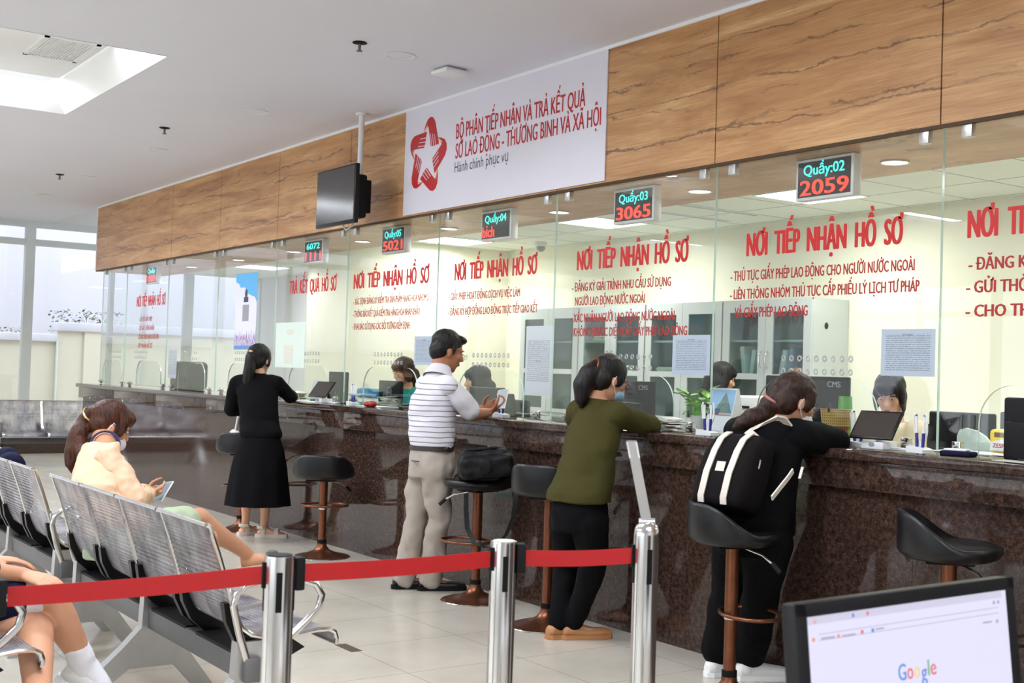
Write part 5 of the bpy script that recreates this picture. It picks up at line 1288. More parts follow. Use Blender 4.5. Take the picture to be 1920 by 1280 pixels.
q = MB(); q.ell((-3.325, 4.7935, W1 + 0.034), (0.026, 0.001, 0.013)); q.build('printed_kiwi', M['leaf'], t); q = MB(); q.ell((-3.275, 4.7935, W1 + 0.036), (0.02, 0.001, 0.009)); q.build('printed_berry', M['banner_red'], t)
q = MB(); q.box((-3.40, 4.794, W1 + 0.083), (0.095, 0.001, 0.022), bev=0); q.build('dark_badge', M['bronze'], t)
t = thing('glass_jar', 'clear glass jar behind the yellow packet', 'jar', (-3.44, 4.955, W1)); b = MB(); b.lathe([(0.045, 0), (0.05, 0.02), (0.05, 0.12), (0.036, 0.15), (0.04, 0.18), (0.036, 0.18), (0.032, 0.15), (0.046, 0.12), (0.045, 0.01), (0, 0.01)], (0, 0, 0), 32); b.build('jar_wall', M['jar_glass'], t)
t = thing('rounded_holder', 'pale rounded plastic holder behind the stamp pad', 'holder', (-3.66, 4.93, W1), world=True)
b = MB(); b.prism([(-0.09, 0), (0.10, 0), (0.10, 0.035), (0.07, 0.065), (0.02, 0.09), (-0.04, 0.1), (-0.075, 0.09), (-0.09, 0.06)], lambda a, c: (-3.66 + a, 4.925, W1 + c), (0, 0.012, 0)); b.build('holder_plate', M['plate'], t)
# further back: chairs, printer, ceiling fittings
def office_chair(x, y, label, cover, rz=0):
    t = thing('office_chair', label, 'chair', (x, y, 0), 'staff chairs', radians(rz))
    b = MB(); b.box((0, 0, 0.46), (0.46, 0.44, 0.07), bev=0.02, seg=3); b.build('seat', M['blackm'], t)
    b = MB(); b.box((0, 0.24, 0.86), (0.46, 0.06, 0.62), bev=0.025, seg=3); b.build('backrest', M['white_plastic'] if cover else M['blackm'], t)
    b = MB(); b.cyl((0, 0, 0.06), (0, 0, 0.43), 0.025)
    for k in range(5): b.tube([(0, 0, 0.08), (0.26 * cos(k * 1.257), 0.26 * sin(k * 1.257), 0.05)], 0.015, 8); b.ell((0.26 * cos(k * 1.257), 0.26 * sin(k * 1.257), 0.028), (0.026, 0.026, 0.027))
    b.box((0, 0.24, 0.52), (0.05, 0.03, 0.2)); b.build('swivel_base', M['black'], t)
    if cover:
        b = MB(); b.box((0, 0.24, 1.135), (0.5, 0.1, 0.10), bev=0.03, seg=3); b.build('draped_cloth', M[cover], t)
    return t
office_chair(-10.95, 5.72, 'white staff chair back with a folded teal cloth over it, left of the DELL screen', 'teal'); office_chair(-12.0, 5.75, 'staff chair with a blue cloth, behind the card stand', 'blue_cloth')
t = thing('office_printer', 'white office printer on a low table beyond the desk calendar', 'printer', (-6.62, 6.45, 0), world=True)
b = MB(); b.box((-6.62, 6.45, 1.12), (0.46, 0.42, 0.32), bev=0.02, seg=3); b.build('printer_body', M['white_plastic'], t); b = MB(); b.box((-6.60, 6.235, 1.20), (0.10, 0.02, 0.018)); b.build('control_panel', M['blackm'], t); b = MB(); b.box((-6.62, 6.23, 1.03), (0.34, 0.03, 0.05), bev=0.005); b.build('paper_tray', M['folder_b'], t)
b = MB(); b.box((-6.62, 6.45, 0.945), (0.56, 0.5, 0.025))
for sx in (-1, 1):
    for sy in (-1, 1): b.box((-6.62 + sx * 0.24, 6.45 + sy * 0.21, 0.466), (0.04, 0.04, 0.933))
b.build('stand_table', M['cabinet'], t)
t = thing('dome_camera', 'small white dome camera on the staff room ceiling above the heading of counter 04', 'camera', (-11.15, 7.50, Z_STAFF)); b = MB(); b.lathe([(0.07, 0), (0.072, -0.03), (0.06, -0.05), (0, -0.05)], (0, 0, 0), 28); b.build('housing', M['white_plastic'], t); b = MB(); b.ell((0, 0, -0.055), (0.05, 0.05, 0.05)); b.build('dome', M['grey_plastic'], t)
for y0, y1, x in ((6.5, 7.45, -7.77), (6.7, 7.55, -8.27)):
    t = thing('slot_diffuser', 'dark slot air diffuser in the staff ceiling right of the counter 03 display' if x > -8 else 'second slot air diffuser, left of and behind the first', 'air vent', (x, (y0 + y1) / 2, Z_STAFF))
    b = MB(); b.box((0, 0, -0.004), (0.09, y1 - y0, 0.008)); b.build('vent_frame', M['white_plastic'], t); b = MB(); b.box((0.01, 0, -0.0085), (0.035, y1 - y0 - 0.06, 0.002)); b.build('vent_slot', M['grey_plastic'], t)
# ---------------------------------------------------------------- people
Z3 = V((0, 0, 1))
def basis(f, u=Z3):
    f = V(f).normalized(); r = f.cross(V(u)).normalized(); u2 = r.cross(f).normalized(); return r, f, u2
def rfu(r, f, u): return Matrix((r, f, u)).transposed()
def head(mb, c, f, neck, s=1.0, nr=0.052):
    r, f, u = basis(f); R = rfu(r, f, u); k = s * 1.04
    def at(x, y, z): return c + (r * x + f * y + u * z) * k
    def e(p, q, n=22, m_=14): mb.ell(at(*p), tuple(i * k for i in q), R, n, m_)
    e((0, -.012, .035), (.074, .094, .084)); e((0, .022, -.03), (.060, .069, .080)); e((0, .034, -.074), (.045, .050, .038)); e((0, .062, -.097), (.020, .020, .017))
    e((.034, .060, -.016), (.028, .026, .026)); e((-.034, .060, -.016), (.028, .026, .026)); e((0, .074, .028), (.050, .018, .013))
    mb.cap_cone(at(0, .086, .016), .007 * k, at(0, .104, -.022), .0125 * k, 12); e((.011, .094, -.024), (.009, .010, .008)); e((-.011, .094, -.024), (.009, .010, .008))
    e((0, .087, -.052), (.022, .010, .0065)); e((0, .085, -.063), (.019, .010, .0065))
    for x in (-1, 1): e((x * .074, -.006, -.012), (.011, .018, .028))
    mb.cap_cone(at(0, -.018, -.055), nr * k, V(neck), (nr + .006) * k, 20)
    return r, f, u, k, at
def eyes(parent, at, R, k, shut=False):
    for x in (-.031, .031):
        b = MB(); b.ell(at(x, .082, .010), (.013 * k, .007 * k, (.004 if shut else .0065) * k), R, 14, 8); b.build('eye', M['eye_white'], parent)
        b = MB(); b.ell(at(x, .0865, .0095), (.006 * k, .004 * k, (.003 if shut else .006) * k), R, 12, 8); b.build('iris', M['black'], parent)
        b = MB(); b.tube([at(x - .018, .083, .027), at(x, .0885, .031), at(x + .018, .083, .028)], .0032 * k, 6); b.build('eyebrow', M['hair_black'], parent)
    b = MB(); b.ell(at(0, .0925, -.0575), (.018 * k, .006 * k, .0065 * k), R, 14, 8); b.build('lips', M['lip'], parent)
def hand(mb, w, d, n, t, curl=0.5, s=1.0):
    """w wrist, d finger direction, n palm-side normal, t towards the thumb"""
    d = V(d).normalized(); n = V(n); n = (n - d * n.dot(d)).normalized(); t = V(t); t = (t - d * t.dot(d) - n * t.dot(n)).normalized(); w = V(w)
    mb.loft([(w - d * .01, t * .026 * s, n * .019 * s), (w + d * .03 * s, t * .034 * s, n * .016 * s), (w + d * .07 * s, t * .041 * s, n * .014 * s), (w + d * .095 * s, t * .039 * s, n * .011 * s)], 16)
    for i, (L_, o) in enumerate(((.070, .030), (.078, .010), (.073, -.010), (.058, -.029))):
        p = w + d * (.092 - .004 * abs(i - 1)) * s + t * o * s; a = 0.0; q = (d + t * (.10 - .07 * i)).normalized()
        for j, fr in enumerate((.45, .30, .25)):
            a += curl * (0.55, 0.95, 0.7)[j] * (1 + .12 * i); e = p + (q * cos(a) + n * sin(a)) * L_ * fr * s
            mb.cap_cone(p, (.0092 - .0008 * j) * s, e, (.0085 - .0008 * j) * s, 10, 3); p = e
    p = w + d * .028 * s + t * .030 * s + n * .004
    for L_, v_, r_ in ((.042, d * .62 + t * .62 + n * .35, .0115), (.032, d * .85 + t * .28 + n * (.35 + .4 * curl), .0095), (.026, d * .85 + t * .05 + n * (.4 + .6 * curl), .0085)):
        e = p + v_.normalized() * L_ * s; mb.cap_cone(p, r_ * s, e, (r_ - .001) * s, 10, 3); p = e
def torso(mb, secs, r, f, n=26):
    """secs: (centre, half width, half depth)"""
    mb.loft([(V(c), V(r) * a, V(f) * b_) for c, a, b_ in secs], n)
def foot(mb, an, td, s=1.0, grow=0.0, heel=True):
    """ankle joint to toes on the floor"""
    td = V(td).normalized(); an = V(an); sd = td.cross(Z3); h = an.z
    ft = V((an.x, an.y, 0))
    mb.loft([(ft - td * (.055 + grow) * s + Z3 * .03, sd * (.020 + grow), Z3 * .022), (ft - td * .035 * s + Z3 * .035, sd * (.032 + grow), Z3 * (.032 + grow)), (ft + td * .03 * s + Z3 * .042, sd * (.034 + grow), Z3 * (.040 + grow)), (ft + td * .10 * s + Z3 * .032, sd * (.043 + grow), Z3 * (.029 + grow)), (ft + td * .15 * s + Z3 * .026, sd * (.042 + grow), Z3 * (.023 + grow)), (ft + td * (.185 + grow) * s + Z3 * .021, sd * (.028 + grow), Z3 * (.016 + grow))], 18)
    mb.cap_cone(ft + Z3 * .05, .034 + grow * .6, an, .034 + grow * .4, 14)
def sole_shoe(name, an, td, m_, sole_m, parent, s=1.0, low=False):
    td = V(td).normalized(); sd = td.cross(Z3); ft = V((an[0], an[1], 0)); mb = MB(); g = .008
    k = .8 if low else 1.0
    mb.loft([(ft - td * .066 * s + Z3 * .035, sd * .022, Z3 * .026), (ft - td * .045 * s + Z3 * .045, sd * .038, Z3 * .040 * k), (ft + td * .02 * s + Z3 * .047 * k, sd * .040, Z3 * .042 * k), (ft + td * .08 * s + Z3 * .040 * k, sd * .047, Z3 * .034 * k), (ft + td * .15 * s + Z3 * .034, sd * .049, Z3 * .027 * k), (ft + td * .20 * s + Z3 * .028, sd * .034, Z3 * .019)], 22)
    if not low: mb.cap_cone(ft - td * .012 + Z3 * .05, .043, ft - td * .014 + Z3 * .085, .045, 16)
    o = skin(name, mb, m_, parent, voxel=.006, smooth=3)
    b = MB(); out = [(-.072, .016), (-.05, .038), (.02, .040), (.08, .048), (.15, .050), (.195, .036), (.208, .012)]
    pl = [(y, x) for y, x in out] + [(y, -x) for y, x in reversed(out)]
    b.prism(pl, lambda y, x: ft + td * (y * s) + sd * x + Z3 * .001, Z3 * .024); b.build('sole', sole_m, o)
    return o
def root(o, label, group=None): return tag(o, label, 'person', group)

# ---- man in the striped polo
def man():
    f0 = V((.06, 1, 0)).normalized(); r0 = f0.cross(Z3)
    C = P(812, 745, 3.90); sh = P(818, 716, 3.91); neck = P(824, 697, 3.93); hc = P(839, 659, 3.99)
    hip = P(808, 862, 3.90); shR = sh + r0 * .175 - Z3 * .015; shL = sh - r0 * .175 - Z3 * .015
    elR = P(889, 777, 4.10); wrR = P(917, 773, 4.285); elL = V((-7.17, 4.13, 1.15)); wrL = P(902, 768, 4.33)
    hipR = hip + r0 * .088; hipL = hip - r0 * .088
    gL = G(757, 1103); gR = G(806, 1106); anL = V((gL.x, gL.y, .10)); anR = V((gR.x, gR.y, .10))
    kR = P(823, 975, 3.95); kL = P(781, 970, 3.88)
    base = ((anL.x + anR.x) / 2, (anL.y + anR.y) / 2, 0)
    mb = MB(); r, f, u, k, at = head(mb, hc, (.20, 1, -.30), neck, 1.0, .056); R = rfu(r, f, u)
    torso(mb, [(hip - Z3 * .05, .15, .10), (hip + Z3 * .05, .15, .10), ((hip + C) / 2, .145, .095), (C, .155, .10), (sh - Z3 * .03, .16, .09), (neck, .07, .06)], r0, f0)
    for a, e, w in ((shR, elR, wrR), (shL, elL, wrL)): mb.limb([(a, .052), (a.lerp(e, .5), .047), (e, .040), (e.lerp(w, .35), .041), (w, .027)])
    tgt = P(936, 762, 4.345)
    hand(mb, wrR, tgt - wrR, V((-.25, -.30, .92)), V((1, .1, .25)), .95, 1.05); hand(mb, wrL, (P(932, 758, 4.40) - wrL), V((.75, -.1, .15)), V((.1, -.2, 1)), .8, 1.02)
    for h_, kn, an in ((hipR, kR, anR), (hipL, kL, anL)): mb.limb([(h_ - Z3 * .03, .068), (kn, .055), (kn.lerp(an, .35), .05), (an, .036)])
    foot(mb, anL, (.35, 1, 0)); foot(mb, anR, (.45, 1, 0))
    o = skin('person', mb, M['skin_tan'], None, base, voxel=.0065, smooth=3)
    root(o, 'man in a white striped polo standing at the counter, looking at his phone')
    eyes(o, at, R, k, True)
    hb = MB(); hb.ell(at(0, -.022, .052), (.083 * k, .097 * k, .083 * k), R, 24, 14); hb.ell(at(0, -.055, .0), (.076 * k, .058 * k, .078 * k), R, 20, 12); hb.ell(at(0, .052, .092), (.058 * k, .045 * k, .028 * k), R, 18, 10)
    for x in (-1, 1): hb.ell(at(x * .074, .012, .02), (.010 * k, .016 * k, .042 * k), R, 12, 8)
    skin('hair', hb, M['hair_black'], o, voxel=.006, smooth=3, wr=.003, ws=40)
    sb = MB(); hem = hip + Z3 * .075
    torso(sb, [(hem - Z3 * .005, .158, .125), (hem + Z3 * .05, .172, .138), ((hem + C) / 2, .178, .140), (C, .186, .135), (sh - Z3 * .05, .178, .118), (sh + Z3 * .005, .13, .092), (neck - Z3 * .002, .080, .072)], r0, f0, 32)
    sb.limb([(shR - r0 * .05, .066), (shR, .059)]); sb.limb([(shL + r0 * .05, .066), (shL, .059)])
    skin('polo_shirt', sb, M['polo'], o, voxel=.009, smooth=4, wr=.010, ws=7, stretch=(1, 1, 1.7), seed=3)
    for a, e, nm in ((shR, elR, 'sleeve'), (shL, elL, 'sleeve')):
        q = MB(); q.limb([(a.lerp(sh, .12), .060), (a.lerp(e, .4), .066), (a.lerp(e, .82), .067)], 20); skin(nm, q, M['polo_plain'], o, voxel=.008, smooth=3, wr=.005, ws=12)
    cb = MB(); cn = (V(neck) + at(0, -.018, -.055)) / 2; ax = (at(0, -.018, -.055) - V(neck)).normalized(); u1, v1 = MB.frame(ax)
    cb.loft([(V(neck) - ax * .040, u1 * .100, v1 * .098), (V(neck) - ax * .012, u1 * .086, v1 * .082), (V(neck) + ax * .022, u1 * .070, v1 * .070), (V(neck) + ax * .034, u1 * .065, v1 * .065), (V(neck) - ax * .0, u1 * .062, v1 * .062)], 28, cap=False); cb.build('collar', M['polo_plain'], o)
    tb = MB(); torso(tb, [(hip - Z3 * .11, .158, .128), (hip - Z3 * .03, .172, .140), (hip + Z3 * .05, .165, .130), (hem + Z3 * .01, .160, .126)], r0, f0, 28)
    for h_, kn, an, g in ((hipR, kR, anR, 1), (hipL, kL, anL, -1)): tb.limb([(h_ - Z3 * .05 - r0 * g * .005, .104), (h_.lerp(kn, .5), .092), (kn, .074), (kn.lerp(an, .5), .072), (an - Z3 * .035, .070)], 20)
    skin('trousers', tb, M['khaki'], o, voxel=.009, smooth=4, wr=.018, ws=9, stretch=(1, 1, .9), seed=9)
    bb = MB(); bb.loft([(hem - Z3 * .012, r0 * .168, f0 * .134), (hem + Z3 * .018, r0 * .166, f0 * .132)], 36, cap=False); bb.loft([(hem - Z3 * .012, r0 * .162, f0 * .128), (hem + Z3 * .018, r0 * .160, f0 * .126)], 36, cap=False); bb.build('belt', M['belt'], o)
    b = MB(); c = hip - f0 * .140 + r0 * .07 - Z3 * .0; b.box(c, (.10, .01, .006), rfu(r0, f0, Z3), bev=.002); b.build('pocket_seam', M['belt'], o)
    for an, td in ((anL, (.35, 1, 0)), (anR, (.45, 1, 0))): sole_shoe('shoe', an, td, M['black_shoe'], M['rubber'], o, 1.12, True)
    g = MB()
    for x in (-.031, .031): g.tube([at(x + .022 * cos(q), .112, .0 + .016 * sin(q)) for q in [i / 18 * 2 * pi for i in range(18)]], .0013, 6, closed=True)
    g.tube([at(-.009, .112, .003), at(0, .116, .006), at(.009, .112, .003)], .0013, 6)
    for x in (-1, 1): g.tube([at(x * .053, .112, .004), at(x * .072, .08, .006), at(x * .08, .0, .008), at(x * .079, -.02, -.006)], .0014, 6)
    g.build('glasses', M['gold'], o)
    # the phone in his hands
    pc = P(941, 748, 4.36); ud = (P(946, 741, 4.40) - P(936, 756, 4.33)); q = MB(); n_ = V((.35, -.75, .55)).normalized(); ud = (ud - n_ * ud.dot(n_)).normalized(); rd = ud.cross(n_).normalized()
    q.box(pc, (.074, .152, .009), Matrix((rd, ud, n_)).transposed(), bev=.006, seg=3); ph = q.build('smartphone', M['phone'], None, origin=pc)
    tag(ph, 'pale smartphone held up by the man in the striped polo', 'phone')
    q = MB(); q.box(pc + n_ * .005, (.064, .138, .001), Matrix((rd, ud, n_)).transposed()); q.build('phone_screen', M['phone_ui'], ph)
man()

# ---- woman in the olive green sweater
def woman_green():
    f0 = V((-.10, 1, 0)).normalized(); r0 = f0.cross(Z3)
    hip = P(1086, 945, 3.88); C = P(1106, 840, 3.95); sh = P(1122, 775, 4.02); neck = P(1118, 748, 4.03); hc = P(1142, 712, 4.10)
    shR = sh + r0 * .155; shL = sh - r0 * .155; elR = P(1222, 799, 4.29); elL = elR - r0 * .62 - V((0, 0.0, 0)); wrR = V((elR.x - .19, 4.42, 1.138)); wrL = V((elL.x + .2, 4.42, 1.138))
    gL = G(1046, 1196); gR = G(1076, 1197); anL = V((gL.x, gL.y, .085)); anR = V((gR.x, gR.y, .085)); base = ((gL.x + gR.x) / 2, (gL.y + gR.y) / 2, 0)
    hipR, hipL = hip + r0 * .085 - Z3 * .03, hip - r0 * .085 - Z3 * .03; kR = P(1112, 1062, 3.93); kL = P(1062, 1062, 3.96)
    mb = MB(); r, f, u, k, at = head(mb, hc, (.10, 1, -.42), neck, .98, .048); R = rfu(r, f, u)
    torso(mb, [(hip - Z3 * .08, .15, .11), (hip + Z3 * .05, .14, .10), (C, .13, .09), (sh - Z3 * .03, .14, .085), (neck, .06, .055)], r0, f0)
    for a, e, w in ((shR, elR, wrR), (shL, elL, wrL)):
        mb.limb([(a, .046), (e, .036), (e.lerp(w, .4), .036), (w, .024)]); hand(mb, w, V((-.85 if a is shR else .85, .5, -.05)), V((0, 0, -1)), V((-1 if a is shR else 1, 0, 0)), .25, .95)
    for h_, kn, an in ((hipR, kR, anR), (hipL, kL, anL)): mb.limb([(h_ - Z3 * .03, .068), (kn, .055), (kn.lerp(an, .35), .048), (an, .034)])
    foot(mb, anL, (.1, 1, 0), .94); foot(mb, anR, (.42, 1, 0), .94)
    o = skin('person', mb, M['skin'], None, base, voxel=.0065, smooth=3)
    root(o, 'woman in an olive green sweater and black trousers leaning on the counter'); eyes(o, at, R, k)
    hb = MB(); hb.ell(at(0, -.02, .048), (.087 * k, .103 * k, .088 * k), R, 24, 14); hb.ell(at(0, -.055, -.012), (.082 * k, .066 * k, .08 * k), R, 20, 12)
    for x in (-1, 1): hb.ell(at(x * .075, .02, .02), (.014 * k, .03 * k, .055 * k), R, 12, 8)
    hb.limb([(at(0, -.085, .03), .048), (at(0, -.125, -.02), .055), (at(0, -.135, -.09), .054), (at(0, -.115, -.155), .040), (at(0, -.10, -.19), .018)], 16)
    skin('hair', hb, M['hair_black'], o, voxel=.007, smooth=3, wr=.004, ws=34, stretch=(1, 1, .3))
    b = MB(); c = at(0, -.115, .03); b.tube([c + (r * cos(q) + u * sin(q)) * .042 for q in [i / 20 * 2 * pi for i in range(20)]], .008, 8, closed=True); b.build('hair_tie', M['bronze'], o)
    sb = MB(); hem = hip + Z3 * .015
    torso(sb, [(hem, .190, .155), (hem + Z3 * .05, .188, .152), (hip.lerp(C, .55), .172, .135), (C, .168, .125), (C.lerp(sh, .6), .172, .118), (sh + Z3 * .012, .13, .09), (neck + Z3 * .005, .068, .062)], r0, f0, 32)
    for a, e, w in ((shR, elR, wrR), (shL, elL, wrL)): sb.limb([(a.lerp(sh, .3), .078), (a, .070), (a.lerp(e, .5), .066), (e, .058), (e.lerp(w, .5), .050), (e.lerp(w, .85), .042)], 18)
    skin('sweater', sb, M['green_knit'], o, voxel=.009, smooth=4, wr=.011, ws=6.5, stretch=(1, 1, 1.3), seed=5)
    for e, w in ((elR, wrR), (elL, wrL)):
        q = MB(); q.cyl(e.lerp(w, .84), e.lerp(w, .93), .0445, .043, 20); q.build('cuff', M['black_cloth'], o)
    tb = MB(); torso(tb, [(hip - Z3 * .14, .155, .125), (hip - Z3 * .05, .166, .136), (hip + Z3 * .05, .16, .128)], r0, f0, 26)
    for h_, kn, an, g in ((hipR, kR, anR, 1), (hipL, kL, anL, -1)): tb.limb([(h_ - Z3 * .05, .101), (h_.lerp(kn, .5), .090), (kn, .074), (kn.lerp(an, .5), .062), (an - Z3 * .005, .052)], 18)
    skin('trousers', tb, M['black_cloth'], o, voxel=.009, smooth=4, wr=.008, ws=9, seed=2)
    for an, td in ((anL, (.1, 1, 0)), (anR, (.42, 1, 0))): sole_shoe('shoe', an, td, M['tan_shoe'], M['tan_shoe'], o, 1.0, True)
    q = MB(); q.ell(at(0, .058, -.055), (.056 * k, .058 * k, .044 * k), R, 22, 14); q.build('face_mask', M['blue_mask'], o)
    q = MB()
    for x in (-1, 1): q.tube([at(x * .05, .075, -.03), at(x * .07, .03, -.01), at(x * .083, -.012, .015), at(x * .084, -.02, -.02), at(x * .07, .03, -.07), at(x * .048, .07, -.075)], .0018, 6)
    q.build('mask_loop', M['mask'], o)
    g = MB()
    for x in (-.032, .032): g.tube([at(x + .024 * cos(q), .104, .004 + .02 * sin(q)) for q in [i / 18 * 2 * pi for i in range(18)]], .0022, 6, closed=True)
    g.tube([at(-.008, .104, .006), at(0, .108, .009), at(.008, .104, .006)], .002, 6)
    for x in (-1, 1): g.tube([at(x * .056, .104, .008), at(x * .076, .07, .01), at(x * .084, -.01, .012)], .002, 6)
    g.build('glasses', M['bronze'], o)
woman_green()

# ---- woman in black with the backpack
def woman_pack():
    f0 = V((-.16, 1, 0)).normalized(); r0 = f0.cross(Z3)
    hip = P(1412, 980, 3.99); C = P(1430, 880, 4.03); sh = P(1452, 815, 4.10); neck = P(1462, 791, 4.12); hc = P(1490, 754, 4.18)
    shR = sh + r0 * .155; shL = sh - r0 * .155; elR = P(1566, 828, 4.33); wrR = V((elR.x - .21, 4.44, 1.15)); elL = V((elR.x - .66, 4.33, 1.14)); wrL = V((elL.x + .24, 4.43, 1.14))
    gL = G(1345, 1266); gR = G(1404, 1274); anL = V((gL.x, gL.y, .095)); anR = V((gR.x, gR.y, .095)); base = ((gL.x + gR.x) / 2, (gL.y + gR.y) / 2, 0)
    hipR, hipL = hip + r0 * .09 - Z3 * .02, hip - r0 * .09 - Z3 * .02; kR = P(1428, 1115, 4.03); kL = P(1368, 1115, 4.05)
    mb = MB(); r, f, u, k, at = head(mb, hc, (.24, 1, -.45), neck, .98, .047); R = rfu(r, f, u)
    torso(mb, [(hip - Z3 * .08, .15, .11), (hip + Z3 * .05, .14, .10), (C, .13, .09), (sh - Z3 * .03, .14, .085), (neck, .06, .055)], r0, f0)
    for a, e, w in ((shR, elR, wrR), (shL, elL, wrL)):
        mb.limb([(a, .046), (e, .036), (e.lerp(w, .4), .036), (w, .024)]); hand(mb, w, V((-.8 if a is shR else .8, .5, -.05)), V((0, .2, -1)), V((-.3, 1, 0)), .4, .95)
    for h_, kn, an in ((hipR, kR, anR), (hipL, kL, anL)): mb.limb([(h_ - Z3 * .03, .068), (kn, .055), (kn.lerp(an, .35), .048), (an, .034)])
    foot(mb, anL, (0, 1, 0), .96); foot(mb, anR, (.5, 1, 0), .96)
    o = skin('person', mb, M['skin'], None, base, voxel=.0065, smooth=3)
    root(o, 'woman all in black with white sneakers, leaning on the counter, wearing the backpack'); eyes(o, at, R, k)
    hb = MB(); hb.ell(at(0, -.018, .048), (.088 * k, .106 * k, .088 * k), R, 24, 14); hb.ell(at(0, -.055, -.012), (.083 * k, .068 * k, .08 * k), R, 20, 12)
    for x in (-1, 1): hb.ell(at(x * .076, .025, .018), (.013 * k, .034 * k, .055 * k), R, 12, 8)
    pt = [at(0, -.10, .01), P(1432, 778, 4.06), P(1412, 784, 4.01), P(1394, 792, 3.97), P(1378, 800, 3.94)]
    hb.limb(list(zip(pt, (.040, .052, .050, .038, .014))), 16); hb.limb([(pt[1], .03), (P(1402, 774, 4.0), .018)], 10); hb.limb([(pt[2], .03), (P(1404, 802, 3.99), .014)], 10)
    skin('hair', hb, M['hair_brown'], o, voxel=.007, smooth=3, wr=.005, ws=34, stretch=(.5, .5, 1))
    b = MB(); c = pt[0].lerp(pt[1], .35); ax = (pt[1] - pt[0]).normalized(); u1, v1 = MB.frame(ax); b.tube([c + (u1 * cos(q) + v1 * sin(q)) * .046 for q in [i / 20 * 2 * pi for i in range(20)]], .007, 8, closed=True); b.build('hair_tie', mat('pink_hair_tie', (176, 110, 110), 0.6, var=.1), o)
    sb = MB(); hem = hip - Z3 * .05
    torso(sb, [(hem, .195, .165), (hem + Z3 * .06, .198, .165), (hip.lerp(C, .55), .185, .145), (C, .18, .135), (C.lerp(sh, .6), .178, .122), (sh + Z3 * .012, .13, .092), (neck + Z3 * .008, .070, .066)], r0, f0, 32)
    for a, e, w in ((shR, elR, wrR), (shL, elL, wrL)): sb.limb([(a.lerp(sh, .3), .080), (a, .074), (a.lerp(e, .5), .074), (e, .064), (e.lerp(w, .5), .058), (e.lerp(w, .95), .050)], 18)
    skin('jacket', sb, M['black_cloth'], o, voxel=.009, smooth=4, wr=.012, ws=6.5, seed=15)
    tb = MB(); torso(tb, [(hip - Z3 * .14, .175, .145), (hip - Z3 * .05, .185, .15), (hip + Z3 * .05, .165, .13)], r0, f0, 26)
    for h_, kn, an, g in ((hipR, kR, anR, 1), (hipL, kL, anL, -1)): tb.limb([(h_ - Z3 * .05, .115), (h_.lerp(kn, .5), .104), (kn, .088), (kn.lerp(an, .5), .084), (an + Z3 * .03, .080)], 18)
    skin('trousers', tb, M['black_cloth'], o, voxel=.009, smooth=4, wr=.010, ws=8, seed=8)
    for an, td in ((anL, (0, 1, 0)), (anR, (.5, 1, 0))): sole_shoe('shoe', an, td, M['sneaker'], M['white_plastic'], o, 1.05)
    q = MB(); q.ell(at(0, .058, -.058), (.056 * k, .060 * k, .044 * k), R, 22, 14); q.build('face_mask', M['mask'], o)
    q = MB()
    for x in (-1, 1): q.tube([at(x * .05, .075, -.03), at(x * .07, .03, -.01), at(x * .083, -.012, .015), at(x * .084, -.02, -.02), at(x * .07, .03, -.07), at(x * .048, .07, -.075)], .0018, 6)
    q.build('mask_loop', M['mask'], o)
    # backpack worn on her back
    top, bot = sh - f0 * .19 - Z3 * .01, C.lerp(hip, .72) - f0 * .20
    ax = (top - bot).normalized(); bk = -(f0 - ax * f0.dot(ax)).normalized(); L_ = (top - bot).length; c0 = (top + bot) / 2 + bk * .035
    RB = rfu(r0, -bk, ax)
    bg = MB()
    def S(z, w2, d2, dy=0): return (c0 + ax * z * L_ + bk * dy, r0 * w2, bk * d2)
    def rr(c, a, e, n=28):        # rounded-rectangle section
        out = []
        for i in range(n):
            q = 2 * pi * i / n; cx_, sx_ = cos(q), sin(q); out.append(bg.bm.verts.new(c + a * (abs(cx_) ** .45 * (1 if cx_ >= 0 else -1)) + e * (abs(sx_) ** .45 * (1 if sx_ >= 0 else -1))))
        return out
    rows = [rr(*S(z, w2, d2, dy)) for z, w2, d2, dy in ((-.52, .10, .05, 0), (-.50, .135, .085, 0), (-.42, .148, .10, 0), (-.1, .150, .105, .004), (.2, .146, .095, 0), (.38, .138, .08, -.01), (.47, .12, .06, -.02), (.51, .08, .035, -.03))]
    for a, e in zip(rows, rows[1:]): bg.bridge(a, e)
    bg.face(rows[0][::-1]); bg.face(rows[-1])
    p = bg.build('backpack', M['canvas_black'], None, origin=tuple(c0 - ax * L_ * .52), angle=60)
    tag(p, 'black canvas backpack with white webbing straps on the back of the woman in black', 'backpack')
    for x in (-.062, .062):
        q = MB(); q.ribbon([c0 + r0 * x + ax * z * L_ + bk * d for z, d in ((.505, .03), (.47, .048), (.38, .078), (.2, .099), (-.1, .113), (-.42, .105), (-.50, .090))], r0 * .0165, .003); q.build('webbing_strap', M['canvas_white'], p)
    q = MB(); q.box(c0 - ax * .02 * L_ + bk * .110 + r0 * .004, (.048, .003, .044), RB, bev=.001); q.build('cloth_label', M['canvas_white'], p)
    q = MB(); q.tube([c0 + r0 * .145 + ax * (.16 * L_) + bk * .03, c0 + r0 * .152 + ax * (.10 * L_) + bk * .035, c0 + r0 * .153 + ax * (.04 * L_) + bk * .035], .004, 6); q.build('zip_pull', M['grey_plastic'], p)
    rs = sh + r0 * .088; q = MB()
    q.ribbon([c0 + r0 * .07 + ax * L_ * .49, P(1402, 808, 3.91), P(1428, 796, 3.92), P(1450, 785, 3.95), P(1466, 784, 4.00), P(1478, 796, 4.04)], [r0 * .012 + Z3 * .005, r0 * .018 + Z3 * .012, r0 * .018 + Z3 * .014, r0 * .02 + Z3 * .014, r0 * .022 + Z3 * .004, r0 * .022 - Z3 * .004], .004); q.build('shoulder_strap', M['canvas_white'], p)
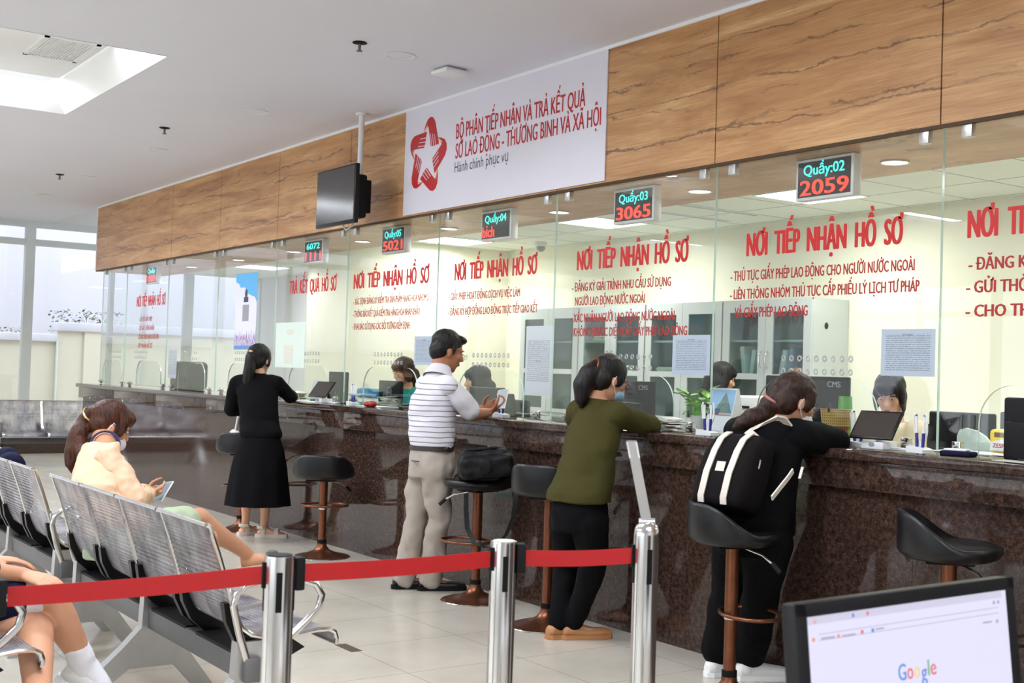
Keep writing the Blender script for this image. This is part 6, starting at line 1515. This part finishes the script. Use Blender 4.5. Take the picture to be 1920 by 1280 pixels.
    q = MB(); q.ribbon([P(1447, 934, 3.74), P(1462, 915, 3.78), P(1478, 895, 3.82), P(1487, 882, 3.85)], (Z3 * .010 - f0 * .012 + r0 * .006), .003); q.build('lower_strap', M['canvas_white'], p)
    q = MB(); q.box(P(1502, 886, 3.80), (.012, .004, .05), RB); q.build('strap_tab', M['canvas_white'], p)
woman_pack()

# ---- woman in the black skirt, far along the counter, seen from behind
def woman_skirt():
    f0 = V((-.80, .60, 0)).normalized(); r0 = f0.cross(Z3)
    hip = P(488, 828, 3.86); C = P(484, 760, 3.87); sh = P(482, 716, 3.89); neck = P(484, 700, 3.91); hc = P(487, 675, 3.93)
    shR = sh + r0 * .155 - Z3 * .012; shL = sh - r0 * .155 - Z3 * .012; elR = P(543, 743, 4.14); wrR = V((elR.x - .22, 4.27, 1.14)); elL = P(433, 768, 3.76); wrL = V((elL.x - .15, elL.y + .22, 1.02))
    gL = G(459, 1003); gR = G(494, 1007); anL = V((gL.x, gL.y, .09)); anR = V((gR.x, gR.y, .09)); base = ((gL.x + gR.x) / 2, (gL.y + gR.y) / 2, 0)
    hipR, hipL = hip + r0 * .08, hip - r0 * .08
    mb = MB(); r, f, u, k, at = head(mb, hc, (-.55, .85, -.12), neck, .98, .046); R = rfu(r, f, u)
    torso(mb, [(hip - Z3 * .08, .14, .10), (hip + Z3 * .05, .13, .095), (C, .12, .085), (sh - Z3 * .03, .135, .08), (neck, .055, .05)], r0, f0)
    for a, e, w in ((shR, elR, wrR), (shL, elL, wrL)):
        mb.limb([(a, .042), (e, .034), (e.lerp(w, .4), .034), (w, .023)]); hand(mb, w, (w - e), V((0, 0, -1)), r0 * (-1 if a is shR else 1), .35, .92)
    for h_, an in ((hipR, anR), (hipL, anL)):
        kn = h_.lerp(an, .52) + f0 * .01; mb.limb([(h_, .075), (kn, .050), (kn.lerp(an, .35) - f0 * .012, .048), (kn.lerp(an, .75), .034), (an, .030)])
    foot(mb, anL, (-.2, 1, 0), .92); foot(mb, anR, (.55, .85, 0), .92)
    o = skin('person', mb, M['skin_pale'], None, base, voxel=.009, smooth=3)
    root(o, 'woman with a long black ponytail, black cardigan and black skirt, standing at the counter'); eyes(o, at, R, k)
    hb = MB(); hb.ell(at(0, -.018, .045), (.087 * k, .104 * k, .088 * k), R, 24, 14); hb.ell(at(0, -.05, -.01), (.080 * k, .064 * k, .078 * k), R, 20, 12)
    for x in (-1, 1): hb.ell(at(x * .074, .015, .0), (.012 * k, .034 * k, .06 * k), R, 12, 8)
    hb.limb([(at(0, -.09, .055), .036), (at(0, -.122, .01), .042), (at(.005, -.125, -.08), .046), (at(-.005, -.12, -.17), .044), (at(-.015, -.11, -.25), .036), (at(-.02, -.10, -.30), .014)], 18)
    hb.limb([(at(-.05, -.07, -.06), .034), (at(-.062, -.075, -.12), .026), (at(-.055, -.075, -.17), .012)], 14)
    skin('hair', hb, M['hair_black'], o, voxel=.009, smooth=3, wr=.005, ws=34, stretch=(1, 1, .3))
    b = MB(); b.ell(at(.005, -.135, .052), (.022 * k, .012 * k, .012 * k), R, 14, 8); b.build('hair_clip', M['gold'], o)
    sb = MB(); hem = hip + Z3 * .03
    torso(sb, [(hem, .165, .13), (hem + Z3 * .05, .168, .13), (hip.lerp(C, .6), .152, .115), (C, .158, .115), (C.lerp(sh, .6), .168, .11), (sh + Z3 * .004, .14, .09), (neck, .066, .06)], r0, f0, 30)
    for a, e, w in ((shR, elR, wrR), (shL, elL, wrL)): sb.limb([(a.lerp(sh, .3), .074), (a, .066), (a.lerp(e, .5), .062), (e, .056), (e.lerp(w, .5), .050), (e.lerp(w, .95), .042)], 18)
    skin('cardigan', sb, M['knit_black'], o, voxel=.012, smooth=3, wr=.009, ws=7.5, seed=25)
    kb = MB(); zs = [(.055, .148, .118), (-.05, .185, .15), (-.2, .215, .185), (-.36, .235, .21), (-.50, .25, .225)]
    n = 40; rows = []
    for z, a, e in zs: rows.append([kb.bm.verts.new(hip + Z3 * z + r0 * (a * (1 + (-z) * .10 * cos(9 * 2 * pi * i / n))) * cos(2 * pi * i / n) + f0 * (e * (1 + (-z) * .10 * cos(9 * 2 * pi * i / n))) * sin(2 * pi * i / n)) for i in range(n)])
    for a, e in zip(rows, rows[1:]): kb.bridge(a, e)
    inner = [kb.bm.verts.new(v.co * 1.0 - (v.co - (hip + Z3 * -.5)).normalized() * .006) for v in rows[-1]]; kb.bridge(rows[-1], inner); top = [kb.bm.verts.new(hip + Z3 * .05 + (v.co - (hip + Z3 * .055)) * .95) for v in rows[0]]; kb.bridge(inner, top); kb.bridge(top, rows[0])
    kb.build('skirt', M['black_cloth'], o, angle=80)
    for an, td in ((anL, (-.2, 1, 0)), (anR, (.55, .85, 0))):
        td = V(td).normalized(); sd = td.cross(Z3); ft = V((an.x, an.y, 0)); q = MB(); out = [(-.066, .02), (-.04, .038), (.03, .040), (.10, .048), (.15, .047), (.19, .03)]
        q.prism([(y, x) for y, x in out] + [(y, -x) for y, x in reversed(out)], lambda y, x: ft + td * y + sd * x + Z3 * .001, Z3 * .028); s_ = q.build('sandal', M['sandal'], o)
        q = MB()
        for y, h_, wd in ((.105, .062, .05), (.0, .098, .043)): q.ribbon([ft + td * y + sd * (wd * cos(a)) + Z3 * (.012 + h_ * sin(a)) for a in [i / 12 * pi for i in range(13)]], td * .016, .002)
        q.ribbon([ft - td * (.052 * sin(a)) + sd * (.044 * cos(a)) + Z3 * .085 for a in [i / 12 * pi for i in range(13)]], Z3 * .012, .002)
        q.build('sandal_strap', M['sandal'], s_)
woman_skirt()
t = thing('white_bag', 'white cloth bag hanging over the farthest bar stool beside the black skirt', 'bag', P(444, 838, 3.9), world=True)
c = P(441, 815, 3.93); q = MB(); q.limb([(c, .05), (c - Z3 * .07, .075), (c - Z3 * .11 - V((.02, 0, 0)), .055)], 16); skin('bag_body', q, M['white_plastic'], t, voxel=.008, smooth=3, wr=.012, ws=16)
q = MB(); q.tube([c + V((0, 0, .02)), P(446, 785, 3.93), P(449, 772, 3.93)], .012, 8); q.build('bag_handle', M['white_plastic'], t)

# ---- seated woman in the peach jacket
def woman_seated():
    f0 = V((0, 1, 0)); r0 = V((1, 0, 0))
    hip = V((-6.22, 1.80, .545)); C = P(184, 905, 1.765); sh = P(188, 852, 1.80); neck = P(197, 833, 1.83); hc = P(206, 800, 1.905)
    shR = sh + r0 * .15 - Z3 * .01; shL = sh - r0 * .15 - Z3 * .01; elR = P(252, 938, 1.90); wrR = P(277, 922, 2.06); elL = V((elR.x - .42, 1.93, elR.z)); wrL = P(272, 928, 2.10) - V((.03, 0, 0))
    hipR, hipL = hip + r0 * .09, hip - r0 * .09; kR = P(372, 972, 2.30); anR = P(466, 1040, 2.62); kL = V((hip.x - .12, 2.28, .50)); anL = V((hip.x - .14, 2.36, .09))
    base = (hip.x, hip.y, 0)
    mb = MB(); r, f, u, k, at = head(mb, hc, (.02, 1, -.50), neck, .98, .046); R = rfu(r, f, u)
    torso(mb, [(hip - Z3 * .07, .14, .11), (hip + Z3 * .06, .135, .10), (C, .12, .09), (sh - Z3 * .03, .13, .08), (neck, .055, .05)], r0, f0)
    for a, e, w in ((shR, elR, wrR), (shL, elL, wrL)): mb.limb([(a, .042), (e, .034), (e.lerp(w, .4), .034), (w, .023)])
    ph = P(305, 922, 2.17)
    hand(mb, wrR, P(298, 932, 2.15) - wrR, V((-.3, -.2, .92)), V((1, .1, .3)), .95, .95); hand(mb, wrL, P(298, 922, 2.18) - wrL, V((.75, -.1, .2)), V((.1, -.2, 1)), .8, .95)
    mb.limb([(hipR, .088), (hipR.lerp(kR, .5), .080), (kR, .058), (kR.lerp(anR, .3) - Z3 * .012, .056), (kR.lerp(anR, .7), .042), (anR, .033)], 18)
    td = (P(505, 1034, 2.72) - anR).normalized(); sd = td.cross(Z3).normalized(); up_ = sd.cross(td)
    mb.loft([(anR - td * .045 - up_ * .03, sd * .024, up_ * .03), (anR - up_ * .032, sd * .032, up_ * .042), (anR + td * .06 - up_ * .035, sd * .037, up_ * .034), (anR + td * .12 - up_ * .042, sd * .042, up_ * .022), (anR + td * .165 - up_ * .046, sd * .034, up_ * .014), (anR + td * .18 - up_ * .047, sd * .02, up_ * .01)], 18)
    mb.limb([(hipL, .085), (kL, .056), (kL.lerp(anL, .35), .05), (anL, .033)]); foot(mb, anL, (0, 1, 0), .94)
    o = skin('person', mb, M['skin'], None, base, voxel=.006, smooth=3)
    root(o, 'seated woman in a peach jacket with an auburn ponytail, on the steel bench'); eyes(o, at, R, k)
    hb = MB(); hb.ell(at(0, -.018, .048), (.088 * k, .106 * k, .088 * k), R, 24, 14); hb.ell(at(0, -.045, .0), (.082 * k, .066 * k, .070 * k), R, 20, 12); hb.ell(at(0, .06, .07), (.06 * k, .042 * k, .045 * k), R, 16, 10)
    for x in (-1, 1): hb.ell(at(x * .076, .03, .012), (.012 * k, .036 * k, .055 * k), R, 12, 8)
    pt = [at(0, -.105, .03), P(160, 790, 1.80), P(146, 815, 1.755), P(138, 845, 1.735), P(136, 868, 1.73), P(139, 884, 1.735)]
    hb.limb(list(zip(pt, (.036, .043, .047, .046, .036, .014))), 18); hb.limb([(pt[2], .035), (P(133, 850, 1.72), .03), (P(126, 872, 1.71), .012)], 12); hb.limb([(pt[2], .035), (P(152, 850, 1.75), .03), (P(152, 872, 1.75), .012)], 12)
    skin('hair', hb, M['hair_auburn'], o, voxel=.0065, smooth=3, wr=.005, ws=34, stretch=(1, 1, .35))
    b = MB(); c = pt[0].lerp(pt[1], .25); ax = (pt[1] - pt[0]).normalized(); u1, v1 = MB.frame(ax); b.tube([c + (u1 * cos(q) + v1 * sin(q)) * .044 for q in [i / 20 * 2 * pi for i in range(20)]], .006, 8, closed=True); b.build('hair_tie', M['gold'], o)
    sb = MB()
    torso(sb, [(hip + Z3 * .0, .175, .15), (hip + Z3 * .10, .178, .15), (C - Z3 * .04, .17, .135), (C, .166, .128), (C.lerp(sh, .65), .166, .112), (sh + Z3 * .012, .125, .09), (neck + Z3 * .016, .070, .066)], r0, f0, 32)
    skin('jacket', sb, M['beige_jacket'], o, voxel=.008, smooth=3, wr=.014, ws=10, seed=31)
    for a, e, w in ((shR, elR, wrR), (shL, elL, wrL)):
        q = MB(); q.limb([(a.lerp(sh, .12), .066), (a.lerp(e, .5), .068), (e, .062), (e.lerp(w, .5), .056), (e.lerp(w, .7), .054)], 18); skin('sleeve', q, M['beige_jacket'], o, voxel=.007, smooth=2, wr=.013, ws=15, seed=7)
        q = MB(); q.cyl(e.lerp(w, .66), e.lerp(w, .80), .050, .046, 20); q.build('cuff', M['mint'], o)
    q = MB(); ax = (at(0, -.018, -.055) - V(neck)).normalized(); u1, v1 = MB.frame(ax)
    q.loft([(V(neck) - ax * .004, u1 * .074, v1 * .074), (V(neck) + ax * .022, u1 * .064, v1 * .064), (V(neck) + ax * .026, u1 * .056, v1 * .056)], 26, cap=False); q.build('scarf_collar', M['plaid'], o)
    kb = MB(); torso(kb, [(hip - Z3 * .09, .17, .15), (hip + Z3 * .03, .175, .15)], r0, f0); kb.limb([(hipR, .112), (hipR.lerp(kR, .50), .102), (hipR.lerp(kR, .78), .090)], 20); kb.limb([(hipL, .112), (hipL.lerp(kL, .75), .092)], 20)
    skin('skirt', kb, M['mint'], o, voxel=.008, smooth=4, wr=.006, ws=10)
    q = MB(); q.ell(at(0, .058, -.058), (.056 * k, .060 * k, .044 * k), R, 22, 14); q.build('face_mask', M['mask'], o)
    q = MB()
    for x in (-1, 1): q.tube([at(x * .05, .075, -.03), at(x * .07, .03, -.005), at(x * .083, -.012, .02), at(x * .084, -.02, -.02), at(x * .072, .01, -.065), at(x * .05, .05, -.085)], .0026, 6)
    q.build('mask_loop', M['mask'], o)
    q = MB(); q.prism([(-.07, .03), (.02, .038), (.12, .048), (.19, .036), (.21, 0), (.19, -.036), (.12, -.048), (.02, -.038), (-.07, -.03)], lambda y, x: anR + td * y + sd * x - up_ * .078, up_ * .02); s_ = q.build('sandal', mat('pale_sole', (206, 194, 170), .7, var=.05), o)
    q = MB(); q.ribbon([anR + td * .115 + sd * (.05 * cos(a)) - up_ * (.062 - .058 * sin(a)) for a in [i / 12 * pi for i in range(13)]], td * .026, .003); q.ell(anR + td * .125 - up_ * .006, (.03, .03, .016)); q.build('sandal_strap', M['olive_sandal'], s_)
    foot_ = MB(); ft = V((anL.x, anL.y, 0)); foot_.prism([(-.07, .03), (.02, .038), (.12, .048), (.19, .036), (.19, -.036), (.12, -.048), (.02, -.038), (-.07, -.03)], lambda y, x: ft + V((x, y, .001)), Z3 * .016); foot_.build('sandal', M['olive_sandal'], o)
    n_ = V((.25, -.62, .75)).normalized(); ud = (P(320, 917, 2.22) - P(292, 928, 2.12)); ud = (ud - n_ * ud.dot(n_)).normalized(); rd = ud.cross(n_).normalized(); q = MB()
    q.box(ph, (.072, .150, .009), Matrix((rd, ud, n_)).transposed(), bev=.005, seg=3); p = q.build('smartphone', M['phone'], None, origin=ph); tag(p, 'smartphone with a blue screen in the hands of the seated woman in the peach jacket', 'phone')
    q = MB(); q.box(ph + n_ * .005, (.062, .136, .001), Matrix((rd, ud, n_)).transposed()); q.build('phone_screen', M['phone_ui2'], p)
woman_seated()

# ---- person at the lower left edge: bare crossed legs, hand on the knee
def edge_person():
    f0 = V((0, 1, 0)); r0 = V((1, 0, 0))
    kR = P(90, 1120, 1.15); x0 = kR.x - .03; hip = V((x0 - .08, .70, .545)); hipR, hipL = hip + r0 * .09, hip - r0 * .09
    anR = P(164, 1252, 1.30); kL = P(66, 1180, 1.10); anL = P(72, 1330, 1.02)
    if anL.z < .09: anL.z = .09
    sh = V((x0 - .08, .66, 1.0)); neck = V((x0 - .08, .68, 1.06)); hc = V((x0 - .08, .74, 1.19)); shR = sh + r0 * .15; shL = sh - r0 * .15
    wrR = P(44, 1077, 1.06); elR = V((x0 + .1, .76, .70)); elL = V((x0 - .3, .80, .72)); wrL = V((x0 - .2, 1.0, .66))
    mb = MB(); r, f, u, k, at = head(mb, hc, (0, 1, -.3), neck, .98, .047); R = rfu(r, f, u)
    torso(mb, [(hip - Z3 * .07, .14, .11), (hip + Z3 * .1, .135, .10), (sh - Z3 * .15, .13, .09), (sh - Z3 * .02, .13, .08), (neck, .055, .05)], r0, f0)
    mb.limb([(shR, .044), (elR, .036), (elR.lerp(wrR, .4), .036), (wrR, .026)]); mb.limb([(shL, .044), (elL, .036), (wrL, .025)])
    tg = P(122, 1098, 1.16)
    hand(mb, wrR, tg - wrR, V((-.1, .25, -1)), V((-1, .2, .1)), .38, 1.0); hand(mb, wrL, V((.2, 1, -.1)), V((0, 0, -1)), V((1, 0, 0)), .3, .98)
    mb.limb([(hipR, .088), (hipR.lerp(kR, .6), .076), (kR, .060), (kR.lerp(anR, .30), .060), (kR.lerp(anR, .7), .045), (anR, .036)], 20)
    mb.limb([(hipL, .09), (hipL.lerp(kL, .6), .078), (kL, .060), (kL.lerp(anL, .35), .056), (anL, .036)], 20)
    td = V((.35, .8, -.62)).normalized(); sd = td.cross(Z3).normalized(); up_ = sd.cross(td)
    mb.loft([(anR - td * .045 - up_ * .03, sd * .024, up_ * .03), (anR - up_ * .03, sd * .032, up_ * .04), (anR + td * .07 - up_ * .038, sd * .038, up_ * .03), (anR + td * .16 - up_ * .05, sd * .036, up_ * .014)], 18)
    foot(mb, anL, (.2, 1, 0))
    o = skin('person', mb, M['skin'], None, (hip.x, hip.y, 0), voxel=.0055, smooth=3)
    root(o, 'person at the lower left edge, bare legs crossed, hand on the knee'); eyes(o, at, R, k)
    hb = MB(); hb.ell(at(0, -.018, .048), (.088 * k, .106 * k, .088 * k), R); hb.ell(at(0, -.05, -.03), (.084 * k, .070 * k, .10 * k), R); skin('hair', hb, M['hair_black'], o, voxel=.007, smooth=3, wr=.004, ws=34)
    sb = MB(); torso(sb, [(hip - Z3 * .02, .175, .15), (hip + Z3 * .15, .17, .14), (sh - Z3 * .12, .165, .12), (sh + Z3 * .01, .125, .09), (neck, .068, .064)], r0, f0, 28)
    sb.limb([(shR, .07), (elR, .062), (elR.lerp(wrR, .55), .056)], 18); sb.limb([(shL, .07), (elL, .062), (elL.lerp(wrL, .5), .056)], 18); skin('top', sb, M['navy'], o, voxel=.008, smooth=4, wr=.008, ws=9)
    kb = MB(); torso(kb, [(hip - Z3 * .095, .175, .15), (hip + Z3 * .03, .178, .15)], r0, f0); kb.limb([(hipR, .108), (hipR.lerp(kR, .74), .086)], 20); kb.limb([(hipL, .108), (hipL.lerp(kL, .45), .098)], 20); skin('skirt', kb, M['navy'], o, voxel=.008, smooth=4, wr=.004, ws=12)
    q = MB(); a = hipR.lerp(kR, .70); q.limb([(a, .084), (hipR.lerp(kR, .86), .074)], 20); skin('white_lining', q, M['white_plastic'], o, voxel=.006, smooth=2, wr=.003, ws=12)
    q = MB(); q.cap_cone(anR + (kR - anR) * .28, .047, anR - up_ * .01, .047, 18); q.cap_cone(anR, .044, anR + td * .08 - up_ * .03, .04, 16); skin('sock', q, M['mask'], o, voxel=.006, smooth=2, wr=.003, ws=20)
    q = MB(); q.loft([(anR - td * .065 - up_ * .035, sd * .026, up_ * .04), (anR - td * .03 - up_ * .03, sd * .042, up_ * .055), (anR + td * .05 - up_ * .035, sd * .046, up_ * .048), (anR + td * .13 - up_ * .05, sd * .050, up_ * .034), (anR + td * .20 - up_ * .058, sd * .036, up_ * .02)], 22)
    s_ = skin('shoe', q, M['sneaker'], o, voxel=.006, smooth=3)
    q = MB(); out = [(-.07, .02), (-.04, .042), (.05, .044), (.13, .052), (.19, .042), (.215, .012)]; q.prism([(y, x) for y, x in out] + [(y, -x) for y, x in reversed(out)], lambda y, x: anR + td * y + sd * x - up_ * .094, up_ * .026); q.build('sole', M['white_plastic'], s_)
    q = MB()
    for i in range(5):
        for x in (-1, 1): q.ell(anR + td * (.05 + .022 * i) + sd * (x * .018) - up_ * (-.010 + .006 * i), (.004, .004, .004), None, 8, 6)
    q.build('lace_eyelets', M['rubber'], s_)
    sole_shoe('shoe', anL, (.2, 1, 0), M['sneaker'], M['white_plastic'], o, 1.05)
edge_person()

# ---- staff behind the glass
def staff(x, y, z, hf, hairm, shirt, label, bun=False, fringe=True, skinm='skin_pale'):
    hc = V((x, y, z)); f0 = V((0, -1, 0)); r0 = V((-1, 0, 0)); neck = V((x, y + .05, z - .155)); sh = neck - Z3 * .045; hip = V((x, y + .10, .55))
    shR, shL = sh + r0 * .15, sh - r0 * .15; elR, elL = V((x - .22, y - .05, .86)), V((x + .22, y - .05, .86)); wrR, wrL = V((x - .12, y - .26, .80)), V((x + .12, y - .26, .80))
    mb = MB(); r, f, u, k, at = head(mb, hc, hf, neck, .97, .045); R = rfu(r, f, u)
    torso(mb, [(hip - Z3 * .06, .14, .11), (hip + Z3 * .12, .13, .10), (sh - Z3 * .18, .13, .095), (sh - Z3 * .02, .13, .08), (neck, .055, .05)], r0, f0)
    for s_, a, e, w in ((1, shR, elR, wrR), (-1, shL, elL, wrL)):
        mb.limb([(a, .042), (e, .034), (w, .023)]); hand(mb, w, V((0, -1, 0)), -Z3, V((s_, 0, 0)), .3, .92)
        h_ = hip + r0 * .09 * s_; kn = V((h_.x, y - .28, .50)); an = V((h_.x, y - .30, .09)); mb.limb([(h_, .085), (kn, .056), (an, .035)]); foot(mb, an, (0, -1, 0), .92)
    o = skin('person', mb, M[skinm], None, (x, y + .1, 0), voxel=.009, smooth=3); root(o, label); eyes(o, at, R, k, True)
    hb = MB(); hb.ell(at(0, -.016, .046), (.088 * k, .105 * k, .090 * k), R, 24, 14); hb.ell(at(0, -.05, -.03), (.086 * k, .070 * k, .10 * k), R, 20, 12)
    for q in (-1, 1): hb.ell(at(q * .077, .018, -.015), (.015 * k, .042 * k, .085 * k), R, 12, 8)
    if fringe: hb.ell(at(0, .058, .062), (.064 * k, .045 * k, .042 * k), R, 18, 10)
    if bun: hb.ell(at(0, -.12, .03), (.05 * k, .045 * k, .05 * k), R, 16, 10)
    else: hb.limb([(at(0, -.09, -.05), .06), (at(0, -.09, -.15), .055), (at(0, -.08, -.22), .03)], 16)
    skin('hair', hb, hairm, o, voxel=.009, smooth=3, wr=.004, ws=34, stretch=(1, 1, .3))
    sb = MB(); torso(sb, [(hip, .17, .14), (hip + Z3 * .15, .165, .135), (sh - Z3 * .15, .165, .12), (sh + Z3 * .01, .125, .09), (neck, .066, .062)], r0, f0, 28)
    for a, e, w in ((shR, elR, wrR), (shL, elL, wrL)): sb.limb([(a, .068), (e, .056), (e.lerp(w, .9), .045)], 16)
    skin('shirt', sb, shirt, o, voxel=.014, smooth=4, wr=.007, ws=9)
    tb = MB(); torso(tb, [(hip - Z3 * .075, .17, .14), (hip + Z3 * .03, .168, .14)], r0, f0)
    for s_ in (-1, 1):
        h_ = hip + r0 * .09 * s_; kn = V((h_.x, y - .28, .50)); an = V((h_.x, y - .30, .12)); tb.limb([(h_, .10), (kn, .075), (an, .06)], 16)
    skin('trousers', tb, M['black_cloth'], o, voxel=.016, smooth=3)
    return o
staff(-4.73, 5.60, 1.335, (.45, -.88, -.42), M['hair_black'], M['staff_shirt'], 'black-haired staff member bending down in the right-hand booth, under the A4 notice')
staff(-8.93, 5.42, 1.315, (-.45, -.9, -.12), M['hair_black'], M['white_plastic'], 'staff member whose face shows through the opening right of the man in the polo')
staff(-10.22, 5.42, 1.375, (.1, -1, -.35), M['hair_brown'], M['teal'], 'staff member of whom only the hair shows above the black DELL screen', skinm='skin')
staff(-7.50, 6.84, 1.40, (.5, .8, -.3), M['hair_black'], M['navy'], 'dark-haired staff member further back, above the desk calendar')
for x, y, l_ in [(-4.73, 5.72, 'black office chair of the staff member in the right-hand booth'), (-8.93, 5.54, 'black office chair of the staff member right of the man in the polo'), (-10.22, 5.54, 'black office chair behind the DELL screen')]:
    office_chair(x, y, l_, None)

# ---- black briefcase on the stool, dark bag on the far bench
t = thing('briefcase', 'black nylon briefcase with a hanging strap, lying on a bar stool', 'bag', (-6.50, 4.02, .735), world=True)
RB = Matrix.Rotation(radians(-28), 3, 'Z') @ Matrix.Rotation(radians(6), 3, 'X') @ Matrix.Rotation(radians(-5), 3, 'Y'); c = V((-6.46, 3.99, .825))
q = MB(); q.box(c, (.43, .31, .13), RB, bev=.028, seg=3); q.box(c + RB @ V((-.01, 0, .075)), (.38, .27, .05), RB, bev=.02, seg=3); skin('bag_body', q, M['nylon'], t, voxel=.008, smooth=2, wr=.010, ws=12)
q = MB(); q.box(c + RB @ V((.0, -.02, .105)), (.30, .20, .022), RB, bev=.01, seg=3); q.build('front_flap', M['nylon'], t)
q = MB(); q.box(c + RB @ V((.03, .03, .118)), (.07, .012, .003), RB); q.box(c + RB @ V((-.06, -.05, .118)), (.03, .008, .003), RB); q.build('metal_badge', M['steel'], t)
q = MB(); pts = [P(874, 925, 3.93), P(874, 960, 3.92), P(876, 990, 3.92), P(888, 1015, 3.92), P(910, 1026, 3.92), P(932, 1022, 3.92), P(950, 1000, 3.92), P(962, 970, 3.92), P(967, 940, 3.92), P(968, 922, 3.93)]
q.ribbon(pts, V((.012, .008, .004)), .002); q.build('shoulder_strap', M['nylon'], t)
t = thing('dark_bag', 'navy and cream bag on the left steel bench, its top showing over the backrest', 'bag', (-7.78, 1.85, .44), world=True)
q = MB(); q.limb([(V((-8.12, 1.70, .58)), .13), (V((-8.10, 1.68, .78)), .085)], 20); q.limb([(V((-7.96, 1.70, .56)), .12), (V((-7.95, 1.68, .76)), .085)], 20); skin('bag_body', q, M['navy'], t, voxel=.01, smooth=4, wr=.01, ws=10)
q = MB(); q.ell((-8.16, 1.65, .80), (.10, .06, .06)); q.build('cream_flap', M['canvas_white'], t)
